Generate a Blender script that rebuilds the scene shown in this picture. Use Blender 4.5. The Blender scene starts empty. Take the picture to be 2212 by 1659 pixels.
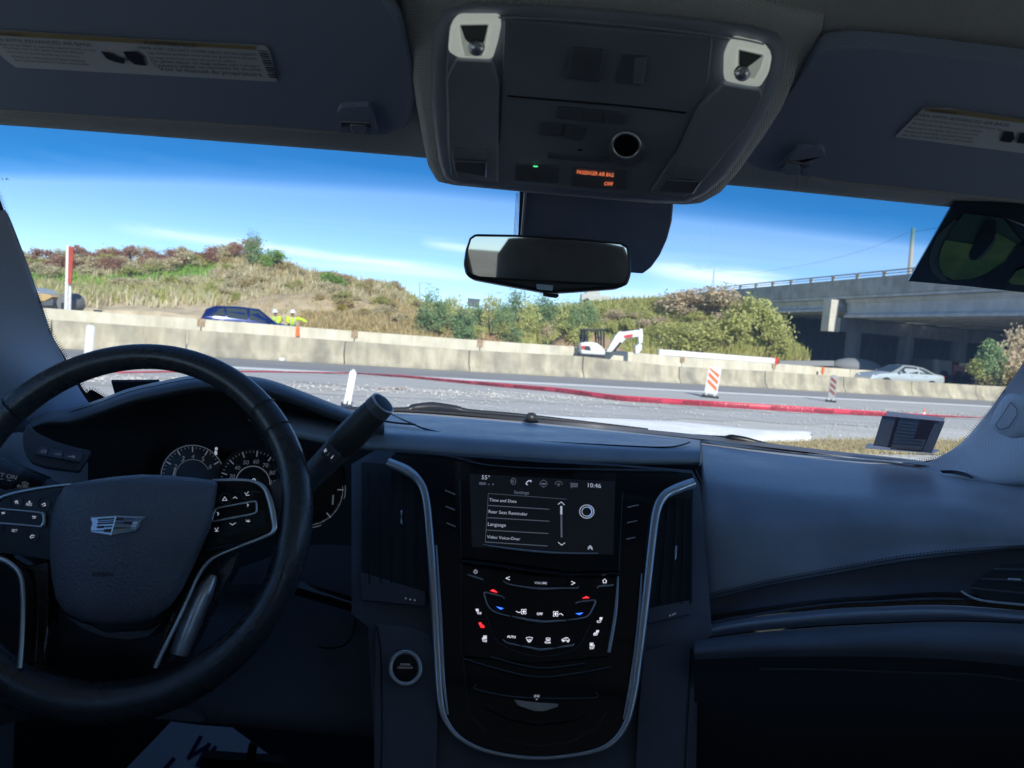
import bpy, bmesh, math, random
import numpy as np
from mathutils import Vector, Matrix
random.seed(7)
SC = bpy.context.scene
COL = SC.collection
rad = math.radians
# ------------------------------------------------------------------ camera
FPX = 1536.0                       # focal length, in pixels of a 2212 px wide view
PITCH, ROLL = rad(3.99), rad(4.57)
CAMZ = 1.5
C0 = Vector((0, 0, CAMZ))
FW = Vector((0, math.cos(PITCH), -math.sin(PITCH)))
_U0 = Vector((0, math.sin(PITCH), math.cos(PITCH))); _R0 = Vector((1, 0, 0))
RT = _R0*math.cos(ROLL) + _U0*math.sin(ROLL)
UP = -_R0*math.sin(ROLL) + _U0*math.cos(ROLL)
cam_d = bpy.data.cameras.new('camera'); cam = bpy.data.objects.new('camera', cam_d)
COL.objects.link(cam)
m = Matrix((RT, UP, -FW)).transposed().to_4x4(); m.translation = C0
cam.matrix_world = m
cam_d.sensor_width = 36; cam_d.lens = 36*FPX/2212
cam_d.clip_start = 0.02; cam_d.clip_end = 3000
cam_d.dof.use_dof = True; cam_d.dof.focus_distance = 0.95; cam_d.dof.aperture_fstop = 11
SC.camera = cam
# ------------------------------------------------------------------ light
SUN_AZ, SUN_EL = 166.0, 32.0       # clockwise from the view direction
sd = Vector((math.sin(rad(SUN_AZ))*math.cos(rad(SUN_EL)), math.cos(rad(SUN_AZ))*math.cos(rad(SUN_EL)), math.sin(rad(SUN_EL))))
sl = bpy.data.lights.new('sun', 'SUN'); sl.energy = 2.45; sl.angle = rad(0.55); sl.color = (1, .955, .87)
so = bpy.data.objects.new('sun', sl); COL.objects.link(so)
so.rotation_euler = (-sd).to_track_quat('-Z', 'Y').to_euler(); so.location = (0, 0, 30)
W = bpy.data.worlds.new('World'); SC.world = W; W.use_nodes = True
wn, wl = W.node_tree.nodes, W.node_tree.links
wn.clear()
w_out = wn.new('ShaderNodeOutputWorld'); w_bg = wn.new('ShaderNodeBackground')
sky = wn.new('ShaderNodeTexSky'); sky.sky_type = 'NISHITA'; sky.sun_disc = False
sky.sun_elevation = rad(SUN_EL); sky.sun_rotation = rad(SUN_AZ)
sky.air_density = 0.75; sky.dust_density = 0.0; sky.ozone_density = 3.0; sky.altitude = 2500
def WN(t, **k):
    n = wn.new(t)
    for a, b in k.items(): setattr(n, a, b)
    return n
# faint contrail-like cirrus, mapped on a flat cloud layer high above
tc = WN('ShaderNodeTexCoord'); sep = WN('ShaderNodeSeparateXYZ'); wl.new(tc.outputs['Generated'], sep.inputs[0])
mz = WN('ShaderNodeMath', operation='MAXIMUM'); mz.inputs[1].default_value = .015; wl.new(sep.outputs[2], mz.inputs[0])
dx = WN('ShaderNodeMath', operation='DIVIDE'); dy = WN('ShaderNodeMath', operation='DIVIDE')
wl.new(sep.outputs[0], dx.inputs[0]); wl.new(mz.outputs[0], dx.inputs[1]); wl.new(sep.outputs[1], dy.inputs[0]); wl.new(mz.outputs[0], dy.inputs[1])
cmb = WN('ShaderNodeCombineXYZ'); wl.new(dx.outputs[0], cmb.inputs[0]); wl.new(dy.outputs[0], cmb.inputs[1])
mp = WN('ShaderNodeMapping'); mp.inputs['Rotation'].default_value = (0, 0, rad(36)); mp.inputs['Scale'].default_value = (.05, .5, 1); mp.inputs['Location'].default_value = (.3, .15, 0)
wl.new(cmb.outputs[0], mp.inputs[0])
nz = WN('ShaderNodeTexNoise'); nz.inputs['Scale'].default_value = .8; nz.inputs['Detail'].default_value = 6; nz.inputs['Roughness'].default_value = .55
wl.new(mp.outputs[0], nz.inputs['Vector'])
cr = WN('ShaderNodeValToRGB'); cr.color_ramp.elements[0].position = .54; cr.color_ramp.elements[1].position = .80
cr.color_ramp.elements[0].color = (0, 0, 0, 1); cr.color_ramp.elements[1].color = (.2, .2, .2, 1)
wl.new(nz.outputs[0], cr.inputs[0])
mxr = WN('ShaderNodeMix', data_type='RGBA'); wl.new(cr.outputs[0], mxr.inputs[0])
hs = WN('ShaderNodeHueSaturation'); hs.inputs['Saturation'].default_value = 1.12; hs.inputs['Value'].default_value = 1.0
wl.new(sky.outputs[0], hs.inputs['Color']); wl.new(hs.outputs[0], mxr.inputs[6])
mxr.inputs[7].default_value = (7.5, 8.2, 9.0, 1)
# single contrail streaks: bands along great circles
def WM(op, a, b=None, c=None):
    n = WN('ShaderNodeMath', operation=op)
    for i, v in enumerate((a, b, c)):
        if v is None: continue
        if isinstance(v, (int, float)): n.inputs[i].default_value = v
        else: wl.new(v, n.inputs[i])
    return n.outputs[0]
def _ray(x, y): return (RT*((x-1106)/FPX) - UP*((y-829.5)/FPX) + FW).normalized()
def wdot(v):
    n = WN('ShaderNodeVectorMath', operation='DOT_PRODUCT'); wl.new(tc.outputs['Generated'], n.inputs[0]); n.inputs[1].default_value = tuple(v); return n.outputs['Value']
nz2 = WN('ShaderNodeTexNoise'); nz2.inputs['Scale'].default_value = 14; nz2.inputs['Detail'].default_value = 6; nz2.inputs['Roughness'].default_value = .6; nz2.inputs['Distortion'].default_value = 1.0
mp2_ = WN('ShaderNodeMapping'); mp2_.inputs['Scale'].default_value = (.7, 1, 5); wl.new(tc.outputs['Generated'], mp2_.inputs[0]); wl.new(mp2_.outputs[0], nz2.inputs['Vector'])
tot = None
for (ax, ay), (bx, by), wd, st in (((230, 488), (1060, 600), .0065, .62), ((560, 560), (1100, 610), .004, .30), ((905, 522), (1130, 556), .006, .45), ((1380, 574), (1720, 622), .012, .75), ((1250, 640), (1700, 660), .016, .35)):
    A, B = _ray(ax, ay), _ray(bx, by); nn = A.cross(B).normalized(); mid = (A+B).normalized(); al = (B-A).normalized(); half = (B-A).length/2
    off = WM('ADD', wdot(nn), WM('MULTIPLY', WM('SUBTRACT', nz2.outputs[0], .5), wd*1.6))
    g = WM('POWER', 2.718, WM('MULTIPLY', WM('POWER', WM('ABSOLUTE', WM('DIVIDE', off, wd)), 2), -1))
    s_ = WM('ABSOLUTE', WM('DIVIDE', wdot(al), half)); e = WM('MAXIMUM', WM('SUBTRACT', 1, WM('POWER', s_, 3)), 0)
    f = WM('MULTIPLY', WM('MULTIPLY', g, e), st); f = WM('MULTIPLY', f, WM('GREATER_THAN', wdot(mid), 0)); tot = f if tot is None else WM('ADD', tot, f)
tot = WM('MINIMUM', WM('MULTIPLY', tot, WM('ADD', WM('MULTIPLY', nz2.outputs[0], 1.3), .35)), .9)
hz = WM('MULTIPLY', WM('POWER', 2.718, WM('MULTIPLY', WM('MAXIMUM', sep.outputs[2], 0), -11)), .14)
mx2 = WN('ShaderNodeMix', data_type='RGBA'); wl.new(WM('MINIMUM', WM('ADD', tot, hz), .92), mx2.inputs[0]); wl.new(mxr.outputs[2], mx2.inputs[6]); mx2.inputs[7].default_value = (7.2, 8.4, 9.4, 1)
mxr = mx2
wl.new(mxr.outputs[2], w_bg.inputs[0]); w_bg.inputs[1].default_value = .082
wl.new(w_bg.outputs[0], w_out.inputs[0])
SC.view_settings.view_transform = 'Standard'; SC.view_settings.look = 'None'
SC.view_settings.exposure = 1.08; SC.view_settings.gamma = 1
try: SC.view_settings.use_curve_mapping = False
except Exception: pass
cy = SC.cycles
cy.max_bounces = 8; cy.diffuse_bounces = 5; cy.glossy_bounces = 4; cy.transparent_max_bounces = 16
cy.caustics_reflective = False; cy.caustics_refractive = False
cy.use_denoising = True
cy.sample_clamp_indirect = 4
# ------------------------------------------------------------------ rays from the photograph into the place
def ray(x, y): return RT*((x-1106)/FPX) - UP*((y-829.5)/FPX) + FW
def P(x, y, Y):                    # the point at distance Y ahead
    d = ray(x, y); return C0 + d*(Y/d.y)
def G(x, y, z=0.0):                # the point at height z
    d = ray(x, y); return C0 + d*((z-CAMZ)/d.z)
AZ = rad(67)
DU = Vector((math.sin(AZ), math.cos(AZ), 0)); DN = Vector((-math.cos(AZ), math.sin(AZ), 0))
def VP(x, y, v):                   # on the upright plane at distance v across the road
    d = ray(x, y); return C0 + d*(v/(d.dot(DN)))
def UV(u, v, z=0): return DU*u + DN*v + Vector((0, 0, z))
def conv(ox, oy, f): return lambda x, y: (ox+f*x, oy+f*y)
z1 = conv(0, 0, .42163); z2 = conv(823, 0, .42163); z3 = conv(1499, 0, .32242); z4 = conv(0, 466.3, .32242)
z5 = conv(658.3, 466.3, .32242); z6 = conv(1334.2, 466.3, .39682); z7 = conv(0, 932.6, .32242); z8 = conv(768, 932.6, .43789)
y1 = conv(1481.2, 960, .33066); y2 = conv(0, 1261.8, .39682); y3 = conv(960, 998.5, .19841); y4 = conv(960, 1206.9, .19841)
y5 = conv(1810.4, 384, .18188); y6 = conv(1810.4, 850.3, .14881); y7 = conv(603.5, 822.9, .16532); y8 = conv(0, 905.2, .17361)
n5 = conv(0, 740.6, .24802); r3 = conv(1591, 548.6, .28075); r2 = conv(877.8, 576, .27281); r1 = conv(82.3, 493.7, .27281)
r4 = conv(932.6, 0, .24802); r6 = conv(1371.5, 905.2, .37996)
def zz(f, *pts): return [f(*p) for p in pts]
class Plane:
    def __init__(s, a, b, c):
        s.p = a.copy(); s.n = (b-a).cross(c-a).normalized()
        if s.n.dot(C0-a) < 0: s.n = -s.n
    def pt(s, x, y, off=0.0):
        d = ray(x, y); return C0 + d*(((s.p + s.n*off) - C0).dot(s.n)/d.dot(s.n))
    def off(s, o):
        q = Plane.__new__(Plane); q.p = s.p+s.n*o; q.n = s.n.copy(); return q
# ------------------------------------------------------------------ object helpers
def tag(o, label=None, cat=None, group=None, kind=None):
    if label: o['label'] = label
    if cat: o['category'] = cat
    if group: o['group'] = group
    if kind: o['kind'] = kind
    return o
def thing(name, label, cat, loc=(0, 0, 0), group=None, rotz=0):
    o = bpy.data.objects.new(name, None); COL.objects.link(o)
    o.location = loc; o.rotation_euler = (0, 0, rotz); o.empty_display_size = .1
    return tag(o, label, cat, group)
def link(name, me, mat, parent=None, smooth=True, auto=None):
    o = bpy.data.objects.new(name, me); COL.objects.link(o)
    if mat is not None and not me.materials: me.materials.append(mat)
    if smooth: me.shade_smooth()
    if auto: me.set_sharp_from_angle(angle=rad(auto))
    if parent is not None:
        o.parent = parent; o.matrix_parent_inverse = world_of(parent).inverted()
    return o
def world_of(o):
    M = o.matrix_basis.copy()
    if o.parent: M = world_of(o.parent) @ o.matrix_parent_inverse @ M
    return M
def mesh(name, vs, fs):
    me = bpy.data.meshes.new(name); me.from_pydata([tuple(v) for v in vs], [], fs); me.update(); return me
def fixn(me):
    bm = bmesh.new(); bm.from_mesh(me); bmesh.ops.recalc_face_normals(bm, faces=bm.faces); bm.to_mesh(me); bm.free()
def mod_bevel(o, w, seg=2, ang=35):
    b = o.modifiers.new('bevel', 'BEVEL'); b.width = w; b.segments = seg; b.limit_method = 'ANGLE'; b.angle_limit = rad(ang); b.harden_normals = False; return o
def cr1(p0, p1, p2, p3, t):
    return 0.5*((2*p1)+(-p0+p2)*t+(2*p0-5*p1+4*p2-p3)*t*t+(-p0+3*p1-3*p2+p3)*t*t*t)
def spline(pts, n, closed=False):
    pts = [Vector(p) for p in pts]; out = []; N = len(pts)
    segs = N if closed else N-1
    for i in range(segs):
        g = (lambda k: pts[k % N]) if closed else (lambda k: pts[max(0, min(N-1, k))])
        for j in range(n): out.append(cr1(g(i-1), g(i), g(i+1), g(i+2), j/n))
    if not closed: out.append(pts[-1])
    return out
def patch(name, rows, mat, parent=None, n=6, k=4, solid=0, smooth=True):
    """smooth sheet through rows of 3D points"""
    R = [spline(r, n) for r in rows]; cols = list(zip(*R))
    Cc = [spline(c, k) for c in cols]; nr = len(Cc[0]); nc = len(Cc)
    vs = [Cc[j][i] for i in range(nr) for j in range(nc)]
    fs = [(i*nc+j, i*nc+j+1, (i+1)*nc+j+1, (i+1)*nc+j) for i in range(nr-1) for j in range(nc-1)]
    o = link(name, mesh(name, vs, fs), mat, parent, smooth)
    if solid:
        s = o.modifiers.new('solid', 'SOLIDIFY'); s.thickness = solid; s.offset = 0
    return o
def prow(*pts): return [P(*p) for p in pts]
def rounded(pts, r, n=4):
    """round the corners of a polygon given in photo pixels"""
    if r <= 0: return list(pts)
    out = []; N = len(pts)
    for i in range(N):
        a, b, c = Vector(pts[i-1]), Vector(pts[i]), Vector(pts[(i+1) % N])
        ra = min(r, (a-b).length*.45); rc = min(r, (c-b).length*.45)
        p = b+(a-b).normalized()*ra; q = b+(c-b).normalized()*rc
        for j in range(n+1):
            t = j/n; out.append(tuple(p*(1-t)**2 + b*2*t*(1-t) + q*t*t))
    return out
def prism(name, pts, nrm, depth, mat, parent=None, bevel=0, seg=2, smooth=True):
    """solid plate: pts is the front outline (3D), extruded backwards (-nrm)"""
    N = len(pts); vs = [Vector(p) for p in pts] + [Vector(p)-nrm*depth for p in pts]
    fs = [tuple(range(N)), tuple(range(2*N-1, N-1, -1))] + [(i, N+i, N+(i+1) % N, (i+1) % N) for i in range(N)]
    me = mesh(name, vs, fs); fixn(me)
    o = link(name, me, mat, parent, smooth, auto=40)
    if bevel: mod_bevel(o, bevel, seg)
    return o
def plate(name, pl, px, th, mat, parent=None, off=0.0, r=0, bevel=0, seg=2):
    return prism(name, [pl.pt(x, y, off) for x, y in rounded(px, r)], pl.n, th, mat, parent, bevel, seg)
def dome(name, pl, px, h, mat, parent=None, off=0.0, r=0, rings=9, pw=2.6, edge=0.0, ctr=None):
    """pillow shaped pad over an outline"""
    o2 = [Vector(p) for p in rounded(px, r)]
    c = sum(o2, Vector((0, 0)))/len(o2) if ctr is None else Vector(ctr)
    vs = []; fs = []; N = len(o2)
    for p in o2: vs.append(pl.pt(p.x, p.y, off-edge))
    for k in range(rings):
        s = 1-(k/rings)**1.6; hh = h*(1-s**pw)**(1/pw)
        for p in o2:
            q = c+(p-c)*s; vs.append(pl.pt(q.x, q.y, off+hh))
    vs.append(pl.pt(c.x, c.y, off+h))
    for k in range(rings):
        for i in range(N): fs.append((k*N+i, k*N+(i+1) % N, (k+1)*N+(i+1) % N, (k+1)*N+i))
    for i in range(N): fs.append((rings*N+i, rings*N+(i+1) % N, len(vs)-1))
    me = mesh(name, vs, fs); fixn(me)
    return link(name, me, mat, parent)
def tube_geo(pts, r, n=8, closed=False, flat=1.0, ref=None, caps=True):
    """r: radius or list; flat squashes along ref"""
    pts = [Vector(p) for p in pts]; N = len(pts); vs = []; fs = []
    up = Vector(ref) if ref is not None else Vector((0, 0, 1))
    for i, p in enumerate(pts):
        a = pts[(i-1) % N] if closed or i > 0 else p; b = pts[(i+1) % N] if closed or i < N-1 else p
        t = (b-a).normalized(); s = t.cross(up)
        if s.length < 1e-4: s = t.cross(Vector((1, 0, 0)))
        s.normalize(); w = s.cross(t).normalized()
        rr = r[i] if isinstance(r, (list, tuple)) else r
        for j in range(n):
            q = 2*math.pi*j/n; vs.append(p+s*(rr*math.cos(q))+w*(rr*flat*math.sin(q)))
    for i in range(N if closed else N-1):
        for j in range(n): fs.append((i*n+j, i*n+(j+1) % n, ((i+1) % N)*n+(j+1) % n, ((i+1) % N)*n+j))
    if not closed and caps: fs.append(tuple(range(n-1, -1, -1))); fs.append(tuple(range((N-1)*n, N*n)))
    return vs, fs
def tube(name, pts, r, mat, parent=None, n=8, closed=False, flat=1.0, ref=None, sm=0):
    if sm: pts = spline(pts, sm, closed)
    if isinstance(r, (list, tuple)) and len(r) != len(pts):
        L = len(pts); r = [float(np.interp(i/(L-1), np.linspace(0, 1, len(r)), r)) for i in range(L)]
    vs, fs = tube_geo(pts, r, n, closed, flat, ref); me = mesh(name, vs, fs); fixn(me)
    return link(name, me, mat, parent, auto=50)
class MB:
    """collects shapes into one mesh"""
    def __init__(s): s.v = []; s.f = []
    def add(s, vs, fs):
        b = len(s.v); s.v += [Vector(v) for v in vs]; s.f += [tuple(b+i for i in f) for f in fs]; return s
    def box(s, c, d, rot=None):
        x, y, z = d[0]/2, d[1]/2, d[2]/2
        vs = [Vector(q) for q in ((-x,-y,-z),(x,-y,-z),(x,y,-z),(-x,y,-z),(-x,-y,z),(x,-y,z),(x,y,z),(-x,y,z))]
        if rot is not None: vs = [rot @ v for v in vs]
        return s.add([v+Vector(c) for v in vs], [(3,2,1,0),(4,5,6,7),(0,1,5,4),(1,2,6,5),(2,3,7,6),(3,0,4,7)])
    def tube(s, pts, r, n=8, **k): return s.add(*tube_geo(pts, r, n, **k))
    def poly(s, pts, nrm, depth):
        N = len(pts); vs = [Vector(p) for p in pts]+[Vector(p)-nrm*depth for p in pts]
        return s.add(vs, [tuple(range(N)), tuple(range(2*N-1, N-1, -1))]+[(i, N+i, N+(i+1) % N, (i+1) % N) for i in range(N)])
    def ball(s, c, r, nu=10, nv=7, sc=(1, 1, 1)):
        vs = []; fs = []; c = Vector(c)
        for i in range(nv+1):
            a = math.pi*i/nv
            for j in range(nu):
                b = 2*math.pi*j/nu; vs.append(c+Vector((r*sc[0]*math.sin(a)*math.cos(b), r*sc[1]*math.sin(a)*math.sin(b), r*sc[2]*math.cos(a))))
        for i in range(nv):
            for j in range(nu): fs.append((i*nu+j, (i+1)*nu+j, (i+1)*nu+(j+1) % nu, i*nu+(j+1) % nu))
        return s.add(vs, fs)
    def lathe(s, prof, c=(0, 0, 0), n=16, axis=None):
        vs = []; fs = []; M = Matrix.Identity(3) if axis is None else Vector(axis).to_track_quat('Z', 'Y').to_matrix()
        for r, z in prof:
            for j in range(n): a = 2*math.pi*j/n; vs.append(M @ Vector((r*math.cos(a), r*math.sin(a), z))+Vector(c))
        for i in range(len(prof)-1):
            for j in range(n): fs.append((i*n+j, i*n+(j+1) % n, (i+1)*n+(j+1) % n, (i+1)*n+j))
        fs.append(tuple(range(n-1, -1, -1))); fs.append(tuple(range((len(prof)-1)*n, len(prof)*n)))
        return s.add(vs, fs)
    def build(s, name, mat, parent=None, smooth=True, bevel=0, auto=35, fix=True):
        me = mesh(name, s.v, s.f)
        if fix: fixn(me)
        o = link(name, me, mat, parent, smooth, auto=auto if smooth else None)
        if bevel: mod_bevel(o, bevel)
        return o
def copy_tree(o, parent=None):
    c = o.copy(); COL.objects.link(c)
    if parent is not None: c.parent = parent
    for ch in [q for q in bpy.data.objects if q.parent == o and q is not c]: copy_tree(ch, c)
    return c
_tc = {}
def text_geo(s, bold=0.0, spacing=1.0):
    key = (s, bold, spacing)
    if key in _tc: return _tc[key]
    cu = bpy.data.curves.new('lettering', 'FONT'); cu.body = s; cu.resolution_u = 2; cu.offset = bold; cu.space_character = spacing; cu.fill_mode = 'BOTH'
    ob = bpy.data.objects.new('lettering', cu); COL.objects.link(ob)
    dg = bpy.context.evaluated_depsgraph_get(); dg.update()
    me = ob.evaluated_get(dg).to_mesh()
    vs = [(v.co.x, v.co.y) for v in me.vertices]; fs = [tuple(p.vertices) for p in me.polygons]
    bpy.data.objects.remove(ob); bpy.data.curves.remove(cu)
    x0 = min(v[0] for v in vs); x1 = max(v[0] for v in vs)
    _tc[key] = ([((x-x0)/(x1-x0), y/(x1-x0)) for x, y in vs], fs); return _tc[key]
def text(name, pl, s, a, b, mat, parent=None, off=.0006, hs=1.0, bold=0.0, mb=None, mirror=False, spacing=1.0, shear=0):
    """lettering on a plane, its baseline from photo pixel a to b"""
    vs, fs = text_geo(s, bold, spacing); A, B = pl.pt(a[0], a[1], off), pl.pt(b[0], b[1], off)
    X = B-A; n = pl.n; Yv = n.cross(X)
    if Yv.dot(UP) < 0: Yv = -Yv
    pts = [A+X*((1-x) if mirror else x)+Yv*(y*hs)+X*(shear*y) for x, y in vs]
    if mb is not None: mb.add(pts, fs); return None
    return link(name, mesh(name, pts, fs), mat, parent, smooth=False)
# ------------------------------------------------------------------ materials
def mat(name, col=(.5, .5, .5), rough=.5, metal=0, spec=.5, emit=None, es=1, coat=0, alpha=None):
    m = bpy.data.materials.new(name); m.use_nodes = True; b = m.node_tree.nodes['Principled BSDF']
    b.inputs['Base Color'].default_value = (*col, 1); b.inputs['Roughness'].default_value = rough; b.inputs['Metallic'].default_value = metal
    b.inputs['Specular IOR Level'].default_value = spec
    if coat: b.inputs['Coat Weight'].default_value = coat; b.inputs['Coat Roughness'].default_value = .05
    if emit: b.inputs['Emission Color'].default_value = (*emit, 1); b.inputs['Emission Strength'].default_value = es
    return m
def nd(m, t, **k):
    n = m.node_tree.nodes.new(t)
    for a, b in k.items(): setattr(n, a, b)
    return n
def lk(m, a, b): m.node_tree.links.new(a, b)
def objco(m, scale=(1, 1, 1), rot=(0, 0, 0)):
    t = nd(m, 'ShaderNodeTexCoord'); p = nd(m, 'ShaderNodeMapping'); p.inputs['Scale'].default_value = scale; p.inputs['Rotation'].default_value = rot
    lk(m, t.outputs['Object'], p.inputs[0]); return p.outputs[0]
def vary(m, c1, c2, scale=4, detail=5, lo=.35, hi=.65, co=None, rough=None, dist=0):
    co = co or objco(m); n = nd(m, 'ShaderNodeTexNoise'); n.inputs['Scale'].default_value = scale; n.inputs['Detail'].default_value = detail; n.inputs['Distortion'].default_value = dist
    lk(m, co, n.inputs['Vector']); r = nd(m, 'ShaderNodeValToRGB'); e = r.color_ramp.elements
    e[0].position = lo; e[1].position = hi; e[0].color = (*c1, 1); e[1].color = (*c2, 1)
    lk(m, n.outputs[0], r.inputs[0]); b = m.node_tree.nodes['Principled BSDF']; lk(m, r.outputs[0], b.inputs['Base Color'])
    if rough:
        q = nd(m, 'ShaderNodeMapRange'); q.inputs[3].default_value = rough[0]; q.inputs[4].default_value = rough[1]
        lk(m, n.outputs[0], q.inputs[0]); lk(m, q.outputs[0], b.inputs['Roughness'])
    return r
def bump(m, tex, strength=.3, dist=.001):
    b = nd(m, 'ShaderNodeBump'); b.inputs['Strength'].default_value = strength; b.inputs['Distance'].default_value = dist
    lk(m, tex, b.inputs['Height']); lk(m, b.outputs[0], m.node_tree.nodes['Principled BSDF'].inputs['Normal']); return b
def leather(name, c, scale=700, rough=.45, st=.35, d=.0008, spec=.5):
    m = mat(name, c, rough, spec=spec); co = objco(m)
    v = nd(m, 'ShaderNodeTexVoronoi', feature='SMOOTH_F1'); v.inputs['Scale'].default_value = scale; lk(m, co, v.inputs['Vector'])
    bump(m, v.outputs[0], st, d)
    n = nd(m, 'ShaderNodeTexNoise'); n.inputs['Scale'].default_value = 9; n.inputs['Detail'].default_value = 6; lk(m, co, n.inputs['Vector'])
    q = nd(m, 'ShaderNodeMapRange'); q.inputs[1].default_value = .3; q.inputs[2].default_value = .7; q.inputs[3].default_value = rough-.06; q.inputs[4].default_value = rough+.1
    lk(m, n.outputs[0], q.inputs[0]); lk(m, q.outputs[0], m.node_tree.nodes['Principled BSDF'].inputs['Roughness'])
    n3 = nd(m, 'ShaderNodeTexNoise'); n3.inputs['Scale'].default_value = 160; n3.inputs['Detail'].default_value = 3; lk(m, co, n3.inputs['Vector'])
    a3 = nd(m, 'ShaderNodeMath', operation='MULTIPLY_ADD'); a3.inputs[1].default_value = .28; lk(m, n3.outputs[0], a3.inputs[0]); lk(m, q.outputs[0], a3.inputs[2])
    b3 = nd(m, 'ShaderNodeMath', operation='SUBTRACT'); b3.inputs[1].default_value = .14; lk(m, a3.outputs[0], b3.inputs[0]); lk(m, b3.outputs[0], m.node_tree.nodes['Principled BSDF'].inputs['Roughness'])
    r = nd(m, 'ShaderNodeValToRGB'); e = r.color_ramp.elements; e[0].color = (*[x*.80 for x in c], 1); e[1].color = (*[x*1.22 for x in c], 1); e[0].position = .3; e[1].position = .7
    lk(m, n.outputs[0], r.inputs[0]); lk(m, r.outputs[0], m.node_tree.nodes['Principled BSDF'].inputs['Base Color'])
    return m
def cloth(name, c, scale=900, rough=.9, st=.5):
    m = mat(name, c, rough, spec=.2); co = objco(m, (1, 1, 1), (0, 0, rad(18)))
    w1 = nd(m, 'ShaderNodeTexWave', bands_direction='X'); w1.inputs['Scale'].default_value = scale/6.28; w1.inputs['Distortion'].default_value = .6; w1.inputs['Detail'].default_value = 1
    w2 = nd(m, 'ShaderNodeTexWave', bands_direction='Y'); w2.inputs['Scale'].default_value = scale/6.28; w2.inputs['Distortion'].default_value = .6
    lk(m, co, w1.inputs[0]); lk(m, co, w2.inputs[0]); a = nd(m, 'ShaderNodeMath', operation='ADD'); lk(m, w1.outputs[1], a.inputs[0]); lk(m, w2.outputs[1], a.inputs[1])
    bump(m, a.outputs[0], st, .0006)
    mx = nd(m, 'ShaderNodeMapRange'); mx.inputs[2].default_value = 2; mx.inputs[3].default_value = .86; mx.inputs[4].default_value = 1.12; lk(m, a.outputs[0], mx.inputs[0])
    h = nd(m, 'ShaderNodeMix', data_type='RGBA', blend_type='MULTIPLY'); h.inputs[0].default_value = 1; h.inputs[6].default_value = (*c, 1); lk(m, mx.outputs[0], h.inputs[7])
    lk(m, h.outputs[2], m.node_tree.nodes['Principled BSDF'].inputs['Base Color'])
    return m
def pane_mat(name, tint=(.9, .95, .95), gloss=.05, band=None):
    m = bpy.data.materials.new(name); m.use_nodes = True; N = m.node_tree.nodes; N.clear()
    o = N.new('ShaderNodeOutputMaterial'); t = N.new('ShaderNodeBsdfTransparent'); g = N.new('ShaderNodeBsdfGlossy'); x = N.new('ShaderNodeMixShader')
    t.inputs[0].default_value = (*tint, 1); g.inputs['Roughness'].default_value = .0; g.inputs[0].default_value = (1, 1, 1, 1)
    x.inputs[0].default_value = gloss
    lk(m, t.outputs[0], x.inputs[1]); lk(m, g.outputs[0], x.inputs[2]); lk(m, x.outputs[0], o.inputs[0])
    if band:
        tr = N.new('ShaderNodeBsdfTranslucent'); tr.inputs[0].default_value = (1, .99, .95, 1); y = N.new('ShaderNodeMixShader'); y.inputs[0].default_value = .085
        lk(m, x.outputs[0], y.inputs[1]); lk(m, tr.outputs[0], y.inputs[2]); lk(m, y.outputs[0], o.inputs[0])
        at = N.new('ShaderNodeAttribute'); at.attribute_name = 'band'; r = N.new('ShaderNodeValToRGB'); e = r.color_ramp.elements
        e[0].position = 0; e[0].color = (*tint, 1); e[1].position = 1; e[1].color = (*band, 1)
        e.new(.35).color = (*tint, 1)
        q = e.new(.62); q.color = tuple([a*.35+b*.65 for a, b in zip(tint, band)])+(1,)
        lk(m, at.outputs['Fac'], r.inputs[0]); lk(m, r.outputs[0], t.inputs[0])
    return m
M = {}
M['dash'] = leather('dash_leather', (.42, .44, .48), 650, .38, spec=.9)
M['dash2'] = leather('dash_lower_leather', (.14, .15, .175), 650, .5)
M['knee'] = leather('knee_panel', (.17, .185, .22), 800, .45)
M['rim'] = leather('wheel_leather', (.06, .064, .075), 900, .28, .10, spec=1.0)
M['bag'] = leather('airbag_vinyl', (.22, .235, .285), 420, .36, .8, .0012)
M['cavity'] = mat('cavity_plastic', (.05, .053, .06), .6)
M['hood'] = leather('binnacle_vinyl', (.12, .128, .15), 700, .40, spec=.7)
M['visor'] = cloth('visor_cloth', (.38, .46, .62), 1500)
M['liner'] = cloth('headliner_cloth', (.74, .75, .73), 1150, st=.8)
M['pillar'] = cloth('pillar_cloth', (.74, .79, .88), 1300)
M['ohc'] = leather('overhead_plastic', (.32, .355, .43), 1100, .55, .15)
M['ohc2'] = leather('overhead_dark', (.26, .29, .355), 1100, .55, .15)
M['switch'] = mat('switch_dark', (.15, .165, .2), .5)
M['lens'] = mat('white_lens', (.82, .83, .78), .35, emit=(.80, .88, .78), es=.16)  # faint glow added to the lens though the map light is off
M['lensin'] = mat('lens_inner', (.65, .66, .62), .35, emit=(.80, .88, .78), es=.10)  # same added glow, weaker, inside the unlit lens
M['gloss'] = mat('gloss_black', (.014, .015, .018), .09, coat=.4)
M['screenb'] = mat('screen_black', (.012, .014, .018), .16)
M['satin'] = mat('satin_black', (.035, .037, .042), .4)
M['chrome'] = mat('chrome', (.98, .99, 1.0), .26, .72)
M['satinch'] = mat('satin_chrome', (.8, .83, .88), .3, .75)
M['wood'] = mat('wood_gloss', (.03, .015, .008), .12, coat=.8)
vary(M['wood'], (.014, .008, .005), (.05, .024, .012), 5, 8, co=objco(M['wood'], (2, 6, 60)))
M['frit'] = mat('frit_black', (.008, .008, .009), .4)
M['mirror'] = mat('mirror_glass', (.52, .55, .60), .02, 1)
M['white_t'] = mat('print_white', (.62, .65, .7), .5, emit=(.75, .82, 1), es=.2)
M['gauge_t'] = mat('gauge_white', (.38, .41, .46), .5, emit=(.75, .82, 1), es=.05)
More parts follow.
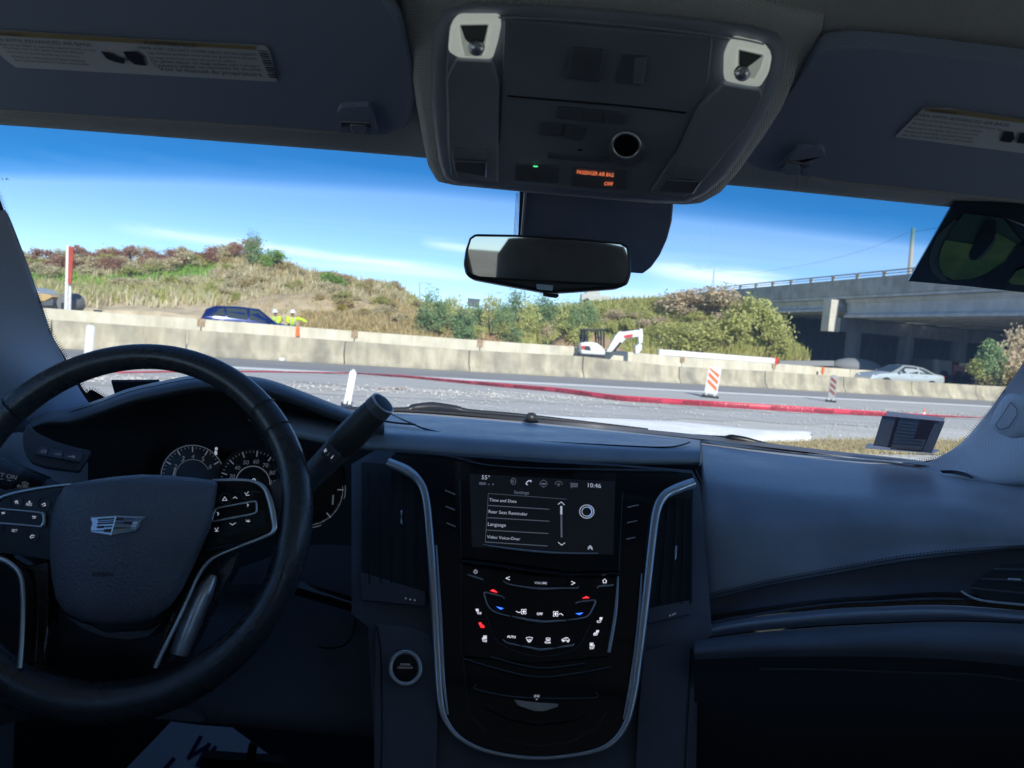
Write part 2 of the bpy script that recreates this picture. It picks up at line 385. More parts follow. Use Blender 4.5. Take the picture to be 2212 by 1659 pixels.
M['dim_t'] = mat('print_dim', (.25, .27, .3), .5, emit=(.6, .7, .9), es=.05)
M['lit_w'] = mat('backlit_white', (.3, .3, .3), .5, emit=(.86, .86, 1), es=.5)
M['lit_r'] = mat('backlit_red', (.3, .02, .02), .5, emit=(1, .03, .04), es=1.0)
M['lit_b'] = mat('backlit_blue', (.02, .05, .3), .5, emit=(.03, .15, 1), es=1.1)
M['lit_o'] = mat('backlit_orange', (.4, .15, .05), .5, emit=(1, .24, .10), es=.5)
M['lit_g'] = mat('led_green', (.02, .3, .1), .5, emit=(.1, 1, .35), es=.5)
M['red'] = mat('emblem_red', (.10, .02, .015), .3); M['gold'] = mat('emblem_gold', (.35, .32, .24), .35, .6); M['eblue'] = mat('emblem_blue', (.03, .06, .25), .3)
M['label'] = mat('warning_label', (.84, .87, .92), .6); M['labely'] = mat('label_yellow', (.46, .37, .19), .6); M['ink'] = mat('ink', (.03, .035, .05), .6)
M['paper'] = mat('paper', (.84, .85, .88), .8); M['marker'] = mat('marker_ink', (.02, .02, .10), .5)
M['carpet'] = cloth('carpet', (.03, .031, .034), 500, .95)
M['rubber'] = mat('rubber', (.02, .02, .02), .7)
M['glass'] = pane_mat('windshield_glass', (.95, .985, .985), .018, (.13, .52, .70))
M['sideglass'] = pane_mat('side_glass', (.82, .88, .86), .05)
M['tint'] = pane_mat('privacy_glass', (.10, .11, .11), .06)
M['cream'] = leather('cream_leather', (.30, .30, .30), 500, .5)
# ================================================================== the place outside
def colattr(me, cols):
    a = me.color_attributes.new('tone', 'FLOAT_COLOR', 'POINT')
    a.data.foreach_set('color', np.array([(*c, 1) for c in cols], dtype=np.float32).ravel())
def tone_mat(name, rough=.9, nscale=1.2, amp=.35, bst=.5, bd=.05, bs=3):
    m = mat(name, rough=rough, spec=.15); a = nd(m, 'ShaderNodeAttribute'); a.attribute_name = 'tone'; co = objco(m)
    n = nd(m, 'ShaderNodeTexNoise'); n.inputs['Scale'].default_value = nscale; n.inputs['Detail'].default_value = 8; n.inputs['Roughness'].default_value = .65; lk(m, co, n.inputs['Vector'])
    r = nd(m, 'ShaderNodeMapRange'); r.inputs[1].default_value = .25; r.inputs[2].default_value = .75; r.inputs[3].default_value = 1-amp; r.inputs[4].default_value = 1+amp; lk(m, n.outputs[0], r.inputs[0])
    x = nd(m, 'ShaderNodeMix', data_type='RGBA', blend_type='MULTIPLY'); x.inputs[0].default_value = 1; lk(m, a.outputs['Color'], x.inputs[6]); lk(m, r.outputs[0], x.inputs[7])
    lk(m, x.outputs[2], m.node_tree.nodes['Principled BSDF'].inputs['Base Color'])
    n2 = nd(m, 'ShaderNodeTexNoise'); n2.inputs['Scale'].default_value = bs; n2.inputs['Detail'].default_value = 6; lk(m, co, n2.inputs['Vector']); bump(m, n2.outputs[0], bst, bd)
    return m
ORD = 'first second third fourth fifth sixth seventh eighth ninth tenth eleventh twelfth thirteenth fourteenth fifteenth sixteenth seventeenth eighteenth nineteenth twentieth'.split()
USED = {}
def weed(x, y, w, mt):
    c = {'brushy': 'dusty brown', 'dry_grass': 'straw coloured', 'olive': 'olive green', 'sumac': 'reddish', 'green': 'bright green', 'bluegreen': 'dull green', 'greybrush': 'grey brown', 'limegreen': 'yellow green'}[mt]
    s_ = 'small' if w < 42 else ('wide' if w > 54 else 'middling'); f = (y-interp(x, SKY))/max(1, interp(x, TOE)-interp(x, SKY)); h = 'near the crest' if f < .25 else ('high on the slope' if f < .5 else ('low on the slope' if f < .8 else 'at the foot of the slope'))
    L = 'by the left pillar' if x < 120 else 'right of the red sign' if x < 230 else 'left of the blue car' if x < 400 else 'above the blue car tail' if x < 500 else 'above the blue car bonnet' if x < 590 else 'above the two workers' if x < 680 else 'left of the yellow stake' if x < 880 else 'behind the yellow stake' if x < 960 else 'below the mirror, left side' if x < 1100 else 'below the mirror, right side' if x < 1250 else 'behind the excavator' if x < 1400 else 'above the white barricade' if x < 1520 else 'beside the overpass'
    return '%s %s bush %s, %s' % (s_, c, h, L)
# ---- ground: one sheet to the horizon
def sheet(name, u0, u1, v0, v1, z, mt, du=4, jit=0.0, kind='structure', seed=1):
    r = random.Random(seed); n = max(1, int((u1-u0)/du)); top = []; bot = []
    for i in range(n+1):
        u = u0+(u1-u0)*i/n; bot.append(UV(u, v0+r.uniform(-jit, jit), z)); top.append(UV(u, v1+r.uniform(-jit, jit), z))
    o = link(name, mesh(name, bot+top, [(i, i+1, n+2+i, n+1+i) for i in range(n)]), mt, None, smooth=False); o['kind'] = kind; return o
m_soil = mat('soil', rough=.95, spec=.1); vary(m_soil, (.30, .25, .17), (.46, .41, .31), .35, 9)
n_ = nd(m_soil, 'ShaderNodeTexNoise'); n_.inputs['Scale'].default_value = 4; n_.inputs['Detail'].default_value = 8; lk(m_soil, objco(m_soil), n_.inputs['Vector']); bump(m_soil, n_.outputs[0], .6, .05)
o = link('ground', mesh('ground', [(-900, -600, -.03), (900, -600, -.03), (900, 1400, -.03), (-900, 1400, -.03)], [(0, 1, 2, 3)]), m_soil, None, False); o['kind'] = 'structure'
def asphalt(name, a, b, sc=1.5, cracks=.0):
    m = mat(name, rough=.85, spec=.25); mp_ = objco(m, (1, 1, 1), (0, 0, rad(-23)))
    mp2 = objco(m, (.25, 2.0, 1), (0, 0, rad(-23)))
    r = vary(m, a, b, sc, 9, .3, .7, co=mp2)
    n = nd(m, 'ShaderNodeTexNoise'); n.inputs['Scale'].default_value = 60; n.inputs['Detail'].default_value = 3; lk(m, mp_, n.inputs['Vector'])
    x = nd(m, 'ShaderNodeMix', data_type='RGBA', blend_type='OVERLAY'); x.inputs[0].default_value = .35
    b_ = m.node_tree.nodes['Principled BSDF']; lk(m, r.outputs[0], x.inputs[6]); lk(m, n.outputs[0], x.inputs[7]); lk(m, x.outputs[2], b_.inputs['Base Color'])
    bump(m, n.outputs[0], .4, .01); return m
m_lane = asphalt('lane_asphalt', (.27, .272, .275), (.36, .36, .358))
m_should = asphalt('shoulder_asphalt', (.46, .46, .44), (.58, .575, .55))
m_rub = asphalt('rubble_ground', (.36, .35, .33), (.68, .665, .62), .8)
m_near = asphalt('near_gravel', (.52, .51, .48), (.72, .71, .66), 1.1)
m_dry = mat('dry_verge', rough=.95, spec=.1); vary(m_dry, (.30, .25, .13), (.52, .46, .30), 2.5, 9)
sheet('gravel_ground', -30, 60, -8, 17.1, -.020, m_near)
sheet("far_roadway", -60, 170, 25.3, 34.5, -.012, m_lane)
sheet('lane', -60, 170, 21.0, 25.2, -.004, m_lane)
sheet('shoulder', -60, 170, 16.9, 21.0, -.008, m_should, jit=.15, du=1)
sheet('asphalt_strip', -30, 40, 12.4, 15.0, -.012, asphalt('patch_asphalt', (.44, .44, .425), (.60, .595, .57)), jit=.25, du=.8, seed=4)
sheet('rubble_strip', -30, 26, 14.6, 17.2, -.0045, m_rub, jit=.3, du=.5, seed=3)
sheet('lane_marking', -60, 170, 20.25, 21.05, .002, mat('road_paint', (.90, .90, .87), .7))
# dry grass verge at the right, near
vq = [G(*q) for q in zz(z6, (700, 1205), (1060, 1222), (1400, 1255), (1900, 1235), (2080, 1225), (2060, 1262), (1750, 1300), (1300, 1285), (900, 1240))]
o = link('dry_verge', mesh('dry_verge', [v+Vector((0, 0, .004)) for v in vq], [tuple(range(len(vq)))]), m_dry, None, False); o['kind'] = 'structure'
# rubble stones and crumbs along the strip
def stones(name, N, area, s0, s1, mt, seed, zf=lambda u, v: 0):
    r = random.Random(seed); mb = MB()
    for _ in range(N):
        u, v = area(r); s = r.uniform(s0, s1)*r.random()**.7+.012; c = UV(u, v, zf(u, v)+s*.2)
        vs = [c+Vector((r.uniform(.6, 1)*s*x, r.uniform(.6, 1)*s*y, r.uniform(.5, 1)*s*z*.7)) for x, y, z in ((1,0,0),(-.5,.87,0),(-.5,-.87,0),(.1,.1,1))]
        mb.add(vs, [(0, 1, 3), (1, 2, 3), (2, 0, 3)])
    o = mb.build(name, mt, None, smooth=False, fix=False); o['kind'] = 'stuff'; return o
m_stone = mat('stone', rough=.9); vary(m_stone, (.36, .35, .33), (.60, .58, .54), 1.7, 4)
stones('rubble', 3500, lambda r: (r.uniform(-6, 24), r.gauss(15.9, .5)), .015, .06, m_stone, 5)
stones('gravel', 1800, lambda r: (r.uniform(2, 22), r.uniform(9, 14.5)), .01, .04, m_stone, 6)
# orange paint scribbles on the shoulder
mb = MB(); r = random.Random(3)
for k in range(9):
    q = G(*z5(470+k*18+r.uniform(-6, 6), 1158+r.uniform(-5, 5)), .003); w = r.uniform(.05, .12)
    mb.add([q, q+DU*w*3, q+DU*w*3+DN*w, q+DN*w*.8], [(0, 1, 2, 3)])
o = mb.build('paint_mark', mat('orange_paint', (.8, .22, .08), .7), None, False, fix=False); o['kind'] = 'structure'
# ---- white fabric laid on the ground
m_fab = mat('geotextile', (.90, .92, .92), .75); n_ = nd(m_fab, 'ShaderNodeTexNoise'); n_.inputs['Scale'].default_value = 2.5; n_.inputs['Detail'].default_value = 5; lk(m_fab, objco(m_fab), n_.inputs['Vector']); bump(m_fab, n_.outputs[0], .8, .06)
t_ = [z5(1180, 1305), z5(1500, 1325), z5(1800, 1345), z5(2212, 1362), z6(300, 1117), z6(560, 1142), z6(800, 1165), z6(1030, 1172), z6(1062, 1185)]
b_ = [z5(1180, 1520), z5(1500, 1500), z5(1800, 1480), z5(2212, 1470), z6(300, 1235), z6(560, 1230), z6(800, 1232), z6(1000, 1228), z6(1050, 1215)]
rw = [[], [], [], []]
for k, (a, b) in enumerate(zip(t_, b_)):
    A, B = G(*a, .14), G(b[0], b[1], .05)
    rw[0].append(Vector((A.x, A.y+.05, 0))); rw[1].append(A); rw[2].append(A.lerp(B, .5)+Vector((0, 0, .03*math.sin(k*2.3)))); rw[3].append(Vector((B.x, B.y, .0)))
tag(patch('fabric_sheet', rw, m_fab, n=6, k=5), 'long white fabric sheet lying on the ground in front of the rubble strip', 'fabric sheet')
# ---- concrete barriers
def conc(name, a, b, st, sc=1.0):
    m = mat(name, rough=.85, spec=.2); co = objco(m, (1.2, 1.2, .18)); r = vary(m, a, b, 3.0*sc, 8, .3, .7, co=co)
    n = nd(m, 'ShaderNodeTexNoise'); n.inputs['Scale'].default_value = 1.1; n.inputs['Detail'].default_value = 7; lk(m, objco(m, (1, 1, .9)), n.inputs['Vector'])
    g = nd(m, 'ShaderNodeMapRange'); g.inputs[1].default_value = .4; g.inputs[2].default_value = .7; g.inputs[3].default_value = 0; g.inputs[4].default_value = st; lk(m, n.outputs[0], g.inputs[0])
    x = nd(m, 'ShaderNodeMix', data_type='RGBA'); lk(m, g.outputs[0], x.inputs[0]); lk(m, r.outputs[0], x.inputs[6]); x.inputs[7].default_value = (.20, .185, .155, 1)
    lk(m, x.outputs[2], m.node_tree.nodes['Principled BSDF'].inputs['Base Color'])
    n2 = nd(m, 'ShaderNodeTexNoise'); n2.inputs['Scale'].default_value = 25; lk(m, objco(m), n2.inputs['Vector']); bump(m, n2.outputs[0], .3, .01); return m
m_bar = conc('old_concrete', (.38, .335, .235), (.60, .545, .41), .75)
m_bar2 = conc('pale_concrete', (.62, .56, .42), (.76, .71, .57), .3)
def barrier(name, uvz, v, mt, label, cat, group, prof, joints, parent=None):
    for i, ((u0, z0), (u1, z1)) in enumerate(zip(uvz[:-1], uvz[1:])):
        g = .02; vs = []; S = ((u0+g, z0), (u0+g+.03, z0), (u1-g-.03, z1), (u1-g, z1))
        for k, (u, z) in enumerate(S):
            ins = .02 if k in (0, 3) else 0
            for dv, h in prof:
                vs.append(UV(u, v+dv+(ins if dv < .2 else -ins), h*z if h < .97 else z*h-ins*.5))
        n = len(prof); fs = []
        for k in range(3):
            for j in range(n-1): fs.append((k*n+j, k*n+j+1, (k+1)*n+j+1, (k+1)*n+j))
        fs += [tuple(range(n)), tuple(range(4*n-1, 3*n-1, -1))]
        me = mesh(name, vs, fs); fixn(me); o = link(name, me, mt, None, smooth=False)
        tag(o, ORD[i]+' '+label, cat, group)
PROF = [(0, 0), (0, .09), (.16, .36), (.235, 1.0), (.385, 1.0), (.46, .36), (.62, .09), (.62, 0)]
nt = [(-200, 668), z4(350, 697), z4(1255, 762), z5(268, 838), z5(1103, 900), z5(1865, 942), z6(335, 822), z6(803, 846), z6(1230, 876), z6(1600, 900), z6(1950, 922), z6(2300, 940), (2600, 862)]
V1 = 24.9
pts = [VP(x, y, V1+.235) for x, y in nt]
barrier('concrete_barrier', [(p.dot(DU), p.z) for p in pts], V1, m_bar, 'weathered stained concrete section of the near barrier row, counted from the left', 'barrier', 'weathered barrier sections along the near side of the road', PROF, None)
ft = [(-260, 640), z4(250, 614), z4(1350, 692), z5(335, 772), z5(1175, 834), z5(1895, 882), z6(350, 770), z6(850, 803), z6(1265, 835), z6(1480, 848)]
V2 = 33.0
pts = [VP(x, y, V2+.235) for x, y in ft]
FB = [(p.dot(DU), p.z) for p in pts]
barrier('pale_barrier', FB, V2, m_bar2, 'cream concrete section of the far barrier row, counted from the left', 'barrier', 'cream barrier sections of the far row', PROF, None)
# rusty joint connectors between the far sections
m_rust = mat('rusty_steel', rough=.8); vary(m_rust, (.30, .19, .10), (.46, .36, .24), 6)
for i, (u, z) in enumerate(FB[2:8]):
    mb = MB(); R = Matrix((DU, DN, Vector((0, 0, 1)))).transposed()
    mb.box(UV(u, V2+.22, z-.16), (.30, .10, .30), R); mb.box(UV(u, V2+.30, z-.005), (.26, .14, .05), R)
    tag(mb.build('joint_connector', m_rust, None, False), ORD[i]+' rusty steel joint connector from the left in the cream barrier row', 'connector', 'rusty connectors in the far barrier row')
# long white pipe resting on the far barrier, and a dark rail beyond
A, B = VP(*z6(222, 742), V2+.32), VP(*z6(855, 790), V2+.32)
mb = MB(); mb.box((A+B)/2, ((B-A).length, .22, .34), Matrix(((B-A).normalized(), DN, ((B-A).normalized()).cross(DN))).transposed())
t = thing('barricade', 'long white water-filled barricade with a red end cap on top of the far barrier row', 'barricade', A)
mb.build('body', mat('white_plastic', (.78, .77, .74), .5), t, bevel=.04)
mb = MB(); mb.box(B+DU*.05, (.28, .26, .42), Matrix((DU, DN, Vector((0, 0, 1)))).transposed()); mb.build('end_cap', mat('red_plastic', (.65, .05, .03), .5), t, bevel=.04)
# orange stakes standing in front of the far row
for (xy, h, lab) in ((z4(1995, 742), 60, 'short orange delineator post by the barrier below the two workers'), (z5(1978, 905), 48, 'short orange delineator post beside the white mini excavator'), (z6(1118, 822), 40, 'short orange delineator post left of the silver sedan')):
    a = VP(xy[0], xy[1], V2-.3); b = VP(xy[0]-1, xy[1]+h*.36, V2-.3); mb = MB()
    mb.lathe([(.07, 0), (.09, .02), (.085, (a-b).length*.9), (.05, (a-b).length)], b, 10); mb.tube([b, Vector((b.x, b.y, 0))], .03, 6)
    tag(mb.build('delineator_post', mat('orange_plastic', (.85, .20, .05), .55), None), lab, 'post', 'orange delineator posts on the far row')
# yellow leaning stake
a, b = VP(*z5(725, 700), 40.5), VP(*z5(765, 808), 40.5)
mb = MB(); mb.tube([b-Vector((0, 0, .6)), a], .09, 8); mb.tube([b+DU*.35-Vector((0, 0, .5)), b+DU*.25+Vector((0, 0, .25))], .08, 8)
tag(mb.build('yellow_stake', mat('yellow_paint', (.75, .55, .06), .6), None), 'leaning yellow stake in the dirt behind the far barrier row', 'stake')
# ---- striped channelizers on the near shoulder
m_wr = mat('reflective_white', (.80, .80, .78), .5); m_or = mat('reflective_orange', (.85, .20, .06), .5); m_rb = M['rubber']
def channelizer(base, hpx, w, yaw, lean, label, stripes=True, pm=None, sm=None):
    g = G(*base); h = (P(base[0], base[1]-hpx, g.y)-g).length
    t = thing('channelizer', label, 'channelizer', g, 'striped channelizer panels along the shoulder', 0)
    t.rotation_euler = (0, lean, yaw)
    R = Matrix.Identity(3)
    def L(n, mb, m_, **k):
        o = mb.build(n, m_, None, **k); o.parent = t; return o
    mb = MB(); mb.box((0, 0, .03), (w*1.3, .4, .06)); L('base', mb, m_rb, bevel=.01)
    mb = MB(); pts = [(-w/2, -.03, .12), (w/2, -.03, .12), (w/2, -.03, h-.06), (w/2-.05, -.03, h), (-w/2+.05, -.03, h), (-w/2, -.03, h-.06)]
    mb.poly([Vector(p) for p in pts], Vector((0, -1, 0)), .05); L('panel', mb, pm or m_wr, bevel=.006)
    mb = MB(); mb.box((-w*.32, 0, .08), (.05, .05, .2)); L('foot', mb, m_wr); mb = MB(); mb.box((w*.32, 0, .08), (.05, .05, .2)); L('foot', mb, m_wr)
    n = 3 if stripes else 0
    for k in range(n):
        zb = .22+(h-.34)*k/n; d = (h-.34)/n*.58; e = w*.6
        q = [Vector((-w*.40, -.034, min(h-.04, zb+e+d))), Vector((-w*.40, -.034, zb+e)), Vector((w*.40, -.034, zb)), Vector((w*.40, -.034, zb+d))]
        mb = MB(); mb.poly(q, Vector((0, -1, 0)), .003); L('stripe', mb, sm or m_or)
    return t
channelizer(z6(503, 988), 66, .40, rad(-18), rad(4), 'upright panel with bold orange and white stripes, above the danger tape at centre right')
channelizer(z6(1160, 1012), 58, .24, rad(-15), rad(1), 'narrow striped panel coloured dark as in shade, right of the bold orange striped one', pm=mat('shaded_white', (.36, .36, .36), .6), sm=mat('shaded_orange', (.22, .07, .04), .6))  # white and orange darkened to stand for a shaded face
channelizer(z4(590, 965), 76, .28, rad(-24), rad(4), 'thin pale edge-on panel left of the steering wheel top', stripes=False)
channelizer((748, 880), 84, .12, rad(20), rad(7), 'thin white post holding the danger tape, above the gear lever', stripes=False)
# cone behind the card
g = G(1994, 906); t = thing('traffic_cone', 'orange traffic cone with a white collar peeking above the windshield card', 'cone', g)
mb = MB(); mb.box((0, 0, .02), (.36, .36, .04)); mb.lathe([(.14, .04), (.025, .70)], (0, 0, 0), 20); o = mb.build('body', mat('cone_orange', (.85, .16, .04), .5), None); o.parent = t
mb = MB(); mb.lathe([(.105, .28), (.068, .46)], (0, 0, 0), 20); o = mb.build('collar', m_wr, None); o.parent = t
t.scale = (.45, .45, .45)
# ---- red danger tape
tp = [(-250, 812, 15.5), (430, 802, 15.2), (590, 803, 15), (757, 806, 14.5), (*z5(640, 1073), 12.5), (*z5(1200, 1125), 10.2), (*z5(1700, 1167), 8.8), (*z6(0, 992), 7.9), (*z6(550, 1026), 7.5), (*z6(1100, 1060), 7.5), (*z6(1500, 1082), 7.8), (*z6(1980, 1098), 8.4), (2300, 912, 9.5)]
tw = [.6, .7, .6, .6, .8, .95, 1, 1, 1, 1, .9, .35, .8]
cen = []
for x in np.linspace(tp[0][0], tp[-1][0], 220): cen.append(P(x, float(np.interp(x, [q[0] for q in tp], [q[1] for q in tp])), 1/float(np.interp(x, [q[0] for q in tp], [1/q[2] for q in tp]))))
for k_ in range(3): cen = [cen[0]]+[(a+b*2+c)/4 for a, b, c in zip(cen[:-2], cen[1:-1], cen[2:])]+[cen[-1]]
n_c = len(cen); wid = [float(np.interp(x, [q[0] for q in tp], tw)) for x in np.linspace(tp[0][0], tp[-1][0], n_c)]
arc = [0]
for a, b in zip(cen[:-1], cen[1:]): arc.append(arc[-1]+(b-a).length)
HW = .031
def tape_pt(s, h, off=0):          # s along, h -1..1 across
    s = max(0, min(arc[-1]-1e-4, s)); i = int(np.searchsorted(arc, s, 'right'))-1; f = (s-arc[i])/(arc[i+1]-arc[i]); c = cen[i].lerp(cen[i+1], f); w = wid[i]*(1-f)+wid[i+1]*f
    tw_ = math.sqrt(max(0, 1-w*w))*.8; t_ = (cen[i+1]-cen[i]).normalized(); side = t_.cross(Vector((0, 0, 1))).normalized()
    up_ = (Vector((0, 0, 1))*w + side*tw_).normalized()
    nn = side if side.dot(C0-c) > 0 else -side
    return c+up_*(h*HW*(.25+.75*w))+nn*off
NS = 260; vs = []
for i in range(NS+1):
    s = arc[-1]*i/NS; vs += [tape_pt(s, -1), tape_pt(s, 0, .002*math.sin(s*9)), tape_pt(s, 1)]
fs = [(3*i+j, 3*i+j+1, 3*i+4+j, 3*i+3+j) for i in range(NS) for j in (0, 1)]
m_tape = mat('red_tape', (.80, .05, .09), .38); b_ = m_tape.node_tree.nodes['Principled BSDF']; b_.inputs['Transmission Weight'].default_value = 0
vary(m_tape, (.52, .022, .05), (.70, .05, .10), 2.5, 3)
t = thing('danger_tape', 'red danger tape strung across the whole view, its black lettering seen mirrored from behind', 'barrier tape', cen[n_c//2])
o = link('tape', mesh('tape', vs, fs), m_tape, t); sm_ = o.modifiers.new('solid', 'SOLIDIFY'); sm_.thickness = .0006
tv, tf = text_geo('DANGER DO NOT ENTER', .02)
s_a = arc[-1]*.36; pitch = .92; L = .70; mb = MB()
while s_a < arc[-1]*.93:
    mb.add([tape_pt(s_a+L*(1-x), y*L/.036-.62, .0025) for x, y in tv], tf); s_a += pitch
mb.build('lettering', mat('tape_ink', (.10, .01, .015), .6), t, False, fix=False)['kind'] = 'stuff'
# ---- terrain behind the road
def interp(x, tab): return float(np.interp(x, [a for a, *_ in tab], [b for _, b, *_ in tab]))
SKY = [(-300, 560), (60, 572), (150, 562), (300, 566), (430, 566), (540, 553), (600, 560), (650, 586), (760, 606), (840, 612), (880, 634), (905, 656), (1000, 672), (1100, 676), (1200, 668), (1300, 655), (1400, 648), (1500, 650), (1600, 668), (1660, 700), (1700, 738), (1745, 775)]
SKD = [(-300, 52), (60, 58), (400, 64), (700, 66), (905, 74), (1100, 74), (1300, 66), (1500, 62), (1745, 55)]
TOE = [(-300, 645), (60, 662), (300, 674), (430, 684), (600, 702), (800, 722), (1000, 742), (1200, 757), (1400, 769), (1600, 782), (1745, 790)]
TOD = [(-300, 32), (60, 37), (400, 41), (800, 44), (1200, 48), (1600, 52), (1745, 53)]
xs = list(range(-300, 1751, 25)); rows = 26; vs = []; tones = []; PX = []
def h2(x, y):
    return math.sin(x*.031+y*.07)*.5+math.sin(x*.083-y*.045+1.3)*.3+math.sin(x*.19+y*.13+.5)*.2
TAN, DTAN, GRN, OLV, BRN, RED, DIRT = (.56, .45, .25), (.44, .35, .20), (.21, .32, .09), (.30, .30, .15), (.32, .26, .18), (.30, .17, .14), (.58, .48, .33)
def mix3(a, b, t): t = max(0, min(1, t)); return tuple(p+(q-p)*t for p, q in zip(a, b))
def tone(x, y):
    k = h2(x, y); yy = y+k*12
    if x < 470:
        gl = np.interp(x, [60, 250, 380, 470], [600, 608, 585, 570])
        c = mix3(BRN, RED, .45+.7*k) if yy < gl-14 else (GRN if yy < gl+22 else mix3(OLV, TAN, .25+.5*k))
        if yy > gl+48: c = mix3(DTAN, TAN, .5+.5*k)
        if yy > 640: c = DIRT
    elif x < 900: c = mix3(mix3(BRN, TAN, .72+.5*k), GRN, .5 if (640 < x < 740 and 585 < y < 625) else 0)
    elif x < 1290: c = mix3(OLV, GRN, .4+.5*k) if yy < 722 else DIRT
    else: c = mix3(mix3(OLV, TAN, .40+.6*k), GRN, .30-.4*k)
    return c
for i in range(rows+1):
    f = i/rows
    for x in xs:
        y = interp(x, TOE)*(1-f)+interp(x, SKY)*f + (h2(x, f*300)*5 if 0 < i < rows else 0)
        g = f**.9; D = interp(x, TOD)*(1-g)+interp(x, SKD)*g
        vs.append(P(x, y, D)); tones.append(tone(x, y)); PX.append((x, y))
nx = len(xs); base_n = len(vs)
for x in xs:                       # back of the hill
    q = P(x, interp(x, SKY), interp(x, SKD)); vs.append(Vector((q.x*1.15, q.y*1.15, q.z*.93))); tones.append(OLV)
for x in xs:
    q = P(x, interp(x, SKY), interp(x, SKD)); vs.append(Vector((q.x*1.6, q.y*1.6, -1))); tones.append(OLV)
for j, x in enumerate(xs): pass
front = []
for x in xs:                       # front foot, down to the ground
    q = P(x, interp(x, TOE), interp(x, TOD)); front.append(Vector((q.x*.985, q.y*.985, -.1)))
b0 = len(vs); vs += front; tones += [DIRT]*nx
fs = [(i*nx+j, i*nx+j+1, (i+1)*nx+j+1, (i+1)*nx+j) for i in range(rows+2) for j in range(nx-1)]
fs += [(b0+j, b0+j+1, j+1, j) for j in range(nx-1)]
me = mesh('hillside', vs, fs); colattr(me, tones); m_hill = tone_mat('hill_cover'); o = link('hillside', me, m_hill); o['kind'] = 'structure'
TERR = [(list(vs), list(fs))]
HILL = [(vs[k], PX[k], tones[k]) for k in range(base_n)]
def hill_at(x, f):
    j = (x+300)/25; j0 = int(j); fj = j-j0; i = f*rows; i0 = min(rows-1, int(i)); fi = i-i0
    q = lambda a, b: HILL[a*nx+b][0]
    return (q(i0, j0)*(1-fj)+q(i0, j0+1)*fj)*(1-fi)+(q(i0+1, j0)*(1-fj)+q(i0+1, j0+1)*fj)*fi
# nearer dirt mound and excavated piles
def mound(name, cols, D, drop, c, kind='structure', lab=None, cat=None, seed=0, rough_=.02, front=9):
    """cols: crest (x, y) in the photograph at distance D"""
    r = random.Random(seed); vs = []; tn = []; cp = spline([Vector((x, y, 0)) for x, y in cols], 6); n = len(cp)
    for k in range(9):
        t = k/8
        for q in cp:
            top = P(q.x, q.y, D); z = (top.z+.1)*math.cos(t*math.pi/2)**.9 - .1; bump_ = r.uniform(-1, 1)*rough_*drop*(0 if k in (0, 8) else 1)
            vs.append(Vector((top.x*(1-t*front/D*.9), top.y-t*front, z+bump_))); tn.append(mix3(c, tuple(v*.8 for v in c), .5+.5*h2(q.x, k*40)))
    for q in cp:
        top = P(q.x, q.y, D); vs.append(Vector((top.x*1.05, top.y+5, -.1))); tn.append(c)
    fs = [(i*n+j, i*n+j+1, (i+1)*n+j+1, (i+1)*n+j) for i in range(8) for j in range(n-1)] + [(9*n+j, 9*n+j+1, j+1, j) for j in range(n-1)]
    TERR.append((list(vs), list(fs))); me = mesh(name, vs, fs); colattr(me, tn); o = link(name, me, m_dirt)
    if lab: tag(o, lab, cat)
    else: o['kind'] = kind
    return o
m_dirt = tone_mat('dirt', nscale=.9, amp=.34, bst=.7, bd=.06, bs=5)
mound('dirt_terrace', [(400, 690), (470, 668), (548, 644), (645, 634), (713, 633), (787, 645), (870, 660), (930, 672), (1000, 705), (1060, 730)], 47.5, 1, (.56, .45, .29), front=8)
mound('rubble_terrace', [(640, 705), (700, 690), (760, 676), (800, 684), (860, 688), (900, 690), (960, 706), (1040, 727)], 41.5, 1, (.46, .40, .30), rough_=.13, front=3.5, seed=3)
mound('dirt_pile', [(1000, 748), (1020, 735), (1045, 723), (1062, 722), (1080, 718), (1100, 722), (1118, 740), (1126, 752)], 45, 1, (.42, .28, .16), lab='low brown dirt pile behind the far barrier below the mirror', cat='dirt pile', rough_=.12, front=2.5, seed=1)
mound('dirt_pile', [(1176, 760), (1195, 738), (1215, 720), (1235, 706), (1262, 710), (1290, 722), (1320, 735), (1345, 755), (1360, 768)], 47, 1, (.46, .33, .20), lab='taller brown dirt pile behind the white mini excavator', cat='dirt pile', rough_=.12, front=3, seed=2)
from mathutils.bvhtree import BVHTree
_v = []; _f = []
for a, b in TERR: k_ = len(_v); _v += a; _f += [tuple(k_+i for i in q) for q in b]
BVH = BVHTree.FromPolygons(_v, _f)
def sight(x, y):
    h = BVH.ray_cast(C0, ray(x, y)); return h[0]
# ---- grass and weeds on the slopes (leaf blades, uncountable)
m_leaf = {}
def leaf_mat(name, cs, rough=.8):
    m = mat(name, rough=rough, spec=.15); g = nd(m, 'ShaderNodeNewGeometry'); r = nd(m, 'ShaderNodeValToRGB'); r.color_ramp.interpolation = 'LINEAR'; e = r.color_ramp.elements
    for i, c in enumerate(cs):
        p = i/(len(cs)-1)
        el = e[0] if i == 0 else (e[1] if i == len(cs)-1 else e.new(p)); el.position = p; el.color = (*c, 1)
    lk(m, g.outputs['Random Per Island'], r.inputs[0]); lk(m, r.outputs[0], m.node_tree.nodes['Principled BSDF'].inputs['Base Color']); m_leaf[name] = m
    tr = nd(m, 'ShaderNodeBsdfTranslucent'); lk(m, r.outputs[0], tr.inputs[0]); mx = nd(m, 'ShaderNodeMixShader'); mx.inputs[0].default_value = .42
    lk(m, m.node_tree.nodes['Principled BSDF'].outputs[0], mx.inputs[1]); lk(m, tr.outputs[0], mx.inputs[2]); lk(m, mx.outputs[0], m.node_tree.nodes['Material Output'].inputs[0]); return m
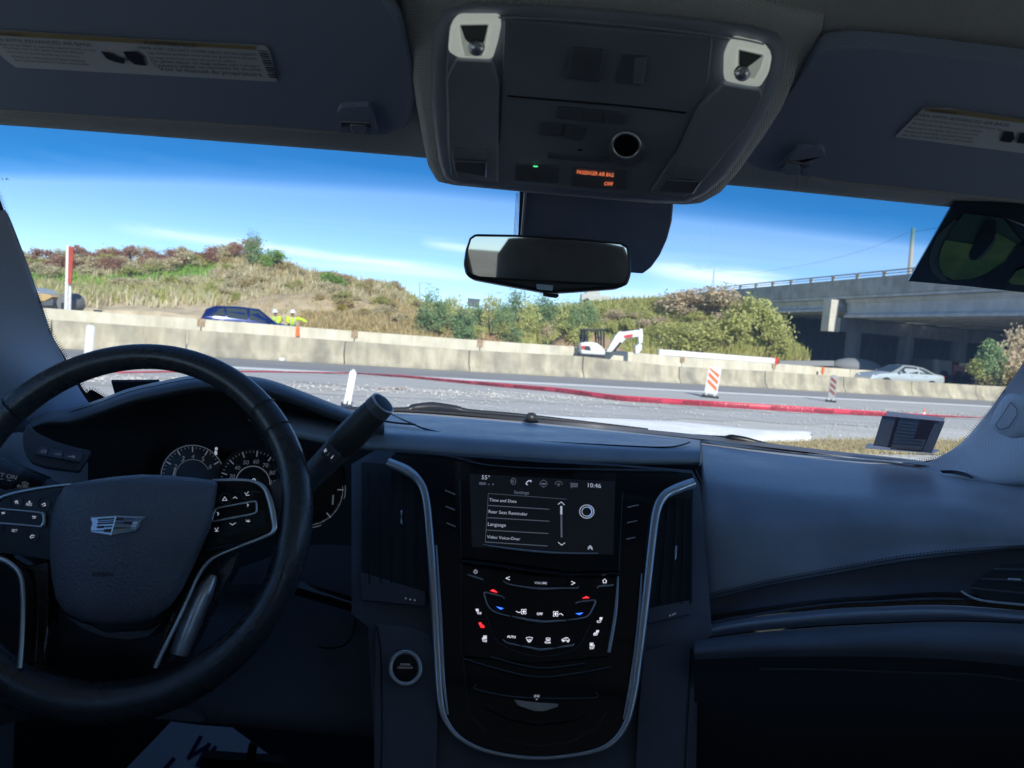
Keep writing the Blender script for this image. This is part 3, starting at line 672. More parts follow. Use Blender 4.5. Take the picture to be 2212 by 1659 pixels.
leaf_mat('dry_grass', [(0.76, 0.61, 0.34), (0.59, 0.46, 0.24), (0.80, 0.71, 0.43), (0.46, 0.40, 0.20)])
leaf_mat('olive', [(0.49, 0.51, 0.19), (0.76, 0.70, 0.30), (0.82, 0.82, 0.42), (0.61, 0.60, 0.23)])
leaf_mat('green', [(0.27, 0.45, 0.11), (0.49, 0.66, 0.19), (0.70, 0.82, 0.29), (0.35, 0.52, 0.14)])
leaf_mat('sumac', [(0.59, 0.30, 0.24), (0.44, 0.38, 0.24), (0.72, 0.51, 0.38), (0.65, 0.22, 0.18), (0.41, 0.33, 0.21)])
leaf_mat('brushy', [(0.61, 0.50, 0.33), (0.78, 0.65, 0.43), (0.46, 0.41, 0.26), (0.80, 0.77, 0.52)])
leaf_mat('bluegreen', [(0.35, 0.51, 0.24), (0.55, 0.70, 0.37), (0.76, 0.82, 0.48), (0.27, 0.35, 0.18)])
leaf_mat('greybrush', [(0.65, 0.57, 0.39), (0.81, 0.70, 0.48), (0.49, 0.44, 0.26), (0.72, 0.58, 0.41)])
leaf_mat('limegreen', [(0.47, 0.54, 0.19), (0.65, 0.72, 0.26), (0.35, 0.44, 0.13), (0.76, 0.72, 0.32)])
leaf_mat('yellow', [(.70, .48, .05), (.55, .42, .08), (.30, .30, .08)])
def blades(name, mt, N, pick, h0, h1, w, seed, label=None):
    r = random.Random(seed); vs = []; fs = []
    for _ in range(N):
        p = pick(r)
        if p is None: continue
        h = r.uniform(h0, h1)
        for k in range(3):
            a = r.uniform(0, 6.28); d = Vector((math.cos(a), math.sin(a), 0)); q = p+Vector((r.uniform(-.2, .2), r.uniform(-.2, .2), 0)); s = Vector((-d.y, d.x, 0))
            tip = q+d*h*r.uniform(.1, .6)+Vector((0, 0, h)); b = len(vs)
            vs += [q-s*w, q+s*w, q.lerp(tip, .55)+s*w*.9, tip, q.lerp(tip, .55)-s*w*.9]; fs.append((b, b+1, b+2, b+3, b+4))
    o = link(name, mesh(name, vs, fs), mt, None, smooth=False); o['kind'] = 'stuff'; return o
def onhill(cond):
    def f(r):
        x = r.uniform(-60, 1740); ff = r.random()**.85*.995; q = hill_at(x, ff)
        y = interp(x, TOE)*(1-ff)+interp(x, SKY)*ff
        return q if cond(x, y+r.uniform(-8, 8), tone(x, y)) else None
    return f
isg = lambda c: c[1] > c[0]*1.25
blades('dry_grass', m_leaf['dry_grass'], 26000, onhill(lambda x, y, c: not isg(c) and x > 470 and not (900 < x < 1290)), .15, .5, .045, 1)
blades('brown_weeds', m_leaf['brushy'], 12000, onhill(lambda x, y, c: not isg(c) and x < 900 and y < 660), .3, .8, .05, 2)
blades('green_grass', m_leaf['green'], 9000, onhill(lambda x, y, c: isg(c) or (x > 1290 and y < 760)), .15, .5, .05, 3)
blades('olive_weeds', m_leaf['olive'], 15000, onhill(lambda x, y, c: x > 880 or (y > 620 and x < 480 and y < 652)), .3, .8, .05, 4)
def onmound(r):
    x = r.uniform(470, 1050); y = r.uniform(640, 732); q = sight(x, y)
    return q if q is not None and q.y < 50 and (x > 860 or (x > 650 and y > 676) or r.random() < .05) and q.z > .1 else None
blades('mound_grass', m_leaf['dry_grass'], 9000, onmound, .10, .35, .03, 8)
blades('verge_grass', m_leaf['dry_grass'], 5000, lambda r: (lambda q: Vector((q.x, q.y, 0)))(G(r.uniform(1650, 2180), r.gauss(966, 6))) , .03, .09, .008, 5)
# ---- shrubs and young trees
def bush_mesh(name, seed, n=900, w=1.0, h=1.0, leaf=.11, clumps=14, stems=5):
    r = random.Random(seed); vs = []; fs = []; cl = []
    for k in range(clumps):
        a = r.uniform(0, 6.28); rr = r.random()**.6*.42*w; z = h*(.25+.75*r.random()**.8); rr *= (1.15-.75*(z/h)**2)
        cl.append((Vector((math.cos(a)*rr, math.sin(a)*rr, z*.88)), r.uniform(.10, .24)*w))
    for _ in range(n):
        c, s = r.choice(cl); p = c+Vector((r.gauss(0, 1), r.gauss(0, 1), r.gauss(0, .8)))*s*.55
        if p.z < .02: p.z = abs(p.z)+.02
        d = Vector((r.gauss(0, 1), r.gauss(0, 1), r.gauss(0, 1))).normalized(); e = d.cross(Vector((r.gauss(0, 1), r.gauss(0, 1), r.gauss(0, 1)))).normalized(); L = leaf*r.uniform(.5, 1.3); b = len(vs)
        vs += [p, p+d*L*.5+e*L*.32, p+d*L, p+d*L*.5-e*L*.32]; fs.append((b, b+1, b+2, b+3))
    cr_ = mesh(name, vs, fs); mb = MB()
    for k in range(stems):
        c = r.choice(cl)[0]; mb.tube([Vector((r.uniform(-.04, .04)*w, r.uniform(-.04, .04)*w, -.05)), Vector((c.x*.4, c.y*.4, c.z*.5)), c], [.022*w, .015*w, .006*w], 5)
    st = mesh('trunk', mb.v, mb.f); return cr_, st
m_bark = mat('bark', (.12, .09, .065), .9)
BM = [bush_mesh('crown', 10+i, 1500, leaf=.075) for i in range(4)]
TM = [bush_mesh('crown', 30+i, 1300, w=.86, leaf=.058, clumps=26, stems=8) for i in range(3)]
def plant(name, x, y, D, wpx, hpx, kind, mt, label, cat, group=None, tall=False, rs=0):
    """base where the sight line (x, y) meets the slope, else at distance D"""
    q = P(x, y, D)
    h_ = sight(x, y) if x < 1745 else None
    if h_ is not None: q = h_-Vector((0, 0, .15)); D = q.y
    sc = D/FPX; r = random.Random(int(x*7+y)); src = (TM if tall else BM)[rs % (3 if tall else 4)]
    if label == '':
        label = weed(x, y, wpx, [k for k, v in m_leaf.items() if v == mt][0]); n_ = USED.get(label, 0); USED[label] = n_+1
        if n_: label = ('another ', 'a third ', 'a fourth ', 'a fifth ', 'a sixth ', 'a seventh ')[min(n_-1, 5)]+label
    t = thing(name, label, cat, q, group, r.uniform(0, 6.28)); t.scale = (wpx*sc, wpx*sc, hpx*sc)
    for nm, me, mm in (('crown', src[0], mt), ('trunk', src[1], m_bark)):
        o = bpy.data.objects.new(nm, me); COL.objects.link(o); o.parent = t
        if not me.materials: me.materials.append(mm)
        o.material_slots[0].link = 'OBJECT'; o.material_slots[0].material = mm
    return t
r = random.Random(21)
for i, x in enumerate(range(50, 560, 29)):        # reddish scrub on the skyline of the left hill
    xx = x+r.uniform(-9, 9); plant('shrub', xx, interp(xx, SKY)+3, 60, r.uniform(46, 66), r.uniform(26, 44), 'bush', m_leaf['sumac' if i % 3 else 'brushy'], ORD[i]+' reddish brown scrub bush from the left, on the skyline of the left hill', 'bush', 'reddish brown scrub bushes on the skyline', rs=i)
for i, x in enumerate(range(30, 470, 12)):        # and the band below it
    xx = x+r.uniform(-9, 9); y = interp(xx, SKY); D = interp(xx, SKD); gl_ = np.interp(xx, [60, 250, 380, 470], [600, 608, 585, 570])
    plant('shrub', xx, r.uniform(y+8, max(y+14, gl_)), D-1.5, r.uniform(42, 64), r.uniform(24, 40), 'bush', m_leaf[r.choice(('sumac', 'sumac', 'brushy', 'olive', 'brushy'))], '', 'bush', 'reddish brown scrub bushes on the left crest', rs=i)
for i in range(15):
    xx = r.uniform(240, 520); yy = r.uniform(618, 652); plant('shrub', xx, yy, 44+(652-yy)*.25, r.uniform(34, 60), r.uniform(22, 38), 'bush', m_leaf['brushy' if i % 3 else 'olive'], '', 'bush', 'dusty weed clumps on the lower left slope', rs=i)
for i in range(64):
    xx = r.uniform(470, 900); ys = interp(xx, SKY); yt_ = min(ys+78, interp(xx, TOE)-4); plant('shrub', xx, r.uniform(ys+2, max(ys+6, yt_)), interp(xx, SKD)-2, r.uniform(30, 62), r.uniform(14, 30), 'bush', m_leaf[('brushy', 'dry_grass', 'brushy', 'dry_grass', 'olive', 'dry_grass')[i % 6]], '', 'bush', 'dry weed clumps on the middle hill', rs=i)
plant('tree', 545, 578, 63, 64, 80, 'tree', m_leaf['bluegreen'], 'lone green sapling standing above the crest of the left hill', 'tree', tall=True)
plant('shrub', 590, 585, 63, 60, 50, 'b', m_leaf['green'], 'green bush just right of the lone sapling on the crest', 'bush', rs=1)
plant('shrub', 712, 618, 62, 66, 36, 'b', m_leaf['green'], 'wide dark green bush on the right shoulder of the middle hill', 'bush', rs=2)
plant('shrub', 738, 676, 42.8, 34, 24, 'b', m_leaf['yellow'], 'left of two small yellow flowering bushes on the tan mound', 'bush', rs=0)
plant('shrub', 784, 680, 42.8, 28, 20, 'b', m_leaf['yellow'], 'right of two small yellow flowering bushes on the tan mound', 'bush', rs=1)
gx = [925, 950, 975, 1000, 1030, 1060, 1085, 1110, 1140, 1165, 1190, 1215, 1240, 1265]
gt = [618, 640, 632, 655, 650, 628, 645, 622, 640, 630, 645, 640, 650, 645]
for i, (x, yt) in enumerate(zip(gx, gt)):         # grove of young green trees in the middle
    yb = 712+r.uniform(-10, 18)+max(0, (x-1000))*.05; plant('young_tree', x, yb, 60+r.uniform(-3, 3), r.uniform(60, 84), (yb-yt)*1.02, 'tree', m_leaf[('bluegreen', 'bluegreen', 'limegreen')[i % 3]], ORD[i]+' young green tree from the left in the grove under the mirror', 'tree', 'young green trees in the middle grove', tall=True, rs=i)
for i in range(26):
    xx = r.uniform(905, 1300); yy = r.uniform(700, 742)+(xx-1000)*.03; plant('shrub', xx, yy, 55+r.uniform(-2, 2), r.uniform(40, 66), r.uniform(28, 50), 'b', m_leaf[('limegreen', 'olive', 'bluegreen', 'greybrush')[i % 4]], '', 'bush', 'undergrowth bushes below the middle grove', rs=i)
for i in range(40):
    xx = r.uniform(1290, 1600); yy = r.uniform(668, 755); plant('shrub', xx, yy, 52+(755-yy)*.12, r.uniform(36, 66), r.uniform(26, 46), 'b', m_leaf[('olive', 'greybrush', 'limegreen', 'olive')[i % 4]], '', 'bush', 'weed bushes on the slope left of the overpass', rs=i)
CL_ = ['upper left', 'upper right', 'middle left', 'upper', 'lower', 'rightmost low', 'lowest middle', 'lowest left']
for i, (x, yb, w, h, mt_) in enumerate(((1480, 690, 130, 70, 'greybrush'), (1545, 704, 140, 88, 'greybrush'), (1570, 760, 130, 100, 'olive'), (1618, 722, 110, 88, 'limegreen'), (1650, 756, 110, 100, 'limegreen'), (1672, 778, 70, 76, 'olive'), (1520, 770, 120, 80, 'olive'), (1455, 760, 100, 70, 'olive'))):
    plant('large_shrub', x, yb, 50, w, h, 'b', m_leaf[mt_], CL_[i]+(' large greyish brown shrub on the slope left of the overpass' if mt_ == 'greybrush' else (' large yellow green shrub against the dark overpass' if mt_ == 'limegreen' else ' large olive shrub on the slope left of the overpass')), 'bush', {'greybrush': 'greyish brown shrubs by the overpass', 'limegreen': 'bright green shrubs by the overpass', 'olive': 'olive shrubs by the overpass'}[mt_], rs=i)
for i, (x, yb, w, h, mt_) in enumerate(((2128, 842, 80, 112, 'bluegreen'), (2190, 850, 110, 140, 'greybrush'), (2240, 855, 130, 150, 'greybrush'), (2165, 852, 90, 60, 'dry_grass'), (2105, 838, 60, 66, 'olive'), (2290, 860, 160, 150, 'brushy'))):
    plant('roadside_shrub', x, yb, 41, w, h, 'b', m_leaf[mt_], ORD[i]+' shrub from the left in the sunlit clump right of the overpass', 'bush', 'shrubs right of the overpass', rs=i)
q = r3(1900, 940); vs = [P(2080, 835, 56), P(2330, 850, 52), P(2400, 800, 75), P(2090, 800, 75)]
o = link('embankment', mesh('embankment', vs, [(0, 1, 2, 3)]), m_soil, None, False); o['kind'] = 'structure'
# ---- concrete overpass
m_br = conc('bridge_concrete', (.40, .39, .36), (.58, .56, .51), .5, .5); m_brd = conc('bridge_girder', (.50, .52, .54), (.62, .64, .65), .3, .4)
BA, BB = Vector((26.9, 62, 0)), Vector((29.5, 50, 0)); BD = (BB-BA).normalized(); BNn = Vector((-BD.y, BD.x, 0)); BNn = BNn if BNn.x > 0 else -BNn   # away from us
def bp(s, w, z): return BA+BD*s+BNn*w+Vector((0, 0, z))
def bbox(mb, s0, s1, w0, w1, z0, z1, dz=0):
    vs = [bp(s, w, z+(dz*s)) for s in (s0, s1) for w in (w0, w1) for z in (z0, z1)]
    return mb.add(vs, [(0, 1, 3, 2), (4, 6, 7, 5), (0, 4, 5, 1), (2, 3, 7, 6), (0, 2, 6, 4), (1, 5, 7, 3)])
br = thing('overpass', 'concrete highway overpass with a railing crossing above the road at right', 'bridge', BA)
SX0, SX1 = -26, 34
mb = MB(); bbox(mb, SX0, SX1, .0, .35, 7.15, 8.3); bbox(mb, SX0, SX1, .0, .5, 6.95, 7.15); mb.build('parapet', m_br, br, False)
mb = MB(); bbox(mb, SX0, SX1, .08, .46, 6.72, 6.93); mb.build('deck_edge', m_brd, br, False)
mb = MB(); bbox(mb, SX0, SX1, .5, 26, 6.72, 7.15); mb.build('deck', m_br, br, False)  # unseen width added so little light gets in below
for k in range(11):
    w = .55+k*2.35
    mb = MB(); prof = [(w+.0, 6.70), (w+.9, 6.70), (w+.9, 6.5), (w+.6, 6.3), (w+.6, 5.55), (w+.95, 5.35), (w+.95, 5.15), (w-.05, 5.15), (w-.05, 5.35), (w+.25, 5.55), (w+.25, 6.3), (w, 6.5)]
    for s0, s1, dz in ((1.2, SX1, 0), (SX0, .6, .55)):
        v_ = [bp(s, a, b+(dz if b < 6 else 0)) for s in (s0, s1) for a, b in prof]; n = len(prof)
        mb.add(v_, [tuple(range(n)), tuple(range(2*n-1, n-1, -1))]+[(i, n+i, n+(i+1) % n, (i+1) % n) for i in range(n)])
    mb.build('girder', m_brd, br, False)
mb = MB(); bbox(mb, SX0, SX1, 26.1, 26.5, 5.3, 8.3); mb.build('parapet', m_br, br, False)
m_cd = conc('shaded_concrete', (.12, .125, .14), (.20, .205, .22), .3)  # shade under the deck put into the colour of cap and piers
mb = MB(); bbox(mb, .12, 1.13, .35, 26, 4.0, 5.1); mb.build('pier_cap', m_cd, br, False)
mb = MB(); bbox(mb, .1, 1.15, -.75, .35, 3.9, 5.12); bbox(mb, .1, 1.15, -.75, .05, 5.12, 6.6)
mb.build('pier_cap', conc('lit_cap_concrete', (.56, .53, .46), (.68, .65, .57), .2), br, False, bevel=.03)  # cap end coloured paler, sunlight put into its tone
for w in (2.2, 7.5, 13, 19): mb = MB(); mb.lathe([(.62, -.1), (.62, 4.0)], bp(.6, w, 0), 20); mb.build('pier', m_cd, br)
for s in np.arange(SX0+1, SX1, 3.1): mb = MB(); mb.box(bp(s, .17, 8.45), (.22, .22, .34)); mb.box(bp(s, .17, 8.62), (.26, .3, .1)); mb.build('rail_post', mat('rail_post', (.45, .44, .41), .7) if 'rail_post' not in bpy.data.materials else bpy.data.materials['rail_post'], br, False)
m_rail = mat('galvanised_rail', (.42, .46, .47), .5, .6)
mb = MB(); mb.tube([bp(SX0, .1, 8.72), bp(SX1, .1, 8.72)], .06, 8); mb.tube([bp(SX0, .1, 8.5), bp(SX1, .1, 8.5)], .035, 8); mb.build('railing', m_rail, br)
m_dk = conc('shaded_abutment', (.10, .105, .11), (.16, .165, .17), .3)  # gloom below the deck coloured into the walls
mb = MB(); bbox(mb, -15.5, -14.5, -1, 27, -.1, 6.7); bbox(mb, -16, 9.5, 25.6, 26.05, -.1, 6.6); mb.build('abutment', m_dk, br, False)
for k, (x, y) in enumerate(((1330, 517), (1480, 531), (1630, 546), (1787, 560))):   # added glowing boxes stand in for daylit gaps between girders
    q = r3(x, y); d = ray(*q); c = C0+d*((5.35-CAMZ)/d.z*1.0); mb = MB(); mb.box(c, (.55, 1.3, .3)); mb.build('gap_glow_box', mat('gap_glow', (.6, .6, .55), emit=(.80, .82, .72), es=.5) if 'gap_glow' not in bpy.data.materials else bpy.data.materials['gap_glow'], br, False)
# construction vehicle and barriers in the shade under the bridge
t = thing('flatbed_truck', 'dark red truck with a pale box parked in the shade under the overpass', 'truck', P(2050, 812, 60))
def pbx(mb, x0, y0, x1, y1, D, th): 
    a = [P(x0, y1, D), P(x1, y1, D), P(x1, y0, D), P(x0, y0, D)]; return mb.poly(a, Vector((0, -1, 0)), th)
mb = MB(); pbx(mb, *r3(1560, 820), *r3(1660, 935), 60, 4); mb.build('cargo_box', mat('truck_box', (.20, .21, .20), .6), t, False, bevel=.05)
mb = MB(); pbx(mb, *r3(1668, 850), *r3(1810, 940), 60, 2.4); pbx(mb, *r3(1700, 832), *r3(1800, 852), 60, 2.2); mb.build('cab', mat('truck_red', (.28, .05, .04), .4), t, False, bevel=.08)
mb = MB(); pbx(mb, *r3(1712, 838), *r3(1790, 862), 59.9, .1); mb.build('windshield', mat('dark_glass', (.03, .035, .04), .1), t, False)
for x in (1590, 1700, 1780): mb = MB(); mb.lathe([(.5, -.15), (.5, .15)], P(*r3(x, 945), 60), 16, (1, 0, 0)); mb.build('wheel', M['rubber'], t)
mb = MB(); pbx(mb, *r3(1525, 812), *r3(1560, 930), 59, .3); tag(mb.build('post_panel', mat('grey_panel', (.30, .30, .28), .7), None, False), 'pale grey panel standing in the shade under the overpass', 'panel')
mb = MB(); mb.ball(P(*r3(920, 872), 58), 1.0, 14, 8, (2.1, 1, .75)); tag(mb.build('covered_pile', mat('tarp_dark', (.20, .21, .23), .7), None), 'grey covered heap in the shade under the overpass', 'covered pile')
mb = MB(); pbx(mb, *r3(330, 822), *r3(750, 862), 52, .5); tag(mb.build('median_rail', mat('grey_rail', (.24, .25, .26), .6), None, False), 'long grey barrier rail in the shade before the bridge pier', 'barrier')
# ================================================================== vehicles, people and machines outside
def frame_at(p, az):
    a = rad(az); f = Vector((math.sin(a), math.cos(a), 0)); l = Vector((-f.y, f.x, 0)); m = Matrix((f, l, Vector((0, 0, 1)))).transposed().to_4x4(); m.translation = p; return m
def make_car(p, az, paint, label, ST, wins, wb, L, extras=None, rr=.34):
    """ST stations: x, z_low, z_belt, z_top, hw_low, hw_belt, hw_top"""
    t = thing('parked_car' if 'blue' in label else 'car', label, 'car'); t.matrix_basis = frame_at(p, az)
    def ch(n, mb, mt, **k): o = mb.build(n, mt, None, **k); o.parent = t; return o
    def ring(s):
        x, zl, zb, zt, hl, hb, ht = s; q = [(hl*.92, zl), (hl, zl+.12), (hb+.02, zl+(zb-zl)*.62), (hb, zb), (hb-(hb-ht)*.5-.0, zb+(zt-zb)*.55), (ht, zt-.05*(zt > zb+.1)), (ht*.82, zt), (0, zt+.015)]
        return [(x, y, z) for y, z in q]+[(x, -y, z) for y, z in reversed(q[:-1])]
    mb = MB(); R = [ring(s) for s in ST]; n = len(R[0]); vs = [v for r_ in R for v in r_]
    fs = [(i*n+j, i*n+j+1, (i+1)*n+j+1, (i+1)*n+j) for i in range(len(R)-1) for j in range(n-1)]+[((i+1)*n, (i+1)*n+n-1, i*n+n-1, i*n) for i in range(len(R)-1)]
    fs += [tuple(range(n)), tuple(range(len(vs)-1, len(vs)-n-1, -1))]
    mb.add(vs, fs); ch('body', mb, paint, auto=28, bevel=.012)
    xs_ = [s[0] for s in ST]
    def sp(x, tt, o=.014):
        g = lambda k: float(np.interp(x, xs_, [s[k] for s in ST])); zb, zt, hb, ht = g(2), g(3), g(5), g(6)
        return Vector((x, hb+(ht-hb)*tt+o, zb+(zt-zb)*tt))
    gl = bpy.data.materials.get('car_glass') or mat('car_glass', (.05, .065, .06), .06)
    for w in wins['side']:
        for sgn in (1, -1):
            N = len(w); v_ = [sp(*q) for q in w]; v_ = [Vector((v.x, v.y*sgn, v.z)) for v in v_]; mb = MB(); mb.add(v_, [tuple(range(N))]); ch('side_window', mb, gl, smooth=False, fix=False)
    for nm in ('windshield', 'rear_window'):
        (xa, za, ha), (xb, zb, hb) = wins[nm]; mb = MB(); mb.add([(xa, -ha, za), (xa, ha, za), (xb, hb, zb), (xb, -hb, zb)], [(0, 1, 2, 3)]); ch(nm, mb, gl, smooth=False, fix=False)
    rim = bpy.data.materials.get('alloy') or mat('alloy', (.5, .5, .52), .3, .9)
    for x in (wb[0], wb[1]):
        for s in (1, -1):
            mb = MB(); mb.lathe([(rr*.6, -.11), (rr*.95, -.11), (rr, -.07), (rr, .07), (rr*.95, .11), (rr*.6, .11)], (x, s*(ST[2][5]-.06), rr), 20, (0, 1, 0)); w_ = ch('wheel', mb, M['rubber'])
            mb = MB(); mb.lathe([(rr*.58, -.10), (rr*.58, .10), (rr*.2, .118)], (x, s*(ST[2][5]-.06), rr), 14, (0, s, 0)); o = mb.build('rim', rim, None); o.parent = w_
    for s in (1, -1):
        mb = MB(); mb.ball((wins['mirror'][0], s*(ST[2][5]+.13), wins['mirror'][1]), .1, 8, 6, (.7, 1, .7)); ch('side_mirror', mb, paint)
        for x in wins['handles']: q = sp(x, -.0, .02); mb = MB(); mb.box((x, s*(q.y+.012), q.z-.09), (.2, .03, .035)); ch('door_handle', mb, M['chrome'])
        for nm, (x, z, y, sz), mm in wins['lamps']:
            mb = MB(); mb.box((x, s*y, z), sz); ch(nm, mb, mm, bevel=.03)
    return t
pb = mat('blue_paint', (.008, .022, .14), .22, .3, coat=.6); ps = mat('silver_paint', (.62, .67, .67), .28, .35, coat=.5)
tl = mat('tail_lamp', (.6, .02, .03), .2, coat=.5); hl_ = mat('head_lamp', (.75, .77, .8), .1)
q = P(433, 690, 33.6); zr = P(520, 664, 35).z
make_car(Vector((q.x+DU.x*2.25, q.y+DU.y*2.25, zr-1.60)), 68, pb, 'dark blue hatchback with its tail to the left, behind the far barrier beside two workers',
    [(-2.25, .45, .80, .82, .75, .80, .70), (-2.18, .30, 1.0, 1.02, .82, .86, .76), (-2.0, .25, 1.05, 1.40, .86, .89, .60), (-1.6, .22, 1.04, 1.57, .88, .91, .62), (-.6, .20, 1.0, 1.62, .88, .92, .64), (.3, .20, .97, 1.58, .88, .92, .63), (1.1, .20, .95, 1.0, .88, .91, .66), (1.9, .25, .84, .88, .84, .87, .62), (2.25, .35, .62, .66, .72, .74, .55)],
    dict(side=[[(-1.78, .12), (-1.72, .55), (-1.25, .86), (-1.15, .10)], [(-1.08, .08), (-1.15, .86), (-.25, .88), (-.18, .08)], [(-.08, .08), (-.12, .88), (.32, .84), (.80, .30), (.86, .10)]],
         windshield=[(1.12, 1.02, .70), (.34, 1.585, .60)], rear_window=[(-2.205, 1.06, .66), (-2.03, 1.40, .56)], mirror=(.72, 1.05), handles=(-.35, -1.3),
         lamps=[('tail_lamp', (-2.12, .92, .72, (.22, .26, .14)), tl), ('head_lamp', (2.02, .72, .62, (.3, .3, .14)), hl_)]), (-1.35, 1.35), 4.5)
q = P(2018, 820, 41.8); zr = P(1935, 787, 41).z; hd = Vector((math.sin(rad(260)), math.cos(rad(260)), 0))
make_car(Vector((q.x+hd.x*2.35, q.y+hd.y*2.35, zr-1.44)), 260, ps, 'pale silver sedan driving left behind the near barrier, in front of the overpass',
    [(-2.35, .40, .82, .86, .72, .78, .66), (-2.2, .28, .98, 1.02, .82, .86, .68), (-1.75, .24, 1.0, 1.08, .86, .89, .64), (-1.15, .22, .98, 1.36, .88, .91, .58), (-.5, .20, .96, 1.43, .88, .92, .60), (.2, .20, .95, 1.42, .88, .92, .60), (1.0, .20, .94, .98, .88, .91, .66), (1.9, .25, .82, .86, .85, .87, .62), (2.35, .38, .60, .64, .70, .74, .55)],
    dict(side=[[(-1.55, .10), (-1.1, .66), (-.72, .84), (-.62, .10)], [(-.52, .08), (-.58, .86), (.12, .88), (.24, .86), (.76, .30), (.84, .10)]],
         windshield=[(1.04, .99, .70), (.24, 1.42, .56)], rear_window=[(-1.78, 1.08, .62), (-1.18, 1.365, .54)], mirror=(.70, 1.0), handles=(-.1, -1.0),
         lamps=[('tail_lamp', (-2.22, .88, .68, (.2, .3, .14)), tl), ('head_lamp', (2.1, .68, .6, (.3, .3, .14)), hl_)]), (-1.45, 1.45), 4.7)
# ---- people: one continuous skinned body each
m_skin = mat('skin', (.45, .27, .19), .6); m_viz = mat('hi_vis_yellow', (.62, .85, .04), .6, emit=None); m_pant = mat('work_trousers', (.05, .06, .09), .8); m_hat = mat('hard_hat', (.85, .86, .86), .3); m_refl = mat('reflective_band', (.65, .67, .66), .4)
def skinned(name, verts, edges, radii, mt, parent, root=0, sub=2):
    me = bpy.data.meshes.new(name); me.from_pydata([tuple(v) for v in verts], edges, []); o = bpy.data.objects.new(name, me); COL.objects.link(o)
    s = o.modifiers.new('skin', 'SKIN'); s.use_smooth_shade = True
    for i, r_ in enumerate(radii): me.skin_vertices[0].data[i].radius = (r_, r_) if not isinstance(r_, tuple) else r_
    me.skin_vertices[0].data[root].use_root = True
    b = o.modifiers.new('sub', 'SUBSURF'); b.levels = sub; b.render_levels = sub
    me.materials.append(mt); o.parent = parent; return o
def person(p, az, label, lean, armL, armR, hd_off):
    t = thing('person', label, 'person', group='workers beside the blue hatchback'); t.matrix_basis = frame_at(p, az)
    ln = lambda z: lean*max(0, z-.95)
    sh = 1.42; V = [(0, 0, .98), (ln(1.2), 0, 1.2), (ln(sh), 0, sh), (ln(1.52)+.02, 0, 1.50), (ln(1.6)+hd_off, 0, 1.61), (ln(1.7)+hd_off+.01, 0, 1.70),
        (0, .1, .93), (.02, .12, .50), (-.02, .13, .08), (.14, .14, .04), (0, -.1, .93), (.06, -.12, .50), (0, -.13, .08), (.16, -.14, .04),
        (ln(sh), .19, sh-.02), *[tuple(a) for a in armL], (ln(sh), -.19, sh-.02), *[tuple(a) for a in armR]]
    E = [(0, 1), (1, 2), (2, 3), (3, 4), (4, 5), (0, 6), (6, 7), (7, 8), (8, 9), (0, 10), (10, 11), (11, 12), (12, 13), (2, 14), (14, 15), (15, 16), (16, 17), (2, 18), (18, 19), (19, 20), (20, 21)]
    Rr = [.14, .14, .13, .06, .085, .085, .10, .07, .045, .04, .10, .07, .045, .04, .075, .05, .037, .03, .075, .05, .037, .03]
    body = skinned('body', V, E, Rr, m_skin, t)
    skinned('jacket', [V[0], V[1], V[2], V[14], V[15], V[16], V[18], V[19], V[20]], [(0, 1), (1, 2), (2, 3), (3, 4), (4, 5), (2, 6), (6, 7), (7, 8)], [(.2, .17), (.2, .16), (.19, .15), .11, .085, .065, .11, .085, .065], m_viz, t)
    skinned('trousers', [V[0], V[6], V[7], V[8], V[10], V[11], V[12]], [(0, 1), (1, 2), (2, 3), (0, 4), (4, 5), (5, 6)], [.165, .12, .095, .07, .12, .095, .07], m_pant, t)
    mb = MB(); c = V[5]; mb.lathe([(.165, 0), (.16, .015), (.128, .02), (.125, .06), (.10, .115), (.055, .145), (.0, .152)], (c[0], c[1], c[2]-.01), 18, (.12+lean*.5, 0, 1)); o = mb.build('hard_hat', m_hat, None); o.parent = t
    for s in (.1, -.1): mb = MB(); mb.tube([(ln(1.0)+.155, s, 1.02), (ln(1.25)+.16, s, 1.25), (ln(1.42)+.12, s, 1.44)], .024, 6); o = mb.build('reflective_band', m_refl, None); o.parent = t
    return t
person(Vector((P(602, 690, 37.4).x, 37.4, P(602, 669, 37.4).z-1.82)), 200, 'left of two workers in yellow hi-vis jackets and white hard hats, head bent', .35, [(.25, .26, 1.2), (.42, .18, 1.12), (.48, .16, 1.1)], [(.22, -.26, 1.2), (.40, -.12, 1.1), (.46, -.1, 1.08)], .06)
person(Vector((P(631, 690, 37.2).x, 37.2, P(631, 669, 37.2).z-1.82)), 160, 'right of two workers in yellow hi-vis jackets and white hard hats, arm stretched out', .30, [(.12, .52, 1.34), (.2, .74, 1.22), (.22, .82, 1.18)], [(.25, -.26, 1.2), (.42, -.14, 1.12), (.48, -.12, 1.1)], .05)
# ---- mini excavator
ED = 37.0
t = thing('mini_excavator', 'small white excavator with a black canopy frame and folded arm behind the far barrier', 'excavator', Vector((P(1320, 760, ED).x, ED, 0)))
m_ex = mat('excavator_white', (.80, .80, .79), .35, coat=.3); m_exb = mat('excavator_black', (.03, .032, .035), .5); m_exr = mat('excavator_red', (.65, .04, .04), .4)
def exq(*pts): return [P(*r2(x, y), ED) for x, y in pts]
def expoly(n, pts, w0, w1, mt, bev=.04):
    q = [p+Vector((0, w0, 0)) for p in exq(*pts)]; mb = MB(); mb.poly(q, Vector((0, -1, 0)), w1-w0); return mb.build(n, mt, t, bevel=bev)
expoly('engine_cover', [(1368, 600), (1440, 594), (1500, 604), (1545, 640), (1562, 668), (1562, 700), (1372, 690)], -.75, .75, m_ex, .08)
expoly('side_grille', [(1400, 625), (1440, 628), (1450, 662), (1395, 655)], -.78, -.74, m_exb, .01)
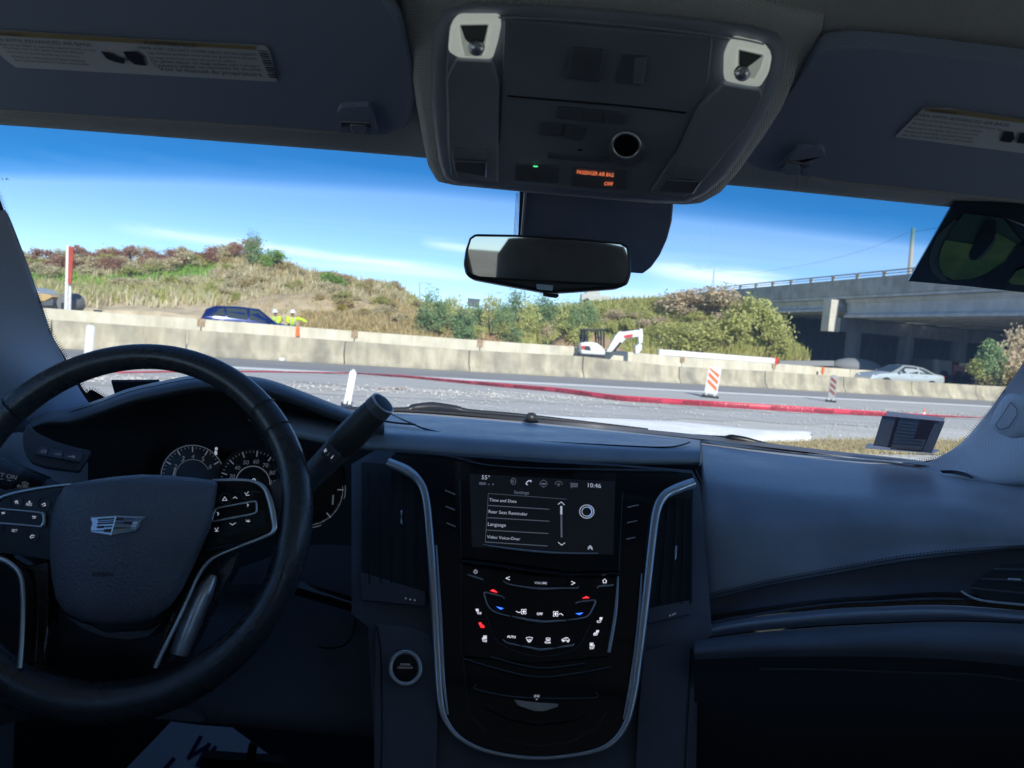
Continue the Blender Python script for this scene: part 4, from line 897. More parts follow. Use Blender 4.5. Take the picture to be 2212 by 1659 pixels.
expoly('tail_lamp', [(1376, 625), (1402, 625), (1402, 650), (1376, 650)], -.79, -.75, m_exr, .01)
for a, b in (((1392, 500), (1386, 600)), ((1552, 500), (1552, 650)), ((1424, 504), (1418, 598)), ((1506, 506), (1512, 615))):
    for w in (-.6, .6): mb = MB(); A, B = exq(a, b); mb.tube([A+Vector((0, w, 0)), B+Vector((0, w, 0))], .05, 6); mb.build('canopy_post', m_exb, t)
expoly('canopy_roof', [(1386, 493), (1556, 493), (1556, 505), (1386, 507)], -.7, .7, m_exb, .02)
expoly('boom', [(1578, 676), (1622, 676), (1700, 610), (1736, 570), (1712, 514), (1680, 514), (1650, 548)], -.16, .16, m_ex)
expoly('boom_decal', [(1722, 543), (1790, 533), (1786, 556), (1716, 566)], -.175, -.165, m_exr, 0)
expoly('arm', [(1688, 520), (1834, 500), (1850, 540), (1830, 556), (1722, 572)], -.13, .13, m_ex)
mb = MB(); A, B = exq((1700, 518), (1838, 502)); mb.tube([A, B], .06, 8); mb.build('hydraulic_ram', m_exb, t)
mb = MB(); A, B = exq((1640, 668), (1694, 600)); mb.tube([A-Vector((0, .2, 0)), B-Vector((0, .2, 0))], .06, 8); mb.build('hydraulic_ram', m_exb, t)
expoly('dipper', [(1842, 492), (1866, 490), (1872, 540), (1868, 606), (1838, 612), (1832, 556)], -.15, .15, m_ex)
expoly('bucket', [(1806, 630), (1840, 608), (1860, 618), (1858, 660), (1826, 694), (1804, 690)], -.3, .3, m_ex)
for s in (-.65, .65):
    mb = MB(); c = Vector((P(*r2(1465, 690), ED).x, ED+s, .3)); prof = []
    mb.box(c, (1.9, .32, .34)); mb.lathe([(.26, -.16), (.26, .16)], c+Vector((-.85, 0, 0)), 14, (0, 1, 0)); mb.lathe([(.26, -.16), (.26, .16)], c+Vector((.85, 0, 0)), 14, (0, 1, 0)); mb.build('track', m_exb, t, bevel=.03)
mb = MB(); c = P(*r2(1465, 690), ED); mb.box((c.x, ED, .58), (1.3, 1.2, .4)); mb.build('slew_base', m_exb, t)
# ---- left: sign panel and roller
sgn = thing('sign_panel', 'tall narrow red sign panel on a white post behind the far barrier at left', 'sign', Vector((P(*r1(232, 640), 34.5).x, 34.5, 0)))
def sq(D, *pts): return [P(*r1(x, y), D) for x, y in pts]
m_sr = mat('faded_red', (.42, .07, .04), .6); vary(m_sr, (.36, .05, .03), (.50, .10, .06), 1.4, 4)
mb = MB(); mb.poly(sq(34.4, (241, 140), (284, 146), (262, 440), (236, 436)), Vector((0, -1, 0)), .05); mb.build('panel', m_sr, sgn, False)
mb = MB(); A, B = sq(34.5, (238, 132), (222, 660)); mb.tube([A, Vector((B.x, B.y, 0))], .085, 8); mb.build('post', m_wr, sgn)
mb = MB(); A, B = sq(34.6, (256, 440), (250, 660)); mb.tube([A, Vector((B.x, B.y, 0))], .06, 8); mb.build('post', m_wr, sgn)
mb = MB(); A, B, C_, D_ = sq(34.55, (222, 600), (252, 600), (222, 545), (252, 545)); mb.tube([A, B], .05, 6); mb.tube([C_, D_], .05, 6); mb.build('cross_bar', m_wr, sgn)
t = thing('work_truck', 'flatbed work vehicle with a tan load, cut off by the left windshield pillar', 'truck', Vector((P(*r1(100, 640), 37).x, 37, 0)))
def tq(n, pts, mt, w0=-1, w1=1, bev=.04): q = [p+Vector((0, w0, 0)) for p in sq(37, *pts)]; mb = MB(); mb.poly(q, Vector((0, -1, 0)), w1-w0); return mb.build(n, mt, t, bevel=bev)
tq('load', [(-60, 530), (60, 520), (175, 528), (215, 548), (150, 584), (-60, 580)], mat('tan_load', (.55, .38, .18), .8))
tq('bed', [(-60, 582), (150, 586), (215, 560), (215, 620), (-60, 625)], mat('truck_grey', (.10, .11, .12), .6))
tq('cab', [(-120, 470), (0, 470), (60, 490), (100, 522), (-120, 530)], mat('cab_pale', (.42, .48, .50), .3), -.8, .8)
tq('windshield', [(0, 474), (55, 492), (94, 520), (30, 520)], mat('cab_glass', (.35, .42, .45), .1), -.83, -.8, .0)
for x in (-30, 190): mb = MB(); c = P(*r1(x, 640), 37); mb.lathe([(.45, -.15), (.45, .15)], (c.x, 36.2, .45+max(0, c.z-.6)), 16, (0, 1, 0)); mb.build('wheel', M['rubber'], t)
t = thing('trench_roller', 'grey rounded machine drum behind the white sign post', 'roller', Vector((P(*r1(260, 640), 35.6).x, 35.6, 0)))
c = P(*r1(262, 592), 35.6); mb = MB(); mb.lathe([(.2, -.4), (.46, -.4), (.5, -.32), (.5, .32), (.46, .4), (.2, .4)], c, 24, (.2, 1, 0)); mb.build('drum', mat('drum_grey', (.20, .20, .19), .6), t)
mb = MB(); mb.box((c.x, c.y, c.z/2), (.5, .8, c.z)); mb.build('frame', m_exb, t)
# ---- poles, wires and far skyline things
m_pole = mat('pole_wood', (.42, .40, .34), .8); m_gs = mat('lamp_grey', (.40, .44, .47), .5)
UPY = 78
t = thing('utility_pole', 'tall bare utility pole rising behind the overpass, carrying a wire', 'utility pole', Vector((P(1966, 600, UPY).x, UPY, 0)))
A, B = P(*y5(893, 592), UPY), P(*y5(850, 1130), UPY)
mb = MB(); mb.tube([Vector((B.x, B.y, 0)), B, A], [.26, .24, .19], 10); mb.build('pole', m_pole, t)
mb = MB(); mb.tube([P(*y5(872, 630), UPY), P(*y5(915, 630), UPY)], .07, 6); mb.build('crossarm', m_pole, t)
w = spline([P(*y5(882, 628), UPY), P(*y5(300, 860), 95), P(*z6(1000, 270), 110), P(*z6(620, 330), 140)], 10)
mb = MB(); mb.tube(w, .016, 5); mb.build('wire', mat('wire', (.22, .24, .27), .6), t)
w = spline([P(*y5(905, 640), UPY), P(*y5(1150, 600), 70), P(2300, 440, 45)], 8); mb = MB(); mb.tube(w, .02, 5); mb.build('wire', bpy.data.materials['wire'], t)
def lampp(name, top, bot, arm, D, label, cat, head):
    t = thing(name, label, cat, P(*bot, D)); A, B, C_ = P(*top, D), P(*bot, D), P(*arm, D)
    mb = MB(); mb.tube([B-Vector((0, 0, 3)), B, A], [.14, .12, .07], 8); mb.build('pole', m_gs, t)
    mb = MB(); mb.tube([A, C_], .05, 6); mb.build('arm', m_gs, t)
    mb = MB(); mb.ball(C_, head, 10, 6, (1.6, .8, .7)); mb.build('lamp_head', mat('lamp_white', (.7, .72, .74), .4) if 'lamp_white' not in bpy.data.materials else bpy.data.materials['lamp_white'], t)
lampp('street_lamp', z5(770, 445), z5(772, 575), z5(828, 452), 95, 'thin grey street lamp on the skyline left of the mirror', 'street lamp', .13)
lampp('street_lamp', z6(592, 362), z6(582, 440), z6(588, 360), 80, 'short lamp post with a white head above the slope left of the overpass', 'street lamp', .2)
t = thing('lattice_mast', 'thin pale lattice mast standing above the shrubs left of the overpass', 'mast', P(*z6(518, 420), 110)); A, B = P(*z6(526, 282), 110), P(*z6(516, 430), 110); mb = MB()
for s in (-.35, .35): mb.tube([B+Vector((s, 0, -2)), A], .05, 5)
for k in range(7): a = B.lerp(A, k/7); w_ = .35*(1-k/7); mb.tube([a+Vector((-w_, 0, 0)), B.lerp(A, (k+1)/7)+Vector((w_*.8, 0, 0))], .03, 4)
mb.build('lattice', m_gs, t)
mb = MB(); c = P(*r2(532, 288), 82); mb.box(c, (1.3, 1.2, .8)); mb.box(c+Vector((0, 0, .43)), (1.45, 1.3, .08)); tag(mb.build('site_shed', mat('dark_shed', (.10, .13, .15), .6), None, False), 'small dark shed on the skyline behind the green grove', 'shed')
t = thing('skyline_truck', 'tiny pale vehicle on the skyline right of the mirror foot', 'truck', P(*r2(1495, 262), 80)); c = P(*r2(1495, 252), 78); mb = MB(); mb.box(c, (3.2, 1.6, .8)); mb.box(c+Vector((-.4, 0, .6)), (1.5, 1.5, .6)); mb.build('body', mat('pale_vehicle', (.5, .5, .48), .5), t, bevel=.1)
for s in (-1, 1): mb = MB(); mb.lathe([(.35, -.1), (.35, .1)], c+Vector((s, -.8, -.45)), 12, (0, 1, 0)); mb.build('wheel', M['rubber'], t)
# white debris by the barrier foot
mb = MB(); a = G(*z4(1760, 950), .05); b = G(*z4(1915, 962), .05); mb.box((a+b)/2, ((b-a).length, .35, .10), Matrix(((b-a).normalized(), Vector((0, 0, 1)).cross((b-a).normalized()), Vector((0, 0, 1)))).transposed()); tag(mb.build('white_board', m_wr, None, False, bevel=.02), 'white board lying at the foot of the near barrier above the steering wheel', 'board')
# ================================================================== the car we sit in
def ribbon(mb, pl, pts, w, off=.0008, closed=False):
    """flat line of w photo pixels on a plane"""
    pts = list(pts)+([pts[0]] if closed else [])
    for a, b in zip(pts[:-1], pts[1:]):
        a, b = Vector(a[:2]), Vector(b[:2]); d = (b-a)
        if d.length < 1e-6: continue
        n = Vector((-d.y, d.x)).normalized()*(w/2); e = d.normalized()*(w*.3)
        mb.add([pl.pt(*(a-e-n), off), pl.pt(*(b+e-n), off), pl.pt(*(b+e+n), off), pl.pt(*(a-e+n), off)], [(0, 1, 2, 3)])
def lines(name, pl, segs, w, mt, parent, off=.0008):
    mb = MB(); [ribbon(mb, pl, s, w, off) for s in segs]; return mb.build(name, mt, parent, False, fix=False)
def flat(name, pl, polys, mt, parent, off=.0008):
    mb = MB()
    for p in polys: mb.add([pl.pt(x, y, off) for x, y in p], [tuple(range(len(p)))])
    return mb.build(name, mt, parent, False, fix=False)
def ell(cx, cy_, rx, ry, n=20, a0=0, a1=360, rot=0):
    out = []; c, s = math.cos(rad(rot)), math.sin(rad(rot))
    for i in range(n+(a1-a0 != 360)):
        a = rad(a0+(a1-a0)*i/n); x, y = rx*math.cos(a), ry*math.sin(a); out.append((cx+x*c-y*s, cy_+x*s+y*c))
    return out
cabin = thing('car_cabin', 'dark cabin shell of the parked car we sit in: roof lining, pillars, doors and windshield', 'car cabin', (0, 0, 0.35))
XC = .04
# ---- windshield: raked and curved
def WS(x, y, off=0):
    d = ray(x, y); t = 1.0/d.y
    for _ in range(40):
        q = C0+d*t; s = q.y+.42*(q.x-XC)**2; zt = CAMZ+.185-(s-.735)*.47
        f = q.z-zt; df = d.z+.47*(d.y+.84*(q.x-XC)*d.x); t -= f/df
    q = C0+d*t; return q+Vector((0, -.45, .9))*(-off) if off else q
class WSP:                          # behaves like a plane, lies on the windshield
    def __init__(s, off=0): s.o = off; s.n = Vector((0, -.43, -.9)).normalized()
    def pt(s, x, y, off=0): return WS(x, y)+s.n*(s.o+off)
wsp = WSP(.004)
P_raw = P
def P(x, y, Y):                    # interior points never poke through the glass
    if Y >= 1.6 or not 240 < y < 1030: return P_raw(x, y, Y)
    w = WS(x, y).y; return P_raw(x, y, min(Y, w-.02) if w > .5 else Y)
def prow(*pts): return [P(*p) for p in pts]
vs = []; bands = []; xs = np.linspace(-.84, .92, 37); ss = np.linspace(.70, 1.62, 47)
for s in ss:
    for x in xs:
        vs.append(Vector((x, s-.42*(x-XC)**2, CAMZ+.185-(s-.735)*.47)))
        q = vs[-1]-C0; d_ = q.dot(FW); px = 1106+FPX*q.dot(RT)/d_; py = 829.5-FPX*q.dot(UP)/d_
        yb = float(np.interp(px, [0, 421, 900, 1250, 1596, 1900, 2300], [378, 386, 411, 442, 480, 517, 568]))
        bands.append(max(0, min(1, .5-(py-yb)/84)))
n = len(xs); fs = [(i*n+j, i*n+j+1, (i+1)*n+j+1, (i+1)*n+j) for i in range(len(ss)-1) for j in range(n-1)]
me = mesh('windshield', vs, fs); a_ = me.attributes.new('band', 'FLOAT', 'POINT'); a_.data.foreach_set('value', np.array(bands, dtype=np.float32))
link('windshield', me, M['glass'], cabin)
# black edge band on the glass
lf = [(-60, 250), z4(58, 0), z4(250, 500), z4(345, 760), z4(475, 985), (185, 840), z4(620, 1150), z4(740, 1215), (300, 880)]
def edge_strip(name, inner, w, side=1):
    c = spline([Vector((x, y, 0)) for x, y in inner], 10); mb = MB(); L = []
    for i, p in enumerate(c):
        t_ = (c[min(i+1, len(c)-1)]-c[max(i-1, 0)]).normalized(); q = p+Vector((-t_.y, t_.x, 0))*(w(p) if callable(w) else w)*side; L += [wsp.pt(p.x, p.y), wsp.pt(q.x, q.y)]
    mb.add(L, [(2*i, 2*i+1, 2*i+3, 2*i+2) for i in range(len(c)-1)])
    r_ = 1.5                       # row of printed dots along the edge
    for k in range(2):
        tot = 0; last = c[0]
        for i in range(1, len(c)):
            t_ = (c[i]-c[i-1]); Ld = t_.length; nn = Vector((t_.y, -t_.x, 0)).normalized()*side; s_ = 5-tot % 5
            while s_ < Ld:
                p = c[i-1]+t_*(s_/Ld)+nn*(2.2+k*3.6)
                mb.add([wsp.pt(p.x+r_*(1-.3*k)*math.cos(a), p.y+r_*(1-.3*k)*math.sin(a)) for a in (0, 1.05, 2.1, 3.14, 4.19, 5.24)], [(0, 1, 2, 3, 4, 5)]); s_ += 5
            tot += Ld
    return mb.build(name, M['frit'], cabin, False, fix=False)
edge_strip('glass_edge_band', lf, 26, 1)
rf = [z6(2300, 640), z6(2212, 790), z6(2100, 945), z6(2000, 1085), z6(1870, 1228), z6(1760, 1300), z6(1620, 1328), z6(1480, 1330), z6(1300, 1310), z6(1000, 1270), z6(760, 1235), z6(560, 1200), (1500, 942), (1300, 922), (1150, 905)]
edge_strip('glass_edge_band', rf, lambda p: 26 if p.x > 2040 else (4.5 if p.x < 1850 else 4.5+21*(p.x-1850)/190), -1)
# ---- roof lining
hdr = [(-420, 250), (-200, 252), (0, 259), (421, 291), (894, 329), (1100, 352), (1400, 377), (1573, 390), (2060, 438), (2212, 451), (2500, 478), (2700, 505)]
def wsd(x, y): return WS(x, y)
R0 = [wsd(x, y)+Vector((0, .01, .012)) for x, y in hdr]
R1 = [wsd(x, y)+Vector((0, -.012, -.004)) for x, y in hdr]
R2 = [q+Vector((0, -.05, .020)) for q in R1]
hx = [-.80, -.72, -.52, -.34, -.16, 0, .14, .28, .46, .62, .76, .86]
def roofz(x): return CAMZ+.285-.16*min(1, abs((x-XC)/.80))**4
R3 = [Vector((x, .46, roofz(x)-.02)) for x in hx]; R4 = [Vector((x, .15, roofz(x)+.01)) for x in hx]; R5 = [Vector((x, .0, roofz(x)+.015)) for x in hx]
patch('headliner', [R0, R1, R2, R3, R4, R5], M['liner'], cabin, 5, 5, solid=.006)
# roof skin and lining behind, with the sunroof opening between y = -.75 and 0
def roofpiece(xs_, ys_):
    patch('headliner', [[Vector((x, y, roofz(x)+.015)) for x in xs_] for y in ys_], M['liner'], cabin, 3, 3)
    patch('roof', [[Vector((x, y, roofz(x)+.05)) for x in xs_] for y in ys_], M['rubber'], cabin, 3, 3)
roofpiece(hx, (-.75, -1.4, -2.3)); roofpiece((-.80, -.72, -.56, -.44), (.0, -.4, -.75)); roofpiece((.52, .64, .76, .86), (.0, -.4, -.75))
patch('roof', [[Vector((x, y, roofz(x)+.05)) for x in hx] for y in (.62, .3, .0)], M['rubber'], cabin, 3, 3)
mb = MB()
for a, b in (((-.44, .0), (.52, .0)), ((.52, .0), (.52, -.75)), ((.52, -.75), (-.44, -.75)), ((-.44, -.75), (-.44, .0))): mb.poly([Vector((a[0], a[1], 1.785)), Vector((b[0], b[1], 1.785)), Vector((b[0], b[1], 1.83)), Vector((a[0], a[1], 1.83))], Vector((0, 0, 1)), .001)
mb.build('sunroof_frame', M['liner'], cabin, False)
mb = MB(); mb.box((.04, -.375, 1.85), (1.04, .83, .012)); mb.build('sunroof_panel', M['rubber'], cabin, False)
mb = MB(); mb.add([(-.46, .02, 1.800), (.54, .02, 1.800), (.54, -.77, 1.800), (-.46, -.77, 1.800)], [(0, 1, 2, 3)]); mb.build('sunroof_shade', M['liner'], cabin, False, fix=False)
mb = MB(); mb.box((XC, .12, .86), (.30, .66, .50)); mb.build('centre_armrest', M['hood'], cabin, bevel=.05)
# ---- pillars
def pillar(name, inner, outer, mt, n=8):
    """inner/outer: (x, y, Y); rounded strip between them"""
    mid = [tuple((a*.55+b*.45) for a, b in zip(p, q)) for p, q in zip(inner, outer)]
    rows = [[P(p[0], p[1], p[2]+.05) for p in inner], prow(*inner), [P(m_[0], m_[1], m_[2]-.035) for m_ in mid], prow(*outer), [P(o_[0], o_[1], o_[2]+.03) for o_ in outer]]
    return patch(name, rows, mt, cabin, n, 4, smooth=True)
li = [(-60, 270, .70), z4(-40, 0)+(.78,), z4(20, 0)+(.84,), z4(225, 520)+(.96,), z4(320, 780)+(1.03,), z4(438, 1010)+(1.10,), (172, 850, 1.16), (210, 900, 1.20)]
lo = [(-460, 300, .62), (-420, 480, .66), (-360, 560, .70), (-260, 640, .76), (-150, 720, .84), (-60, 800, .92), (0, 890, 1.0), (60, 960, 1.06)]
pillar('windshield_pillar', li, lo, M['pillar'])
ri = [z6(2380, 300)+(.86,), z6(2280, 690)+(.92,), z6(2222, 812)+(.98,), z6(2120, 955)+(1.03,), z6(2012, 1100)+(1.09,), z6(1880, 1245)+(1.14,), z6(1700, 1345)+(1.20,), z6(1560, 1362)+(1.24,)]
ro = [(2560, 560, .72), (2540, 700, .74), (2520, 800, .77), (2470, 880, .80), (2400, 950, .84), (2320, 1000, .90), (2215, 1040, .98), (2120, 1050, 1.06)]
pillar('windshield_pillar', ri, ro, M['pillar'])
for sx, OE in ((-1, lo), (1, ro)):   # closes the corner between pillar and door
    e = [P(*q) for q in OE]; n_e = len(e); a, b = Vector((XC+sx*.735, .56, CAMZ+.20)), Vector((XC+sx*.83, 1.12, 1.22))
    patch('corner_trim', [e, [p.lerp(a.lerp(b, i/(n_e-1)), .5)+Vector((0, 0, .01)) for i, p in enumerate(e)], [a.lerp(b, i/(n_e-1)) for i in range(n_e)]], M['pillar'], cabin, 4, 3)
PPL = Plane(P(2100, 950, 1.02), P(2150, 1000, .98), P(2200, 850, .92))
dome('pillar_cover', PPL, [z6(2025, 1140), z6(2060, 1040), z6(2110, 975), z6(2160, 962), z6(2260, 985), z6(2290, 1100), z6(2240, 1200), z6(2150, 1215), z6(2060, 1180)], .012, M['pillar'], cabin, .004, r=10)
lines('pillar_cover_seam', PPL, [zz(z6, (2140, 1015), (2172, 1050), (2176, 1080), (2130, 1150), (2080, 1165), (2058, 1140), (2140, 1015))], 1.4, M['frit'], cabin, .018)
# ---- doors, side glass, rear end, floor
def quad(mb, *p): mb.add([Vector(q) for q in p], [tuple(range(len(p)))]); return mb
for sx in (-1, 1):
    X = XC+sx*.80; xb = XC+sx*.72; rl = CAMZ+.19
    mb = MB(); mb.box((X+sx*.02, -.65, .85), (.07, 3.5, 1.02)); mb.build('door_panel', M['cream'], cabin, bevel=.02)
    mb = MB(); mb.box((X-sx*.03, .25, 1.30), (.09, 1.2, .10)); mb.build('door_sill', M['dash2'], cabin, bevel=.03)
    mb = MB(); quad(mb, (X+sx*.01, -.18, 1.30), (X+sx*.01, 1.02, 1.30), (xb, .60, rl), (xb, -.12, rl+.03)); mb.build('side_window', M['sideglass'], cabin, False, fix=False)
    mb = MB(); mb.poly([Vector(q) for q in ((X, -.52, 1.28), (X, -.10, 1.28), (xb, -.06, rl+.10), (xb, -.50, rl+.10))], Vector((-sx, 0, 0)), .06); mb.build('door_pillar', M['pillar'], cabin, False)  # out of view, made wide to keep sun off the glovebox
    mb = MB(); quad(mb, (X+sx*.01, -2.3, 1.32), (X+sx*.01, -.3, 1.30), (xb, -.28, rl+.05), (xb, -2.2, rl+.02)); mb.build('rear_side_window', M['sideglass'], cabin, False, fix=False)
    mb = MB(); mb.tube([(xb, .62, rl+.0), (xb-sx*.01, .2, rl+.05), (xb-sx*.01, -1, rl+.06), (xb, -2.3, rl+.04)], .035, 8); mb.build('roof_rail', M['liner'], cabin)
mb = MB(); mb.box((XC, -2.35, .85), (1.7, .06, 1.0)); mb.build('tailgate', M['rubber'], cabin, False)
mb = MB(); quad(mb, (XC-.62, -2.33, 1.34), (XC+.62, -2.33, 1.34), (XC+.56, -2.2, 1.70), (XC-.56, -2.2, 1.70)); mb.build('rear_window', M['sideglass'], cabin, False, fix=False)
mb = MB(); mb.box((XC, -.4, .58), (1.66, 4.1, .05)); mb.build('cabin_floor', M['carpet'], cabin, False)
mb = MB(); mb.poly([Vector(q) for q in ((-.80, 1.50, .60), (.88, 1.50, .60), (.88, 1.62, 1.24), (-.80, 1.62, 1.24))], Vector((0, -1, 0)), .04); mb.box((-.80, 1.25, .9), (.05, .75, .7)); mb.box((.88, 1.25, .9), (.05, .75, .7)); mb.build('firewall', M['rubber'], cabin, False)
patch('bonnet', [[Vector((x, y, z-.05*(abs(x-XC)/.85)**3)) for x in (-.84, -.6, -.3, XC, .4, .7, .92)] for y, z in ((1.86, 1.16), (2.2, 1.14), (2.7, 1.10), (3.1, 1.02), (3.35, .88), (3.42, .6))], mat('pearl_paint', (.80, .80, .79), .35, coat=.4), cabin, 5, 4)  # unseen bonnet, added pale to bounce sunlight up to the visors
# seats behind the viewpoint (seen in the mirror)
def seat(name, x, y, w, label, mt, hw=.145, hz=0):
    t = thing(name, label, 'seat', (x, y, .62))
    pl = Plane(Vector((x, y, 1.0)), Vector((x+1, y, 1.0)), Vector((x, y-.12, 1.5)))
    mb = MB(); N = 24; vs = []; F = []
    for k, (z, s, dd) in enumerate(((.75, .9, .07), (.95, 1, .09), (1.15, 1.0, .09), (1.30, .93, .08), (1.385, .78, .06), (1.41, .5, .03))):
        for j in range(N):
            a = 2*math.pi*j/N; vs.append(Vector((x+w/2*s*math.copysign(abs(math.cos(a))**.5, math.cos(a)), y-(z-.75)*.28+dd*math.copysign(abs(math.sin(a))**.6, math.sin(a)), z)))
    for k in range(5):
        for j in range(N): F.append((k*N+j, k*N+(j+1) % N, (k+1)*N+(j+1) % N, (k+1)*N+j))
    F.append(tuple(range(5*N, 6*N))); mb.add(vs, F); mb.build('backrest', mt, t)
    mb = MB(); mb.box((x, y+.28, .80), (w, .54, .16)); mb.build('seat_cushion', mt, t, bevel=.05)
    mb = MB(); vs = []; F = []
    for k, (z, s) in enumerate(((1.40, .8), (1.44, 1), (1.52, 1.0), (1.59, .85), (1.61, .4))):
        for j in range(N):
            a = 2*math.pi*j/N; vs.append(Vector((x+hw*s*math.copysign(abs(math.cos(a))**.55, math.cos(a)), y-.20+.05*s*math.sin(a), z+hz*(z > 1.45))))
    for k in range(4):
        for j in range(N): F.append((k*N+j, k*N+(j+1) % N, (k+1)*N+(j+1) % N, (k+1)*N+j))
    F.append(tuple(range(4*N, 5*N))); mb.add(vs, F); mb.build('headrest', mt, t)
m_seat = M['cream']
seat('front_seat', XC-.41, -.28, .54, 'pale leather driver seat beside the viewpoint, seen only in the mirror', m_seat)
seat('front_seat', XC+.41, -.28, .54, 'pale leather passenger seat beside the viewpoint, seen only in the mirror', m_seat)
seat('bench_seat', XC-.02, -1.35, 1.15, 'dark leather rear bench seat, seen only in the mirror', leather('seat_leather', (.22, .22, .23), 500, .5), .29, .05)
# ================================================================== dashboard
dash = thing('dashboard', 'dark leather dashboard with stitched pads, gauges and vents spanning the whole car', 'dashboard', P(1200, 1000, 1.0))
# centre upper pad, from the glass to the front lip
cxs = [592, 640, 760, 900, 1150, 1350, 1512]
def cr_(ys, Ys): return [P(x, y, Y) for x, y, Y in zip(cxs, ys, Ys)]
patch('upper_pad', [
    cr_([848, 860, 886, 892, 912, 932, 950], [1.50, 1.52, 1.54, 1.56, 1.56, 1.52, 1.46]),
    cr_([861, 872, 900, 905, 923, 940, 953], [1.30]*7),
    cr_([871, 882, 908, 915, 933, 948, 956], [1.15]*7),
    cr_([880, 892, 915, 926, 945, 958, 962], [1.05]*7),
    cr_([894, 906, 928, 940, 957, 968, 972], [.995, .99, .985, .985, .985, .985, .985]),
    cr_([913, 926, 948, 960, 976, 986, 987], [.965]*7),
    cr_([929, 942, 964, 975, 991, 999, 1000], [.962]*7),
    cr_([934, 947, 969, 980, 996, 1004, 1004], [.975]*7),
    cr_([934, 947, 969, 980, 996, 1004, 1004], [1.02]*7)], M['dash'], dash, 8, 6)
# end cap of the pad at its right edge
# raised speaker-grille insert and seams on top of it
def surf_tube(name, pts, r, mt, parent, sm=8): return tube(name, prow(*pts), r, mt, parent, 6, sm=sm)
surf_tube('stitched_seam', [z5(575, 1325)+(1.16,), z5(650, 1362)+(1.10,), z5(720, 1392)+(1.07,), z5(800, 1425)+(1.045,), z5(950, 1458)+(1.03,), z5(1200, 1487)+(1.02,), z5(1600, 1513)+(1.01,), z5(2212, 1545)+(1.0,), (1440, 966, .995), (1470, 962, 1.01), (1490, 955, 1.05)], .0013, M['frit'], dash)
surf_tube('stitched_seam', [z5(20, 1205)+(1.30,), z5(200, 1275)+(1.22,), z5(330, 1325)+(1.16,), z5(550, 1378)+(1.08,), z5(740, 1398)+(1.06,)], .0016, M['frit'], dash)
# cowl strip at the foot of the glass
patch('defroster_strip', [[P(x, y, Y) for x, y, Y in ((770, 880, 1.57), (1000, 892, 1.58), (1250, 914, 1.57), (1500, 938, 1.48), (1650, 956, 1.42), (1800, 974, 1.36), (1950, 990, 1.28), (2050, 1005, 1.2))],
    [P(x, y, Y) for x, y, Y in ((770, 888, 1.5), (1000, 900, 1.5), (1250, 922, 1.48), (1500, 947, 1.4), (1650, 965, 1.36), (1800, 983, 1.3), (1950, 999, 1.22), (2050, 1013, 1.15))]], M['hood'], dash, 8, 3)
mb = MB(); c = P(*z5(1518, 1352), 1.42); mb.ball(c, .0125, 16, 10, (1, 1, .85)); mb.build('light_sensor', M['satin'], dash)
mb = MB(); mb.lathe([(.016, 0), (.0165, .003), (.014, .005)], c-Vector((0, 0, .009)), 18); mb.build('sensor_ring', M['frit'], dash)
# passenger side: big padded face
px_ = [1516, 1530, 1650, 1800, 1950, 2100, 2260, 2420]
def pr(ys, Ys, dx=None): return [P(x, y, Y) for x, y, Y in zip(dx or px_, ys, Ys)]
patch('passenger_pad', [
    pr([952, 955, 970, 985, 1000, 1022, 1040, 1055], [1.46, 1.46, 1.42, 1.36, 1.27, 1.15, 1.02, .9]),
    pr([968, 970, 984, 998, 1012, 1034, 1056, 1080], [1.30, 1.29, 1.28, 1.24, 1.17, 1.08, .97, .86]),
    pr([990, 992, 1005, 1018, 1032, 1052, 1080, 1120], [1.16, 1.15, 1.15, 1.13, 1.08, 1.0, .91, .82]),
    pr([1022, 1022, 1035, 1048, 1060, 1078, 1112, 1170], [1.05, 1.04, 1.045, 1.035, 1.0, .945, .875, .80]),
    pr([1065, 1060, 1070, 1080, 1088, 1104, 1145, 1215], [.99, .975, .975, .965, .945, .90, .845, .785]),
    pr([1130, 1130, 1130, 1130, 1132, 1140, 1170, 1240], [.955, .935, .93, .925, .91, .875, .83, .775]),
    pr([1210, 1210, 1200, 1190, 1180, 1175, 1182, 1260], [.94, .915, .91, .905, .895, .865, .825, .77]),
    pr([1285, 1287, 1259, 1233, 1208, 1191, 1184, 1275], [.93, .90, .895, .89, .88, .86, .825, .77]),
    pr([1290, 1293, 1265, 1239, 1214, 1196, 1189, 1280], [.935, .905, .90, .895, .885, .865, .83, .775])], M['dash'], dash, 6, 5)
# vertical gap between centre pad and passenger pad
surf_tube('pad_gap', [(1513, 948, 1.45), (1514, 975, 1.18), (1513, 1000, .975), (1500, 1012, .955), (1512, 1040, .97)], .0022, M['frit'], dash, 5)
# stitches along the lower edge of the passenger pad
sx_ = [1535, 1600, 1680, 1812, 1961, 2110, 2212]; sy_ = [1281, 1266, 1248, 1224, 1198, 1183, 1177]; sY = [.898, .893, .891, .888, .877, .856, .838]
st = spline(prow(*zip(sx_, sy_, sY)), 20); mb = MB()
for a, b in zip(st[:-1:1], st[1::1]):
    d = (b-a); mb.tube([a+d*.12+Vector((0, -.002, 0)), a+d*.62+Vector((0, -.0022, .0004))], .0006, 4)
for k in range(0): pass
o = mb.build('stitching', M['frit'], dash, False); o['kind'] = 'stuff'
surf_tube('stitched_seam', list(zip(sx_, [y+6 for y in sy_], sY)), .0012, M['dash2'], dash, 6)
